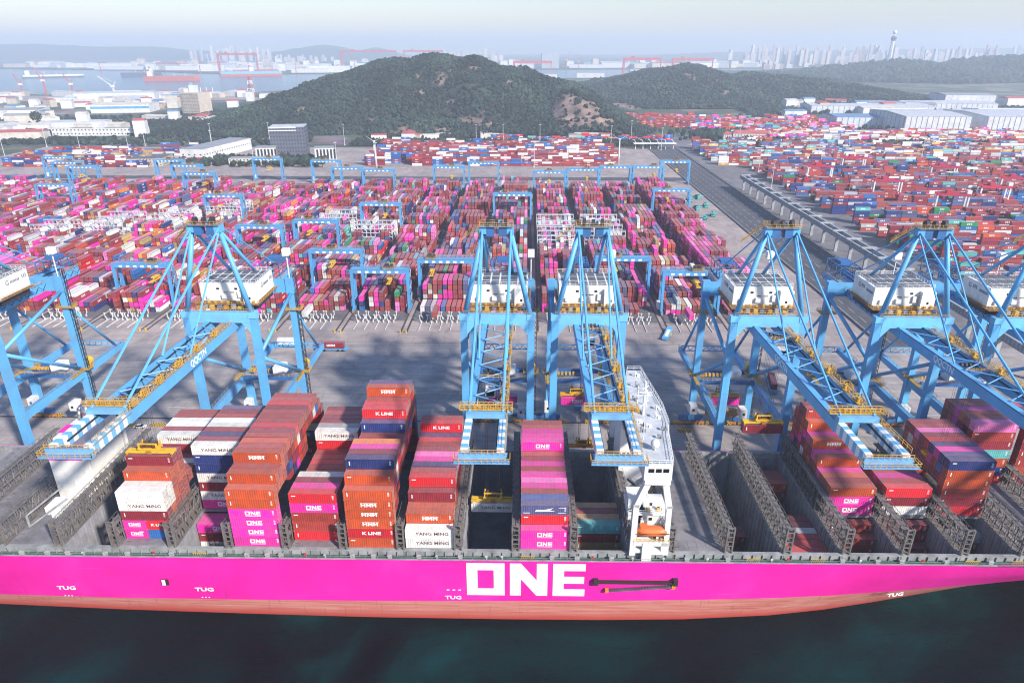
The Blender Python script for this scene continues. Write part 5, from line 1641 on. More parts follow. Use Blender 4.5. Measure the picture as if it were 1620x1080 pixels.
agv((21.5, 247, 5.06), R(86), 'empty blue driverless truck under the crane beside the bridge')
agv((-22.8, 246, 5.06), R(88), 'empty blue driverless truck left of the crane holding the white container')
agv((71, 318, 5.06), R(70), 'blue driverless truck at the stacks right of the middle')
agv((123, 273, 5.06), R(60), 'blue driverless truck under the second crane from the right')
agv((-6, 236, 5.06), 0, 'blue driverless truck between the legs of the crane holding the white container')
def car(loc, rot, label):
    t = thing('parked_car', label, 'car', loc, rot)
    mb = MB(); mb.prism([(-2.2, -.85), (2.2, -.85), (2.2, .85), (-2.2, .85)], .35, .85); mb.add([(-1.7, -.8, .85), (1.2, -.8, .85), (1.2, .8, .85), (-1.7, .8, .85), (-1.2, -.68, 1.42), (.5, -.68, 1.42), (.5, .68, 1.42), (-1.2, .68, 1.42)], [(4, 5, 6, 7)])
    mb.build('body', WHITE, t)
    mb = MB(); mb.add([(-1.7, -.8, .85), (1.2, -.8, .85), (1.2, .8, .85), (-1.7, .8, .85), (-1.2, -.68, 1.41), (.5, -.68, 1.41), (.5, .68, 1.41), (-1.2, .68, 1.41)], [(0, 1, 5, 4), (1, 2, 6, 5), (2, 3, 7, 6), (3, 0, 4, 7)]); mb.build('window', GLS, t)
    for x in (-1.4, 1.4):
        for y in (-.85, .85):
            mb = MB(); mb.tube((x, y - .1, .33), (x, y + .1, .33), .33, n=10); mb.build('wheel', TYRE, t)
car((-146.5, 222.6, 5.06), 0, 'white car parked on the quay behind the ship funnel')
car((-129.5, 221.5, 5.06), R(5), 'white car parked on the quay beside the leftmost stack')

# hazard striped barriers along the landside rail
hz = None
for n_, x in enumerate((-158, -150, -140, -128, -118, -35, -26, 41, 50, 60, 90, 101, 132)):
    if hz is None:
        mb = MB(); mb.box(-2.6, 2.6, -.45, .45, 0, 1.1); hz = mb.mesh('hazard_barrier')
    o = link('hazard_barrier', hz, HAZ, None, (x, 224.0, 5.05))
    tag(o, 'black and yellow striped barrier on the quay by the crane rail', 'barrier', 'striped barriers along the crane rail')

# ------------------------------------------------------------------ light masts and lamp posts
MASTM = paint('mast_white', (.62, .63, .64), .45, .15, .5)
mast_me = []
mb = MB(); mb.tube((0, 0, 0), (0, 0, 30), .42, .2, n=8); mb.box(-.9, .9, -.9, .9, 0, .8); mast_me.append(mb.mesh('pole'))
mb = MB(); mb.tube((0, 0, 29.4), (0, 0, 29.8), 1.5, n=10)
for q in range(8):
    a = q * math.pi / 4; mb.cbox((math.cos(a) * 1.5, math.sin(a) * 1.5, 29.5), (.55, .55, .4))
mast_me.append(mb.mesh('lamp_ring'))
MP = [(-180, 830), (-270, 1035), (-228, 830), (-75, 1030), (-36, 1040), (8, 838), (18, 1040), (120, 1020), (-340, 860), (-520, 905), (-600, 930), (-430, 950), (248, 705), (268, 812), (362, 880), (420, 930), (300, 1010), (344, 640), (438, 560), (500, 900), (520, 720), (640, 980), (188, 995), (-660, 870), (-700, 1010), (-560, 1020), (-470, 1040), (160, 1100), (590, 850), (-390, 1060)]
for n_, (x, y) in enumerate(MP):
    t = thing('light_mast', 'tall light mast in the %s behind the stacks' % ('yard to the left' if x < -120 else ('middle of the yard' if x < 150 else 'depot to the right')), 'light mast', (x, y, 5.0), 0, 'tall light masts in the %s' % ('left yard' if x < -120 else ('middle yard' if x < 150 else 'right depot')))
    link('pole', mast_me[0], MASTM, t); link('lamp_ring', mast_me[1], MASTM, t)
# two wind turbines
for (x, y, lab, a0) in ((-182, 833, 'small white wind turbine left behind the yard', 25), (111.5, 858, 'small white wind turbine right behind the yard', 30)):
    t = thing('wind_turbine', lab, 'wind turbine', (x, y, 5.0), 0, 'wind turbines behind the yard')
    mb = MB(); mb.tube((0, 0, 0), (0, 0, 30), 1.15, .62, n=12); smooth(mb.build('tower', WHITE, t))
    mb = MB(); mb.cbox((0, .4, 30.6), (1.5, 3.6, 1.6)); na = mb.build('nacelle', WHITE, t)
    for k in range(3):
        a = R(a0 + 120 * k + (95 if k == 9 else 0))
        d = Vector((math.cos(a), 0, math.sin(a)))
        mb = MB(); mb.beam(Vector((0, -1.6, 30.6)), Vector((0, -1.6, 30.6)) + d * 11, .9, .3, .25, .12); mb.build('blade', WHITE, na)

# ------------------------------------------------------------------ elevated conveyor bridge beside the road
CON = paint('viaduct_concrete', (.36, .38, .41), .75, .3, .15)
DARKROOF = paint('viaduct_roof', (.06, .065, .085), .5, .3, .3)
via = thing('elevated_guideway', 'long grey elevated guideway on concrete columns right of the yard', 'viaduct', (219, 0, 5))
mb = MB(); mb.box(-3.6, -2.3, 240, 705, 11.0, 14.6).box(2.3, 3.6, 240, 705, 11.0, 14.6); mb.build('side_girder', CON, via)
mb = MB(); mb.box(-2.3, 2.3, 240, 705, 11.2, 11.7); mb.build('deck', DARKROOF, via)
rib_me = None
for y in np.arange(242, 705, 5.2):
    pass
mb = MB()
for y in np.arange(242, 705, 2.6):
    mb.box(-3.8, -3.6, y - .35, y + .35, 11.2, 14.2)
tag(mb.build('girder_rib', paint('viaduct_rib', (.28, .30, .34), .7, .3), via), kind='stuff')
pm = None; cm = None
for y in np.arange(250, 706, 22.6):
    if pm is None:
        mb = MB(); mb.beam((0, 0, 0), (0, 0, 11.0), 2.0, 1.6); pm = mb.mesh('column')
        mb = MB(); mb.box(-4.6, 5.6, -1.2, 1.2, 14.6, 15.4); cm = mb.mesh('cross_head')
    link('column', pm, CON, via, (0, y, 0)); link('cross_head', cm, CON, via, (0, y, 0))
# low kerb wall between yard and road
mb = MB(); mb.box(172.4, 173.0, 310, 1000, 5.02, 6.1); w_ = mb.build('boundary_wall', CONC); tag(w_, 'low concrete wall between the yard and the asphalt road', 'wall')
mb = MB(); mb.box(211.8, 212.4, 310, 1000, 5.02, 6.0); w_ = mb.build('boundary_wall', CONC); tag(w_, 'low concrete wall under the elevated guideway along the road', 'wall')

# ------------------------------------------------------------------ depot to the right: rows lying along the quay direction
PALD = 'RRRHHHHHHDDDDDDDDHRBBNNNGGGGWSSTODNE'
rd = random.Random(21)
def rows_fill(x0, x1, y0, y1, step, hmin, hmax, pal_, gapp=.12, edge=None, zb=5.06, depth=3, lane=13.0):
    y = y0
    while y < y1:
        x = x0 + rd.uniform(0, 6) + (edge(y) if edge else 0)
        hb = rd.randint(hmin, hmax); c0_ = rd.choice(pal_)
        dpt = rd.randint(max(1, depth - 1), depth + 2)
        hs = {}
        while x < x1:
            if rd.random() < gapp: x += rd.choice((6, 13, 20)); hb = rd.randint(hmin, hmax); continue
            if rd.random() < .35: hb = rd.randint(hmin, hmax)
            if rd.random() < .5: c0_ = rd.choice(pal_)
            prev = 0
            for rr_ in range(dpt):
                h = max(1, hb + rd.choice((-1, 0, 0, 0, 1)))
                for t in range(h):
                    if t < prev and t < h - 1 and rr_ > 0: continue
                    STUFF.append((x + 6.1, y + rr_ * 2.6, zb + t * 2.7, 0.0, 12.19, c0_ if rd.random() < .4 else rd.choice(pal_), 2.66))
                prev = h
            x += 12.6
        y += dpt * 2.6 + lane * rd.choice((.45, .7, 1, 1))
rows_fill(262, 640, 380, 850, 0, 2, 5, PALD, .10, edge=lambda y: max(0, (520 - y) * .12))
rows_fill(232, 700, 862, 1010, 0, 2, 5, 'HHDDBGWWSSTRBA', .08, lane=9)
rows_fill(330, 860, 1075, 1180, 0, 2, 4, 'WWWWWSRRMOYDB', .05, lane=7)
rows_fill(285, 560, 1240, 1420, 0, 2, 4, 'RRRDDMTOWBP', .12)
rows_fill(190, 330, 1290, 1480, 0, 2, 4, 'RRRRDDDORB', .12)
rows_fill(-60, 215, 1085, 1106, 0, 1, 4, 'RRRBBTNKWR', .1)
rows_fill(-205, 105, 850, 1012, 0, 3, 5, 'RHHHDDDWWWBBBRH', .06, depth=2, lane=9)
rows_fill(-640, -465, 830, 905, 0, 2, 4, 'WWRBDNRRYD', .3)
rows_fill(-440, -420, 870, 940, 0, 1, 3, 'RDNRR', .2)
rows_fill(-640, -440, 915, 990, 0, 1, 3, 'RRDBWN', .35)
# parked equipment at the edge of the yard: teal and blue straddle frames, loose stacks
for k in range(9):
    x, y = 142 + (k % 3) * 9 + rd.uniform(-2, 2), 560 + k * 12
    t = thing('reach_stacker', 'teal reach stacker parked in the row beside the right edge of yard', 'reach stacker', (x, y, 5.06), R(rd.uniform(-20, 20)), 'teal machines parked beside the yard')
    TE = paint('machine_teal', (.05, .50, .44), .5, .2, .5)
    mb = MB(); mb.box(-1.6, 1.6, -3.8, 3.8, .8, 2.0); mb.box(-1.5, 1.5, 1.5, 3.6, 2.0, 2.8); mb.build('chassis', TE, t)
    mb = MB(); mb.beam((0, 3.0, 3.2), (0, -5.2, 4.6), .9, .9); mb.box(-3.0, 3.0, -5.8, -5.0, 3.6, 4.3); mb.build('boom', TE if k % 3 else WHITE, t)
    mb = MB(); mb.box(-.8, .8, -.4, 1.2, 2.0, 3.8); mb.build('cab', GLS, t)
    for x_ in (-1.5, 1.5):
        for y_ in (-2.6, 2.6):
            mb = MB(); mb.tube((x_ - .35, y_, .8), (x_ + .35, y_, .8), .8, n=10); mb.build('wheel', TYRE, t)
# red and white rubber-tyred gantries in the depot
RTR = paint('gantry_red', (.55, .02, .07), .5, .2, .3)
def build_rtg():
    t = thing('tyred_gantry_crane', 'rtg', 'gantry crane', (0, 0, 5.06))
    for s in (-1, 1):
        mb = MB(); mb.box(-s * 0 - 3.2, 3.2, s * 11.6 - .6, s * 11.6 + .6, 20.6, 22.4); 
    for x in (-3.2, 3.2):
        mb = MB(); mb.box(x - .7, x + .7, -12.4, 12.4, 20.4, 22.4); mb.build('girder', RTR, t)
        for y in (-11.6, 11.6):
            mb = MB(); mb.beam((x, y, 2.0), (x, y, 11), 1.1, 1.1); lo = mb.build('leg', RTR, t)
            mb = MB(); mb.beam((x, y, 11), (x, y, 20.4), 1.1, 1.1); mb.build('upper_leg', WHITE, lo)
    for y in (-11.6, 11.6):
        mb = MB(); mb.beam((-4.6, y, 1.8), (4.6, y, 1.8), 1.2, 1.1); mb.build('sill_beam', RTR, t)
        mb = MB()
        for x in (-3.8, 3.8): mb.tube((x, y - .4, .8), (x, y + .4, .8), .8, n=10)
        mb.build('wheel', TYRE, t)
    mb = MB(); mb.cbox((0, 3, 23.6), (6, 4.5, 2.2)); mb.build('trolley', RTR, t)
    mb = MB(); mb.cbox((0, -11.6, 23.8), (4.6, 3.4, 2.6)); mb.build('machine_cabin', WHITE, t)
    return t
rt0 = build_rtg()
for n_, (x, y, rz) in enumerate(((300, 720, 18), (330, 640, 20), (352, 575, 15), (360, 780, 20), (388, 520, 14), (408, 610, 22), (425, 720, 16), (455, 655, 15), (500, 590, 18))):
    t = rt0 if n_ == 0 else copy_tree(rt0)
    t.location = (x, y, 5.06); t.rotation_euler = (0, 0, R(rz + 62))
    tag(t, 'red and white tyred gantry crane, %s nearest to the guideway in the depot' % ORD(n_ + 1), 'gantry crane', 'red gantry cranes in the depot')
# ================================================================== HILLS AND WOODS
from mathutils import noise as mnoise
def pix_ray(px, py):
    """Direction in which a place of the surveyed view lies (used to find where rock faces stand on the slopes)."""
    f, p, y = 1080.0, R(23.3), R(1.27)
    fw = Vector((-math.sin(y) * math.cos(p), math.cos(y) * math.cos(p), -math.sin(p))); rt = Vector((math.cos(y), math.sin(y), 0)); up = rt.cross(fw)
    return (fw + rt * ((px - 810) / f) - up * ((py - 540) / f))

class Hill:
    def __init__(s, crest, yc, front, back, rough=6.0, base=4.0):
        s.cx = np.array([c[0] for c in crest], float); s.cz = np.array([c[1] for c in crest], float)
        s.yc, s.fr, s.bk, s.rough, s.base = yc, front, back, rough, base
    def h(s, x, y):
        hc = np.interp(x, s.cx, s.cz)
        # sides of the crest line bend a little, so ridges do not run dead straight
        yy = y - s.yc - 40 * math.sin(x * .011 + s.yc)
        d = s.fr if yy < 0 else s.bk
        u = min(1.0, abs(yy) / d)
        f = math.cos(u * math.pi / 2) ** (1.15 if yy < 0 else 1.0)
        z = hc * f
        if z > 1:
            z += (mnoise.noise(Vector((x * .012, y * .012, s.yc))) * s.rough + mnoise.noise(Vector((x * .035, y * .035, 3))) * s.rough * .35 - (abs(mnoise.noise(Vector((x * .010 + y * .004, y * .0045, 11)))) - .18) * s.rough * 1.6) * min(1, z / 25)
        return s.base + z
    def hit(s, px, py):
        d = pix_ray(px, py)
        t = (s.yc - s.fr) / d.y
        while t * d.y < s.yc + s.bk:
            p = Vector((0, 0, 138)) + d * t
            if p.z < s.h(p.x, p.y): return p
            t += 4 / d.y
        return None

HM, n, l, b = node_mat('hill_ground')
at = N(n, 'ShaderNodeAttribute', attribute_name='bare')
tc = N(n, 'ShaderNodeTexCoord')
z1 = N(n, 'ShaderNodeTexNoise', i_Scale=0.035, i_Detail=9.0, i_Roughness=.7); l.new(tc.outputs['Object'], z1.inputs['Vector'])
g1 = ramp(n, [(.35, (.014, .030, .020)), (.55, (.030, .050, .028)), (.7, (.065, .075, .042))]); l.new(z1.outputs['Fac'], g1.inputs['Fac'])
g2 = ramp(n, [(.34, (.07, .06, .045)), (.48, (.19, .125, .10)), (.66, (.33, .235, .19))]); l.new(z1.outputs['Fac'], g2.inputs['Fac'])
mx = N(n, 'ShaderNodeMix', data_type='RGBA'); l.new(at.outputs['Fac'], mx.inputs['Factor']); l.new(g1.outputs[0], mx.inputs['A']); l.new(g2.outputs[0], mx.inputs['B'])
l.new(mx.outputs['Result'], b.inputs['Base Color']); b.inputs['Roughness'].default_value = .95
bp = N(n, 'ShaderNodeBump'); bp.inputs['Strength'].default_value = .6; bp.inputs['Distance'].default_value = 3.0
l.new(z1.outputs['Fac'], bp.inputs['Height']); l.new(bp.outputs[0], b.inputs['Normal'])

def hill_mesh(name, hill, x0, x1, step, bare):
    xs = np.arange(x0, x1 + step, step); ys = np.arange(hill.yc - hill.fr, hill.yc + hill.bk + step, step)
    vs = []; bv = []
    for y in ys:
        for x in xs:
            z = hill.h(x, y); vs.append((x, y, z if z > hill.base + .2 else hill.base - 1.5))
            k = 0
            for (p, r1, r2) in bare:
                q = ((x - p.x) / r1) ** 2 + ((z - p.z) / r2) ** 2
                q += mnoise.noise(Vector((x * .06, y * .06, z * .06))) * 1.3
                if abs(y - p.y) < 90: k = max(k, min(1, max(0, 1.35 - q) * 3))
            bv.append(k)
    nx = len(xs); fs = [(j * nx + i, j * nx + i + 1, (j + 1) * nx + i + 1, (j + 1) * nx + i) for j in range(len(ys) - 1) for i in range(nx - 1)]
    me = D.meshes.new(name); me.from_pydata(vs, [], fs)
    a = me.attributes.new('bare', 'FLOAT', 'POINT'); a.data.foreach_set('value', bv)
    me.update()
    o = link(name, me, HM); smooth(o)
    return tag(o, kind='structure'), dict(zip([(round(v[0], 1), round(v[1], 1)) for v in vs], bv))

def bare_at(bare, x, y, z):
    for (p, r1, r2) in bare:
        q = ((x - p.x) / r1) ** 2 + ((z - p.z) / r2) ** 2 + mnoise.noise(Vector((x * .06, y * .06, z * .06))) * 1.3
        if abs(y - p.y) < 90 and q < .95: return rh.random() < .82
    return False

# tree crowns of a far wood: lumpy low blobs, each with its own green
ICO_V = []
bmx = bmesh.new(); bmesh.ops.create_icosphere(bmx, subdivisions=1, radius=1.0)
ICO_V = np.array([v.co[:] for v in bmx.verts]); ICO_F = np.array([[v.index for v in f.verts] for f in bmx.faces]); bmx.free()
WOODM, n, l, b = node_mat('wood_foliage')
at = N(n, 'ShaderNodeAttribute', attribute_name='leaf')
tc = N(n, 'ShaderNodeTexCoord'); z1 = N(n, 'ShaderNodeTexNoise', i_Scale=.8, i_Detail=4.0); l.new(tc.outputs['Object'], z1.inputs['Vector'])
mr = N(n, 'ShaderNodeMapRange'); mr.inputs['From Min'].default_value = .35; mr.inputs['From Max'].default_value = .65; mr.inputs['To Min'].default_value = .55; mr.inputs['To Max'].default_value = 1.35
l.new(z1.outputs['Fac'], mr.inputs['Value'])
vm = N(n, 'ShaderNodeVectorMath', operation='SCALE'); l.new(at.outputs['Color'], vm.inputs[0]); l.new(mr.outputs[0], vm.inputs['Scale'])
l.new(vm.outputs[0], b.inputs['Base Color']); b.inputs['Roughness'].default_value = .9; b.inputs['Specular IOR Level'].default_value = .15

def wood(name, pts, label, smin, smax, tall=1.0):
    """pts: array of ground points; one crown of leaves at each."""
    P = np.array(pts); n_ = len(P)
    r = RNG.uniform(smin, smax, n_)
    rot = RNG.uniform(0, 6.28, n_)
    base = ICO_V[None] * (1 + RNG.normal(0, .20, (n_, len(ICO_V), 1)))
    c, s_ = np.cos(rot)[:, None], np.sin(rot)[:, None]
    X = base[:, :, 0] * c - base[:, :, 1] * s_; Y = base[:, :, 0] * s_ + base[:, :, 1] * c
    V = np.stack([P[:, 0:1] + X * r[:, None], P[:, 1:2] + Y * r[:, None], P[:, 2:3] + r[:, None] * tall * .75 + base[:, :, 2] * r[:, None] * tall], -1).reshape(-1, 3)
    F = (np.arange(n_)[:, None, None] * len(ICO_V) + ICO_F[None]).reshape(-1, 3)
    me = D.meshes.new(name)
    me.vertices.add(len(V)); me.vertices.foreach_set('co', V.reshape(-1))
    me.loops.add(F.size); me.loops.foreach_set('vertex_index', F.reshape(-1).astype(np.int32))
    me.polygons.add(len(F)); me.polygons.foreach_set('loop_start', np.arange(len(F), dtype=np.int32) * 3); me.polygons.foreach_set('loop_total', np.full(len(F), 3, dtype=np.int32))
    pn = np.array([mnoise.noise(Vector((p[0] * .016, p[1] * .009, 2))) for p in pts])[:, None]
    g = (np.array([.014, .029, .027])[None] + np.clip(pn, 0, 1) * np.array([[.014, .020, .006]])) * (1 + .6 * np.clip(pn, -.8, .6)) * RNG.uniform(.5, 1.75, (n_, 1)) + RNG.uniform(0, .02, (n_, 1)) * np.array([[1.0, .8, .1]])
    col = np.ones((n_, len(ICO_F), 4)); col[:, :, :3] = g[:, None, :] * RNG.uniform(.75, 1.25, (n_, len(ICO_F), 1))
    a = me.attributes.new('leaf', 'FLOAT_COLOR', 'FACE'); a.data.foreach_set('color', col.reshape(-1))
    me.update(); me.validate(); me.shade_flat()
    o = link(name, me, WOODM)
    return tag(o, label, 'woods', kind='stuff')

rh = random.Random(9)
H1 = Hill([(-800, 0), (-734, 3), (-640, 8), (-575, 16), (-510, 36), (-467, 56), (-412, 74), (-358, 90), (-279, 105), (-201, 114), (-149, 110), (-98, 108), (-46, 102), (-7, 87), (32, 75), (84, 62), (137, 42), (197, 8), (240, 0)], 1500, 385, 480, rough=10)
H1B = Hill([(-10, 0), (17, 16), (40, 42), (62, 58), (84, 61), (107, 53), (142, 33), (172, 17), (190, 0)], 1310, 190, 200, rough=4)
H2 = Hill([(60, 0), (89, 22), (188, 24), (247, 38), (325, 56), (422, 70), (499, 79), (549, 72), (620, 50), (717, 56), (817, 44), (897, 38), (1000, 24), (1150, 0)], 2300, 620, 620, rough=7)
H3 = Hill([(1150, 0), (1351, 6), (1476, 22), (1663, 44), (1820, 58), (1947, 58), (2064, 42), (2231, 66), (2386, 79), (2513, 79), (2900, 95), (3400, 60), (3800, 0)], 3800, 900, 900, rough=8)
def B(h, lst):
    out = []
    for px, py, a, c in lst:
        p = h.hit(px, py)
        if p: out.append((p, a, c))
    return out
b1 = B(H1, [(700, 122, 17, 12), (686, 132, 7, 4), (665, 147, 8, 4), (712, 163, 9, 3), (745, 190, 26, 6), (762, 195, 22, 5), (715, 181, 8, 3), (750, 108, 9, 3), (620, 211, 8, 4), (765, 178, 5, 3), (560, 160, 6, 3), (640, 205, 14, 3), (590, 190, 8, 2.5), (835, 150, 8, 3), (700, 205, 18, 3), (660, 120, 5, 4), (805, 130, 7, 3), (480, 172, 9, 2)])
b1b = B(H1B, [(895, 172, 36, 26), (930, 178, 30, 14), (880, 188, 36, 8), (950, 192, 20, 6)])
b2 = B(H2, [(988, 131, 14, 4), (1093, 122, 17, 9), (1130, 124, 14, 6), (1151, 148, 18, 5), (985, 168, 30, 5), (1000, 172, 20, 4)])
hill_mesh('hill', H1, -800, 250, 9, b1)
hill_mesh('quarry_hill', H1B, -12, 192, 6, b1b)
hill_mesh('right_hill', H2, 60, 1150, 14, b2)
hill_mesh('far_hill', H3, 1150, 3800, 30, [])
for nm, crest, yc, fr in (('mountain', [(-9000, 60), (-7600, 150), (-6488, 172), (-5710, 140), (-4925, 140), (-4466, 95), (-3600, 66), (-3218, 80), (-2900, 130), (-2662, 165), (-2450, 140), (-2285, 80), (-2128, 100), (-1970, 128), (-1850, 100), (-1742, 60), (-1500, 0)], 9600, 1200),
                          ('mountain', [(1500, 0), (3000, 60), (5200, 90), (7500, 120), (9500, 60)], 11500, 1200)):
    hh = Hill(crest, yc, fr, 1200, rough=14)
    hill_mesh(nm, hh, crest[0][0], crest[-1][0], 90, [])
def scatter(h, x0, x1, n_, bare, yback=60):
    out = []
    while len(out) < n_:
        x = rh.uniform(x0, x1); y = rh.uniform(h.yc - h.fr, h.yc + yback)
        z = h.h(x, y)
        if z < h.base + 1.2 or bare_at(bare, x, y, z): continue
        if mnoise.noise(Vector((x * .02, y * .02, 7))) < -.38 and rh.random() < .7: continue
        out.append((x, y, z))
    return out
wood('hill_woods', scatter(H1, -780, 240, 23000, b1), 'dark green scrub and trees covering the big central hill behind the yard', 1.5, 3.5)
wood('hill_woods', scatter(H1B, -10, 190, 1300, b1b), 'green scrub round the bare quarried spur of the central hill', 2.0, 3.8)
wood('hill_woods', scatter(H2, 70, 1140, 14000, b2), 'dark woods on the second hill right of the central one', 2.4, 5.0)
wood('hill_woods', scatter(H3, 1200, 3700, 6000, []), 'hazy blue-green woods on the far hill below the slender tower', 6, 13)

# plantation belt and park trees
def belt(n_, fn):
    return [fn() for _ in range(n_)]
wood('tree_belt', belt(2600, lambda: (rh.uniform(-260, 190), rh.choice((1028, 1038, 1048, 1060, 1072, 1120, 1130, 1140)) + rh.uniform(-1.5, 1.5), 5)), 'rows of young green trees in the belt between the yard and the hill', 1.5, 2.6, 1.7)
wood('tree_belt', belt(1900, lambda: (rh.uniform(-1100, -330), rh.choice((1035, 1050, 1068, 1085, 1180, 1210, 1260, 1300, 1340, 1390, 1440)) + rh.uniform(-12, 12), 5)), 'loose green trees in the park land left of the central hill', 2.2, 5.0)
wood('tree_belt', belt(700, lambda: (rh.uniform(330, 900), rh.choice((1034, 1042, 1052)) + rh.uniform(-2, 2), 5)), 'row of dark green trees across the container depot', 2.2, 4.0, 1.4)
wood('tree_belt', belt(900, lambda: ((lambda q: (250 + q * 630 + rh.uniform(-22, 40), 1100 + q * 1120 + rh.uniform(-30, 30), 5))(rh.random()))), 'green verge of trees along the road climbing right of the hill', 2.4, 5.0)
wood('tree_belt', belt(1500, lambda: (rh.uniform(480, 1400), rh.uniform(1560, 1700), 5)), 'belt of trees behind the white sheds', 4, 7)
wood('tree_belt', belt(420, lambda: (rh.uniform(-440, -255), rh.uniform(838, 905), 5)), 'dark green garden trees round the office block', 2.0, 4.2)

# individual trees that stand clear
BARK = paint('bark', (.09, .06, .04), .9, .3, 1)
def tree_mesh(seed):
    r_ = random.Random(seed)
    tr = MB(); tr.tube((0, 0, 0), (0.2, 0, 3.2), .35, .22, n=7)
    for k in range(5):
        a = r_.uniform(0, 6.28); tr.tube((.2, 0, 2.6 + k * .25), (math.cos(a) * 1.7, math.sin(a) * 1.7, 4.4 + k * .5), .14, .05, n=5)
    cr = MB()
    for k in range(170):
        th, ph = r_.uniform(0, 6.28), math.acos(r_.uniform(-.75, 1)); rr_ = r_.uniform(.45, 1) ** .5
        c = Vector((math.cos(th) * math.sin(ph) * 2.9 * rr_, math.sin(th) * math.sin(ph) * 2.9 * rr_, 5.4 + math.cos(ph) * 2.9 * rr_))
        s_ = r_.uniform(.35, .75)
        u = Vector((r_.uniform(-1, 1), r_.uniform(-1, 1), r_.uniform(-1, 1))).normalized(); v = u.orthogonal().normalized(); w = u.cross(v)
        cr.add([c + v * s_, c + w * s_, c - v * s_, c - w * s_, c + u * s_ * .6], [(0, 1, 4), (1, 2, 4), (2, 3, 4), (3, 0, 4), (3, 2, 1, 0)])
    return tr.mesh('trunk'), cr.mesh('crown')
TM = [tree_mesh(s) for s in (1, 2, 3)]
LEAF = [paint('leaf_green', (.035, .075, .03), .9, .35, .5, vary=.3), paint('leaf_dark', (.025, .055, .028), .9, .35, .5, vary=.3)]
def tree(x, y, s, label, grp, z=5.0):
    k = rh.randrange(3)
    t = thing('broadleaf_tree', label, 'tree', (x, y, z), rh.uniform(0, 6.2), grp); t.scale = (s, s, s)
    link('trunk', TM[k][0], BARK, t); link('crown', TM[k][1], LEAF[k % 2], t)
for k in range(14): tree(-352 + k * 8.2 + rh.uniform(-3, 3), 832 + rh.uniform(-4, 4), rh.uniform(.8, 1.3), 'round green tree in the row in front of the dark office block', 'trees before the office block')
for k in range(12): tree(306 + k * 7.5 + rh.uniform(-2, 2), 1086 + rh.uniform(-3, 3), rh.uniform(.8, 1.2), 'round green tree in the row before the red-roofed villa', 'trees before the red-roofed house')
for k in range(12): tree(236 + rh.uniform(-16, 30), 1090 + k * 9, rh.uniform(1, 1.7), 'green tree beside the road left of the red-roofed villa', 'trees left of the red-roofed house')
for k in range(16): tree(540 + k * 12 + rh.uniform(-3, 3), 1228 + rh.uniform(-3, 3), rh.uniform(1, 1.5), 'green tree in the row before the blue and white shed', 'trees before the sheds')
tree(-900, 1290, 3.2, 'big round tree left in the park land before the sheds', None)

# ================================================================== BUILDINGS INLAND
def bmat(name, rgb, **k): return paint(name, rgb, .8, k.get('wear', .2), k.get('scale', .12))
WINM = paint('far_window', (.03, .04, .06), .25, .2, .5)
def box_building(name, label, cat, x, y, w, d, h, rz, wall, roof, rows=0, cols=0, ww=1.4, wh=1.5, sides=0, z=5.0, parapet=.8, group=None, flip=None):
    t = thing(name, label, cat, (x, y, z), R(rz), group)
    mb = MB(); mb.box(-w / 2, w / 2, -d / 2, d / 2, 0, h); wl_ = mb.build('wall', wall, t)
    mb = MB(); mb.box(-w / 2 - .15, w / 2 + .15, -d / 2 - .15, d / 2 + .15, h + .01, h + .35)
    if parapet: mb.box(-w / 2 + .6, w / 2 - .6, -d / 2 + .6, d / 2 - .6, h + .36, h + .42)
    mb.build('roof', roof, t)
    for r_ in range(rows):
        zz = (r_ + .55) * h / rows
        mb = MB()
        for c in range(cols):
            xx = -w / 2 + (c + .5) * w / cols; mb.cbox((xx, -d / 2 - .02, zz), (ww, .14, wh))
        if sides:
            for c in range(sides):
                yy = -d / 2 + (c + .5) * d / sides
                mb.cbox((w / 2 + .02, yy, zz), (.14, ww, wh)); mb.cbox((-w / 2 - .02, yy, zz), (.14, ww, wh))
        tag(mb.build('window_row', WINM, t), kind='stuff')
    return t
GREYB = bmat('wall_slate', (.11, .12, .16)); PALEB = bmat('wall_cream', (.62, .57, .49)); WHB = bmat('wall_white', (.72, .71, .70)); BEIGE = bmat('wall_beige', (.52, .45, .38)); ROOFG = bmat('roof_grey', (.30, .31, .34)); ROOFB = bmat('roof_blue', (.14, .26, .42)); ROOFR = bmat('roof_red', (.48, .10, .10)); SHEDW = bmat('shed_white', (.66, .67, .70)); SHEDB = bmat('shed_blue', (.08, .34, .60)); ROOFP2 = bmat('roof_pale', (.50, .52, .56))
t = box_building('office_block', 'dark slate office block with many windows behind the stacks', 'building', -316, 932, 44, 36, 38, 10, GREYB, ROOFP2, 8, 12, 1.5, 1.6, 9)
mb = MB(); mb.box(-22.5, 12, -19, -17.6, 33.2, 34.4).box(-22.5, 12, -18.6, -17.8, 36.6, 38.2); mb.build('cornice', WHB, t)
for x, lab in ((-338, 'small cream annex with tall fins left of the slate office block'), (-262, 'small cream annex with tall fins right of the slate office block')):
    t = box_building('annex_building', lab, 'building', x, 900, 24, 22, 15, 14, PALEB, ROOFG)
    for q in range(6):
        mb = MB(); mb.box(-11.2 + q * 4.2, -9.8 + q * 4.2, -11.5, -11.0, .5, 14); mb.build('fin', WHB, t)
        mb = MB(); mb.cbox((-8.4 + q * 4.2, -11.05, 7.5), (2.2, .16, 12)); mb.build('window_strip', WINM, t)
box_building('gatehouse_building', 'low pale block with two window rows in front of the annex', 'building', -338, 858, 58, 16, 8, 8, PALEB, ROOFG, 2, 14, 1.5, 1.4, 3)
t = box_building('workshop_hall', 'long white hall with grey roof left of the slate office', 'building', -416, 935, 32, 118, 15, -8, WHB, ROOFG, 1, 4, 2, 1.5, 20)
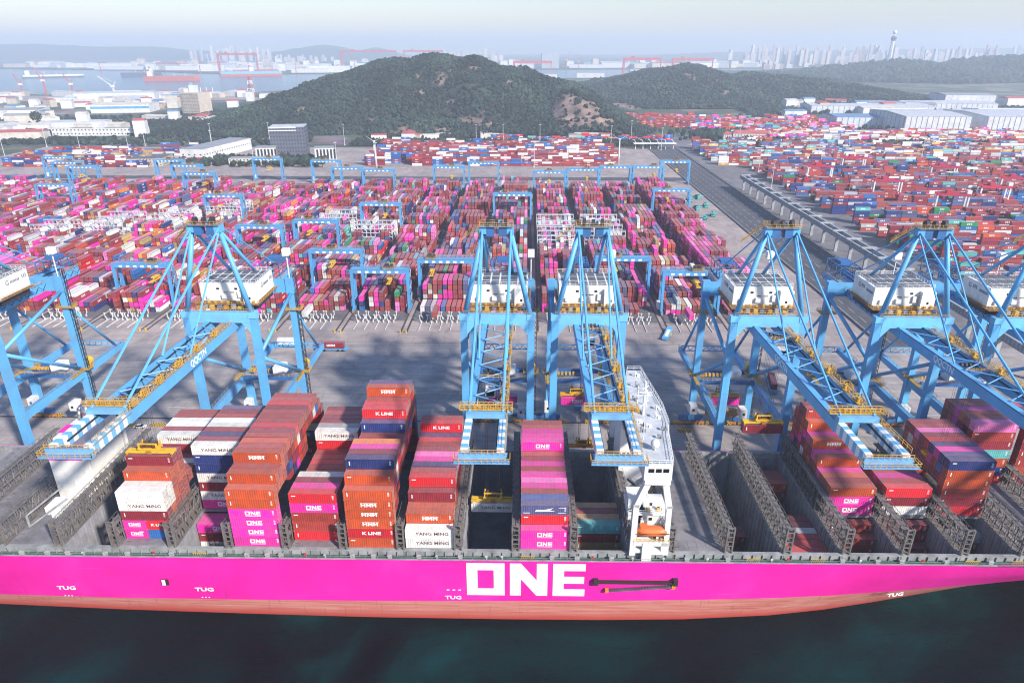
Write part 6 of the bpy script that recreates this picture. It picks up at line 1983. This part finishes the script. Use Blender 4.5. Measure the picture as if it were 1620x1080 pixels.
t = box_building('customs_building', 'cream three-storey building with arched yard left of the white hall', 'building', -470, 856, 46, 40, 9, 8, BEIGE, bmat('roof_slate', (.12, .13, .16)), 3, 12, 1.2, 1.3, 10)
t = box_building('hotel_block', 'tall beige block with grey stair tower left of the hill', 'building', -690, 1490, 42, 36, 46, -18, BEIGE, bmat('roof_beige', (.6, .54, .46)), 7, 7, 1.8, 1.8, 0)
mb = MB(); mb.box(-25.5, -21.2, -18, 18, 0, 44); mb.build('stair_tower', ROOFG, t)
t = box_building('low_office', 'long white low building among trees at the left', 'building', -700, 1150, 150, 16, 12, 3, WHB, ROOFG, 2, 26, 2, 2.2, 2)
mb = MB(); mb.box(-72, -46, -9, 9, 12.5, 20).box(-8, 8, -8.6, 8.6, 12.5, 21); mb.build('upper_storey', WHB, t)
def shed(name, label, x, y, w, d, h, rz, wall, roof, ribs=0, ribm=None, stripe=None, pitch=3, group=None):
    t = thing(name, label, 'warehouse', (x, y, 5.0), R(rz), group)
    mb = MB(); mb.box(-w / 2, w / 2, -d / 2, d / 2, 0, h); mb.build('wall', wall, t)
    mb = MB(); hw, hd = w / 2 + .3, d / 2 + .3
    mb.add([(-hw, -hd, h), (hw, -hd, h), (hw, hd, h), (-hw, hd, h), (-hw, 0, h + pitch), (hw, 0, h + pitch)], [(0, 1, 5, 4), (2, 3, 4, 5), (1, 2, 5), (3, 0, 4)])
    mb.build('roof', roof, t)
    if ribs:
        for q in range(ribs):
            xx = -w / 2 + (q + .0) * w / ribs
            mb = MB(); mb.box(xx - .5, xx + .5, -d / 2 - .25, -d / 2, 0, h); mb.build('wall_rib', ribm, t)
    if stripe:
        mb = MB(); mb.box(-w / 2 - .1, w / 2 + .1, -d / 2 - .12, -d / 2, h * .52, h * .8); mb.build('stripe', stripe, t)
    return t
RIBD = bmat('rib_grey', (.22, .24, .28))
t = shed('warehouse_shed', 'large white warehouse with dark ribs at the right, nearest one', 682, 1270, 104, 150, 28, -3, SHEDW, ROOFP2, 12, RIBD)
mb = MB()
for q in range(9): mb.box(-52.3, -52, -70 + q * 16, -69 + q * 16, 0, 28)
mb.build('side_rib', RIBD, t)
t = shed('warehouse_shed', 'large white warehouse with dark ribs cut by the right edge', 830, 1270, 130, 150, 28, -3, SHEDW, ROOFP2, 15, RIBD)
shed('warehouse_shed', 'blue and white shed left of the ribbed warehouses', 600, 1330, 90, 80, 18, -3, SHEDW, ROOFB, 9, SHEDB)
shed('warehouse_shed', 'long white shed behind the blue and white shed', 740, 1600, 250, 90, 17, -5, SHEDW, ROOFP2, 22, RIBD)
shed('warehouse_shed', 'long grey shed behind the ribbed warehouses', 930, 1640, 190, 90, 20, -5, SHEDW, ROOFP2, 18, RIBD)
shed('warehouse_shed', 'tall pale shed with red corner marks in front of the far hill', 1040, 1760, 110, 90, 30, -6, SHEDW, ROOFG, 8, bmat('rib_pale', (.5, .5, .52)))
shed('warehouse_shed', 'wide white roofed shed at the right edge behind the warehouses', 1010, 1420, 260, 110, 20, -4, SHEDW, bmat('roof_white', (.74, .74, .74)), 12, RIBD)
t = thing('red_roofed_house', 'cream villa with red tiled roof and wings behind the yard', 'building', (345, 1112, 5), R(-4))
mb = MB(); mb.box(-26, 30, -8, 8, 0, 11).box(-40, -28, -7, 7, 0, 9); w_ = mb.build('wall', PALEB, t)
mb = MB()
for (x0, x1, hy, z0) in ((-27, 31, 9, 11), (-41, -27.2, 8, 9)):
    mb.add([(x0, -hy, z0), (x1, -hy, z0), (x1, hy, z0), (x0, hy, z0), (x0 + 6, 0, z0 + 4), (x1 - 6, 0, z0 + 4)], [(0, 1, 5, 4), (2, 3, 4, 5), (1, 2, 5), (3, 0, 4)])
mb.build('roof', ROOFR, t)
for zz in (3, 7.8):
    mb = MB()
    for q in range(12): mb.cbox((-23 + q * 4.6, -8.03, zz), (1.3, .15, 1.8))
    for q in range(3): mb.cbox((-37.5 + q * 3.4, -7.03, min(zz, 6)), (1.2, .15, 1.6))
    tag(mb.build('window_row', WINM, t), kind='stuff')
# toll plaza with arches
t = thing('gate_plaza', 'white gate canopy with curved posts behind the yard at right', 'gate', (180, 1004, 5), R(3))
mb = MB(); mb.box(-30, 30, -5, 5, 7.5, 8.6); mb.build('canopy', WHB, t)
for q in range(6):
    mb = MB(); x = -27 + q * 10.8; mb.beam((x, 0, 0), (x, 0, 7.5), .9); mb.beam((x, 0, 8.6), (x - 2, 0, 12.5), .6); mb.beam((x - 2, 0, 12.5), (x - 5, 0, 13.5), .5); mb.build('post', WHB, t)
# shipyard at the left
shed('factory_hall', 'white factory hall at the left edge with dark roof line', -1090, 1460, 150, 70, 15, 20, WHB, ROOFG, 0, None)
t = shed('factory_hall', 'shed with cream roof and a blue wall stripe', -905, 1600, 120, 80, 17, 12, WHB, PALEB, 0, None, SHEDB)
mb = MB()
for q in range(3): mb.box(-45 + q * 38, -37 + q * 38, -40.5, 0, 17.1, 17.2)
shed('factory_hall', 'long grey-white shipyard hall by the water at the left', -1080, 1880, 190, 60, 24, 16, SHEDW, ROOFP2, 0, None)
for k, (x, y, w) in enumerate(((-620, 1950, 130), (-720, 2060, 90), (-560, 1750, 80), (-1180, 1330, 120))):
    shed('factory_hall', ['long low white shed right of the beige block', 'white waterside shed left of the lattice tower', 'low white shed with blue roof beside the hill foot', 'white low factory at the far left edge'][k], x, y, w, 34, 10, 6, WHB, (ROOFB if k == 2 else ROOFP2), 0, None)
REDC = paint('shipyard_red', (.52, .13, .13), .6, .2, .1); WHC = WHB
t = thing('lattice_tower', 'red and white lattice tower by the water left of the hill', 'tower', (-812, 2110, 5))
for k in range(5):
    mb = MB(); z0, z1 = k * 11, k * 11 + 11; w0, w1 = 9 - k * 1.2, 9 - (k + 1) * 1.2
    for sx_ in (-1, 1):
        for sy_ in (-1, 1): mb.beam((sx_ * w0, sy_ * w0, z0), (sx_ * w1, sy_ * w1, z1), 1.4)
    for sx_ in (-1, 1):
        mb.beam((sx_ * w0, -w0, z0), (sx_ * w1, w1, z1), .9); mb.beam((-w0, sx_ * w0, z0), (w1, sx_ * w1, z1), .9)
    mb.box(-w1 - .5, w1 + .5, -w1 - .5, w1 + .5, z1 - 1, z1)
    mb.build('tower_section', REDC if k % 2 == 0 else WHC, t)
def yard_crane(x, y, h, lean, label, col=None, z=5):
    t = thing('shipyard_crane', label, 'crane', (x, y, z), 0, 'shipyard jib cranes across the water')
    col = col or REDC
    mb = MB(); mb.beam((0, 0, 0), (0, 0, h * .55), 4.5, 4.5, 3, 3); mb.build('tower', col, t)
    mb = MB(); mb.beam((0, 0, h * .5), (lean, 0, h), 2.4, 2.4, 1.4, 1.4); mb.beam((0, 0, h * .75), (lean, 0, h), .8); mb.beam((0, 0, h * .5), (-lean * .25, 0, h * .75), 1.6); mb.build('jib', col, t)
    mb = MB(); mb.cbox((-1, 0, h * .52), (9, 7, 6)); mb.build('machine_house', WHC, t)
for k, (x, y, h, ln, lab) in enumerate(((-1450, 2150, 80, -22, 'tall red jib crane on the near shore at the left'), (-1500, 2120, 62, -16, 'thin dark jib crane left on the near shore'), (-1380, 2170, 60, -20, 'small red jib crane on the near shore beside the hall'),
                                        (-1190, 2060, 58, -40, 'white slanting jib crane behind the long hall'), (-1760, 3900, 90, 14, 'red jib crane behind the red ship'), (-1480, 3860, 95, -16, 'red jib crane behind the blue ship'), (-1000, 4220, 100, -30, 'red jib crane left behind the hill'), (-860, 4260, 85, 20, 'second red jib crane left behind the hill'),
                                        (250, 4800, 110, 24, 'red jib crane in the gap right of the hill'), (330, 4850, 90, -18, 'small red jib crane in the gap right of the hill'), (-2300, 3900, 80, -14, 'pink hazy jib crane far left'), (-1300, 4080, 70, 10, 'pink jib crane right of the blue ship'))):
    yard_crane(x, y, h, ln, lab, WHC if 'white' in lab else None)
def goliath(x, y, w, h, label, z=4, rz=0):
    t = thing('goliath_crane', label, 'gantry crane', (x, y, z), R(rz), 'red goliath cranes of the shipyards')
    mb = MB(); mb.box(-w / 2 - 4, w / 2 + 4, -5, 5, h, h + 12); mb.build('girder', REDC, t)
    mb = MB(); mb.box(-w / 2 - 4, -w / 2 + 5, -7, 7, 0, h); mb.build('leg', REDC, t)
    mb = MB(); mb.beam((w / 2, -12, 0), (w / 2, -1, h), 4); mb.beam((w / 2, 12, 0), (w / 2, 1, h), 4); mb.build('leg', REDC, t)
    mb = MB(); mb.box(-w / 2 + w * .2, -w / 2 + w * .2 + 14, -6, 6, h + 12, h + 18); mb.build('trolley', REDC, t)
goliath(20, 3560, 180, 62, 'red goliath gantry crane rising right of the central hill')
goliath(548, 3560, 178, 76, 'red goliath gantry crane in the gap before the second hill')
goliath(790, 3560, 190, 74, 'red goliath gantry crane behind the top of the second hill')
goliath(-1650, 4150, 220, 92, 'hazy pink goliath crane behind the red ship')
goliath(-1020, 4700, 360, 104, 'hazy pink goliath crane left of the hill top', rz=-6)
goliath(-700, 4900, 260, 104, 'hazy pink goliath crane just left of the hill top', rz=-4)
# ships in the bay
def far_ship(x, y, L_, rz, hullm, bootm, label, h=16, tower=-.38, cargo=None):
    t = thing('moored_ship', label, 'ship', (x, y, 0), R(rz))
    def hullp(k, z0, z1, mt, nm):
        mb = MB(); w = 15 * k; a = L_ / 2
        mb.prism([(-a, -w), (a * .8, -w), (a, 0), (a * .8, w), (-a, w)], z0, z1); return mb.build(nm, mt, t)
    hullp(1.0, -1, h * .45, bootm, 'boot_top'); hullp(1.02, h * .45, h, hullm, 'hull')
    mb = MB(); mb.box(L_ * tower - 10, L_ * tower + 10, -14, 14, h, h + 20); mb.build('superstructure', WHB, t)
    mb = MB(); mb.box(L_ * tower - 9, L_ * tower - 2, -4, 4, h + 20, h + 28); mb.build('funnel', bootm, t)
    if cargo:
        mb = MB(); mb.box(-L_ * .3, L_ * .42, -13, 13, h, h + 7); mb.build('cargo', cargo, t)
    for q in range(3):
        mb = MB(); mb.beam((-L_ * .15 + q * L_ * .2, 0, h), (-L_ * .15 + q * L_ * .2, 0, h + 14), 1.6); mb.build('mast', WHB, t)
HR = bmat('hull_red', (.50, .12, .09)); HB = bmat('hull_pale_blue', (.22, .46, .60)); HD = bmat('hull_dark', (.10, .11, .15))
far_ship(-1590, 3230, 230, 14, HR, HR, 'long red ship moored across the bay', 20)
far_ship(-1430, 3760, 300, 24, HB, HR, 'pale blue container ship moored behind the red ship', 24, .0, bmat('cargo_red', (.4, .14, .14)))
far_ship(-2340, 3560, 260, 40, WHB, HD, 'white and dark barge moored at the far left', 14, -.42)
far_ship(-1980, 3720, 200, 20, HD, HD, 'dark ship left of the red ship across the bay', 18, .2)
far_ship(-1010, 2250, 90, 8, WHB, HB, 'small white vessel moored behind the shipyard hall', 9)
far_ship(-700, 3640, 120, 10, WHB, HD, 'white vessel near the hill at the far shore', 10)
# dock buildings on the far shore
k = 0
for (x, y, w, h, m_) in ((-2600, 4720, 420, 20, SHEDW), (-2150, 4600, 260, 26, WHB), (-1950, 4420, 90, 40, WHB), (-1700, 4300, 160, 24, SHEDW), (-1250, 4180, 200, 22, WHB), (-1120, 4260, 300, 34, SHEDW), (-900, 4420, 160, 44, WHB), (-3300, 5250, 500, 18, SHEDW), (-2900, 5050, 300, 30, WHB), (-1550, 4700, 400, 30, SHEDW),
                         (-780, 4640, 120, 38, WHB), (150, 5100, 120, 96, bmat('tower_grey', (.42, .44, .5))), (60, 3480, 150, 16, WHB), (300, 3520, 130, 20, WHB), (420, 5200, 260, 22, WHB), (620, 5250, 200, 30, SHEDW), (800, 4000, 160, 22, WHB), (-20, 5150, 180, 24, WHB), (950, 5400, 420, 18, PALEB), (1500, 5500, 520, 20, PALEB), (560, 3700, 100, 30, SHEDW)):
    k += 1
    box_building('dock_building', 'pale hazy dock building on the far shore', 'building', x, y, w, 60, h, rh.uniform(-6, 12), m_, ROOFP2, 0, 0, parapet=0, z=4, group='dock buildings on the far shore')
# works, stores and houses spread along both shores
LOWM = []
for (w, d, h) in ((40, 22, 9), (70, 28, 12), (24, 18, 14), (110, 34, 13), (18, 18, 20)):
    mb = MB(); mb.box(-w / 2, w / 2, -d / 2, d / 2, 0, h); mb.slot = 1; mb.add([(-w / 2 - .4, -d / 2 - .4, h), (w / 2 + .4, -d / 2 - .4, h), (w / 2 + .4, d / 2 + .4, h), (-w / 2 - .4, d / 2 + .4, h), (-w / 2 - .4, 0, h + 2.4), (w / 2 + .4, 0, h + 2.4)], [(0, 1, 5, 4), (2, 3, 4, 5), (1, 2, 5), (3, 0, 4)])
    me = mb.mesh('works_building'); me.materials.append(None); me.materials.append(None); LOWM.append(me)
def works(n_, x0, x1, y0, y1, label, grp, sc=1.0, z=5.0, keep=None):
    k_ = 0
    while k_ < n_:
        x, y = rh.uniform(x0, x1), rh.uniform(y0, y1)
        if keep and not keep(x, y): continue
        k_ += 1
        o = link('works_building', rh.choice(LOWM), None, None, (x, y, z), R(rh.choice((8, 12, 15, -20, 95)) + rh.uniform(-4, 4)))
        setmat(o, rh.choice((WHB, WHB, SHEDW, PALEB, BEIGE)), 0); setmat(o, rh.choice((ROOFG, ROOFP2, ROOFP2, ROOFB, ROOFR, PALEB)), 1); o.scale = (sc, sc, sc * rh.uniform(.8, 1.3))
        tag(o, label, 'building', grp)
works(95, -1750, -600, 1560, 2140, 'low pale works building on the near shore of the bay', 'works buildings on the near shore', keep=lambda x, y: x < -640 - (y - 1500) * .1)
works(34, -1150, -560, 1060, 1480, 'low pale building among the park trees at left', 'low buildings in the park land')
works(90, -4200, -700, 4350, 5600, 'hazy low building of the shipyard across the bay', 'low buildings across the bay', 2.2, 4.0, keep=lambda x, y: y > 4250 + abs(x + 1500) * .45)
works(30, -200, 1900, 5150, 5900, 'hazy low building on the far shore right of the hill', 'low buildings beyond the hill', 2.4, 4.0)
works(14, -240, 180, 1112, 1150, 'small pale building at the foot of the central hill', 'buildings at the hill foot', .6)
works(22, 560, 1500, 1480, 1900, 'pale low shed behind the white warehouses', 'low sheds behind the warehouses', 1.2)
LOTM = bmat('lot_concrete', (.36, .31, .28), scale=.02, wear=.4)
for (x0, x1, y0, y1) in ((-1100, -820, 1100, 1160), (-780, -640, 1220, 1290), (-1000, -760, 1330, 1410), (-1700, -1150, 1900, 2120), (-1150, -700, 1960, 2080), (-560, -470, 1060, 1130), (-1600, -1000, 1480, 1560)):
    sheet('lot_pavement', x0, x1, y0, y1, 5.12, LOTM)
sheet('park_road', -1300, -330, 1016, 1028, 5.1, ROADM)
# apartment towers of the far city
APT = [bmat('apartment_pale', (.62, .58, .55)), bmat('apartment_rose', (.58, .48, .45)), bmat('apartment_grey', (.48, .48, .52))]
apm = []
for s in range(4):
    mb = MB(); w, d, h = ((24, 16, 84), (30, 15, 72), (20, 18, 100), (40, 14, 56))[s]
    mb.box(-w / 2, w / 2, -d / 2, d / 2, 0, h).box(-w / 4, w / 4, -d / 4, d / 4, h, h + 5)
    for q in range(3): mb.box(-w / 2 + 2 + q * w / 3, -w / 2 + 4.5 + q * w / 3, -d / 2 - .6, -d / 2, 2, h - 2)
    apm.append(mb.mesh('apartment_tower'))
def towers(n_, x0, x1, y0, y1, sc, label, grp):
    for q in range(n_):
        x = x0 + (x1 - x0) * (q + rh.random()) / n_; s = rh.randrange(4)
        o = link('apartment_tower', apm[s], None, None, (x, rh.uniform(y0, y1), 4), R(rh.uniform(-25, 25)))
        if not apm[s].materials: apm[s].materials.append(None)
        setmat(o, rh.choice(APT)); k_ = sc * rh.uniform(.85, 1.15); o.scale = (1.0, 1.0, k_)
        tag(o, label, 'apartment tower', grp)
towers(40, -3400, -2650, 7200, 7900, 1.25, 'pale apartment tower in the hazy cluster above the bay at left', 'towers left above the bay')
towers(18, -2600, -2080, 7300, 7900, .6, 'low hazy apartment tower right of the left cluster', 'low towers before the far mountain')
towers(36, -1050, -250, 6600, 7300, 1.05, 'pale apartment tower behind the top of the central hill', 'towers behind the central hill')
towers(110, 1700, 3800, 5600, 6500, 1.35, 'hazy apartment tower in the long skyline left of the slender tower', 'towers of the right skyline')
towers(70, 3000, 5600, 6300, 7200, 1.3, 'faint hazy apartment tower right of the slender tower', 'towers behind the far hills')
towers(10, 1500, 1800, 4700, 5000, .5, 'low cream apartment block below the right skyline', 'low blocks below the right skyline')
# slender television tower on the far hill
zt = H3.h(1838, 3800)
t = thing('observation_tower', 'slender white observation tower with ball top on the far hill', 'tower', (1838, 3800, zt - 3), 0)
mb = MB()
for q in range(3):
    a = q * 2.094 + .5
    mb.beam((math.cos(a) * 26, math.sin(a) * 26, 0), (math.cos(a) * 9, math.sin(a) * 9, 22), 6, 6, 5, 5); mb.beam((math.cos(a) * 9, math.sin(a) * 9, 22), (math.cos(a) * 6.5, math.sin(a) * 6.5, 112), 5.5, 5.5, 4, 4)
mb.build('shaft', WHITE, t)
mb = MB(); mb.tube((0, 0, 106), (0, 0, 118), 9, 14, n=14); mb.tube((0, 0, 118), (0, 0, 126), 14, 10, n=14); mb.build('pod', GREYB, t)
mb = MB(); mb.tube((0, 0, 126), (0, 0, 138), 4, 4, n=10); mb.ball((0, 0, 145), 9.5, 14, 10); smooth(mb.build('ball_top', WHITE, t))
# road up the slope right of the hill
mb = MB()
pts = [(246, 1040), (300, 1130), (380, 1300), (500, 1570), (640, 1850), (870, 2220)]
for (a, c) in zip(pts[:-1], pts[1:]):
    dx, dy = c[0] - a[0], c[1] - a[1]; L_ = math.hypot(dx, dy); nx_, ny_ = -dy / L_ * 13, dx / L_ * 13
    mb.add([(a[0] - nx_, a[1] - ny_, 5.3), (a[0] + nx_, a[1] + ny_, 5.3), (c[0] + nx_, c[1] + ny_, 5.3), (c[0] - nx_, c[1] - ny_, 5.3)], [(3, 2, 1, 0)])
tag(mb.build('country_road', CONC), kind='structure')
# ================================================================== ALL OTHER CONTAINERS, ONE OBJECT
def build_stuff():
    n = len(STUFF)
    A = np.array([(s[0], s[1], s[2], s[3], s[4], s[6]) for s in STUFF], dtype=np.float64)
    codes = [s[5] for s in STUFF]
    L = A[:, 4] / 2; H = A[:, 5]; W = 1.22
    sx = np.array([-1, 1, 1, -1, -1, 1, 1, -1.]); sy = np.array([-1, -1, 1, 1, -1, -1, 1, 1.]); sz = np.array([0, 0, 0, 0, 1, 1, 1, 1.])
    lx = L[:, None] * sx[None]; ly = np.full((n, 8), W) * sy[None]; lz = H[:, None] * sz[None]
    ca, sa = np.cos(A[:, 3])[:, None], np.sin(A[:, 3])[:, None]
    V = np.stack([A[:, 0:1] + lx * ca - ly * sa, A[:, 1:2] + lx * sa + ly * ca, A[:, 2:3] + lz], axis=-1).reshape(-1, 3)
    F = np.array([[4, 5, 6, 7], [0, 1, 5, 4], [2, 3, 7, 6], [1, 2, 6, 5], [3, 0, 4, 7]])       # top, two sides, two ends
    faces = (np.arange(n)[:, None, None] * 8 + F[None]).reshape(-1)
    nf = n * 5
    me = D.meshes.new('shipping_containers')
    me.vertices.add(n * 8); me.vertices.foreach_set('co', V.reshape(-1))
    me.loops.add(nf * 4); me.loops.foreach_set('vertex_index', faces.astype(np.int32))
    me.polygons.add(nf)
    me.polygons.foreach_set('loop_start', np.arange(nf, dtype=np.int32) * 4)
    me.polygons.foreach_set('loop_total', np.full(nf, 4, dtype=np.int32))
    # face colour: the paint of each box, a little different from one to the next
    col = np.array([CC[c][1] for c in codes])
    v = RNG.uniform(.78, 1.2, (n, 1)) * (1 + RNG.normal(0, .05, (n, 3)))
    col = np.clip(col * v, 0.005, .85)
    fc = np.ones((n, 5, 4)); fc[:, :, :3] = col[:, None, :]
    at = me.attributes.new('paint', 'FLOAT_COLOR', 'FACE'); at.data.foreach_set('color', fc.reshape(-1))
    kd = np.tile(np.array([0, 1, 1, 2, 2.]), (n, 1)); lg = RNG.uniform(0, 1, (n, 1)) * np.ones((1, 5))
    a2 = me.attributes.new('face_kind', 'FLOAT', 'FACE'); a2.data.foreach_set('value', kd.reshape(-1))
    a3 = me.attributes.new('mark', 'FLOAT', 'FACE'); a3.data.foreach_set('value', lg.reshape(-1))
    uv = np.zeros((n, 5, 4, 2))
    ll = A[:, 4]
    for f in range(5):
        w = ll if f < 3 else np.full(n, 2.44); h = np.full(n, 2.44) if f == 0 else H
        uv[:, f, 1, 0] = w; uv[:, f, 2, 0] = w; uv[:, f, 2, 1] = h; uv[:, f, 3, 1] = h
    ul = me.uv_layers.new(name='metres'); ul.data.foreach_set('uv', uv.reshape(-1))
    me.update(); me.validate(); me.shade_flat()
    m, n_, l, b = node_mat('container_stack_paint')
    N_ = lambda t, **k: N(n_, t, **k)
    ac = N_('ShaderNodeAttribute', attribute_name='paint'); ak = N_('ShaderNodeAttribute', attribute_name='face_kind'); am = N_('ShaderNodeAttribute', attribute_name='mark')
    uvn = N_('ShaderNodeUVMap', uv_map='metres'); sp = N_('ShaderNodeSeparateXYZ'); l.new(uvn.outputs[0], sp.inputs[0])
    def M(op, a, b_=None, c=None, clamp=False):
        x = N_('ShaderNodeMath', operation=op, use_clamp=clamp)
        for i, v_ in enumerate((a, b_, c)):
            if v_ is None: continue
            if isinstance(v_, (int, float)): x.inputs[i].default_value = v_
            else: l.new(v_, x.inputs[i])
        return x.outputs[0]
    U, Vv, K = sp.outputs['X'], sp.outputs['Y'], ak.outputs['Fac']
    is_side = M('COMPARE', K, 1.0, .2); is_end = M('COMPARE', K, 2.0, .2); is_top = M('COMPARE', K, 0.0, .2)
    saw = M('FRACT', M('MULTIPLY', U, 1 / .56))
    tri = M('ABSOLUTE', M('SUBTRACT', saw, .5))
    corr = M('MULTIPLY', M('SMOOTH_MIN', tri, .25, .1), M('ADD', is_side, M('MULTIPLY', is_top, .4)))
    # door rods on the ends: two leaves, four bars and the middle seam, its dark broadened as painted shade
    rods = M('FRACT', M('MULTIPLY', U, 1 / .61)); rod = M('MULTIPLY', M('LESS_THAN', M('ABSOLUTE', M('SUBTRACT', rods, .5)), .09), is_end)
    seam = M('MULTIPLY', M('MAXIMUM', M('LESS_THAN', M('ABSOLUTE', M('SUBTRACT', U, 1.22)), .07), M('GREATER_THAN', M('ABSOLUTE', M('SUBTRACT', U, 1.22)), 1.08)), is_end)
    # frame lines along the edges, darkened to paint in shade between the boxes
    edge_v = M('MINIMUM', Vv, M('SUBTRACT', 2.6, Vv))
    edge = M('LESS_THAN', edge_v, .14)
    # lettering patch on sides of some
    cx = M('LESS_THAN', M('ABSOLUTE', M('SUBTRACT', U, 6.1)), 1.9); cy = M('LESS_THAN', M('ABSOLUTE', M('SUBTRACT', Vv, 1.55)), .6)
    st = M('GREATER_THAN', M('FRACT', M('MULTIPLY', U, .78)), .3); st2 = M('GREATER_THAN', M('FRACT', M('MULTIPLY', U, 1.9)), .25)
    patch = M('MULTIPLY', M('MULTIPLY', M('MULTIPLY', cx, cy), M('MULTIPLY', st, st2)), M('MULTIPLY', is_side, M('LESS_THAN', am.outputs['Fac'], .55)))
    tc = N_('ShaderNodeTexCoord')
    nz = N_('ShaderNodeTexNoise', i_Scale=.5, i_Detail=5.0, i_Roughness=.7); l.new(tc.outputs['Object'], nz.inputs['Vector'])
    dirt = M('MULTIPLY_ADD', nz.outputs['Fac'], .5, .72)
    mx = N_('ShaderNodeMix', data_type='RGBA', blend_type='MULTIPLY'); mx.inputs['Factor'].default_value = 1
    l.new(ac.outputs['Color'], mx.inputs['A'])
    cmb = N_('ShaderNodeCombineXYZ')
    for i in range(3): l.new(dirt, cmb.inputs[i])
    l.new(cmb.outputs[0], mx.inputs['B'])
    m2 = N_('ShaderNodeMix', data_type='RGBA'); l.new(mx.outputs['Result'], m2.inputs['A']); m2.inputs['B'].default_value = (.50, .36, .37, 1)
    l.new(M('MULTIPLY', is_top, M('MULTIPLY', nz.outputs['Fac'], .55)), m2.inputs['Factor'])
    m3 = N_('ShaderNodeMix', data_type='RGBA', blend_type='MULTIPLY'); l.new(m2.outputs['Result'], m3.inputs['A']); m3.inputs['B'].default_value = (.25, .24, .25, 1)
    l.new(M('MULTIPLY', M('MAXIMUM', seam, M('MULTIPLY', edge, .8)), .9), m3.inputs['Factor'])
    m4 = N_('ShaderNodeMix', data_type='RGBA'); l.new(m3.outputs['Result'], m4.inputs['A']); m4.inputs['B'].default_value = (.20, .18, .18, 1)
    l.new(M('MULTIPLY', rod, .65), m4.inputs['Factor'])
    m5 = N_('ShaderNodeMix', data_type='RGBA'); l.new(m4.outputs['Result'], m5.inputs['A']); m5.inputs['B'].default_value = (.8, .78, .76, 1)
    l.new(M('MULTIPLY', patch, .9), m5.inputs['Factor'])
    l.new(m5.outputs['Result'], b.inputs['Base Color']); b.inputs['Roughness'].default_value = .55; b.inputs['Specular IOR Level'].default_value = .3
    bp = N_('ShaderNodeBump'); bp.inputs['Strength'].default_value = .6; bp.inputs['Distance'].default_value = .12
    l.new(corr, bp.inputs['Height']); l.new(bp.outputs[0], b.inputs['Normal'])
    o = link('shipping_containers', me, m)
    tag(o, 'thousands of stacked containers filling the terminal yard and the depot behind the cranes', 'shipping containers', kind='stuff')
    return o
build_stuff()
# ================================================================== HAZE
hz_ = MB(); hz_.box(-15800, 15800, -300, 15500, -1.5, 330)
m = D.materials.new('haze'); m.use_nodes = True
nn, ll = m.node_tree.nodes, m.node_tree.links
nn.clear()
mo = nn.new('ShaderNodeOutputMaterial'); pv = nn.new('ShaderNodeVolumePrincipled')
pv.inputs['Color'].default_value = (0.78, 0.87, 1.0, 1)
pv.inputs['Density'].default_value = 0.00016
pv.inputs['Anisotropy'].default_value = 0.1
ll.new(pv.outputs[0], mo.inputs['Volume'])
m.cycles.homogeneous_volume = True
tag(hz_.build('haze', m), 'pale blue haze over the harbour', kind='stuff')

# labels that several alike things share: say which one it is, counted from the left
_by = {}
for o in COL.objects:
    if o.parent is None and o.get('label') and o.get('category'):
        _by.setdefault(o['label'], []).append(o)
for lab, lst in _by.items():
    if len(lst) < 2: continue
    lst.sort(key=lambda o: math.atan2(o.location.x, o.location.y))
    w = lab.split()
    for i, o in enumerate(lst):
        o['label'] = ' '.join(w[:13]) + ', %s from left' % ORD(i + 1)
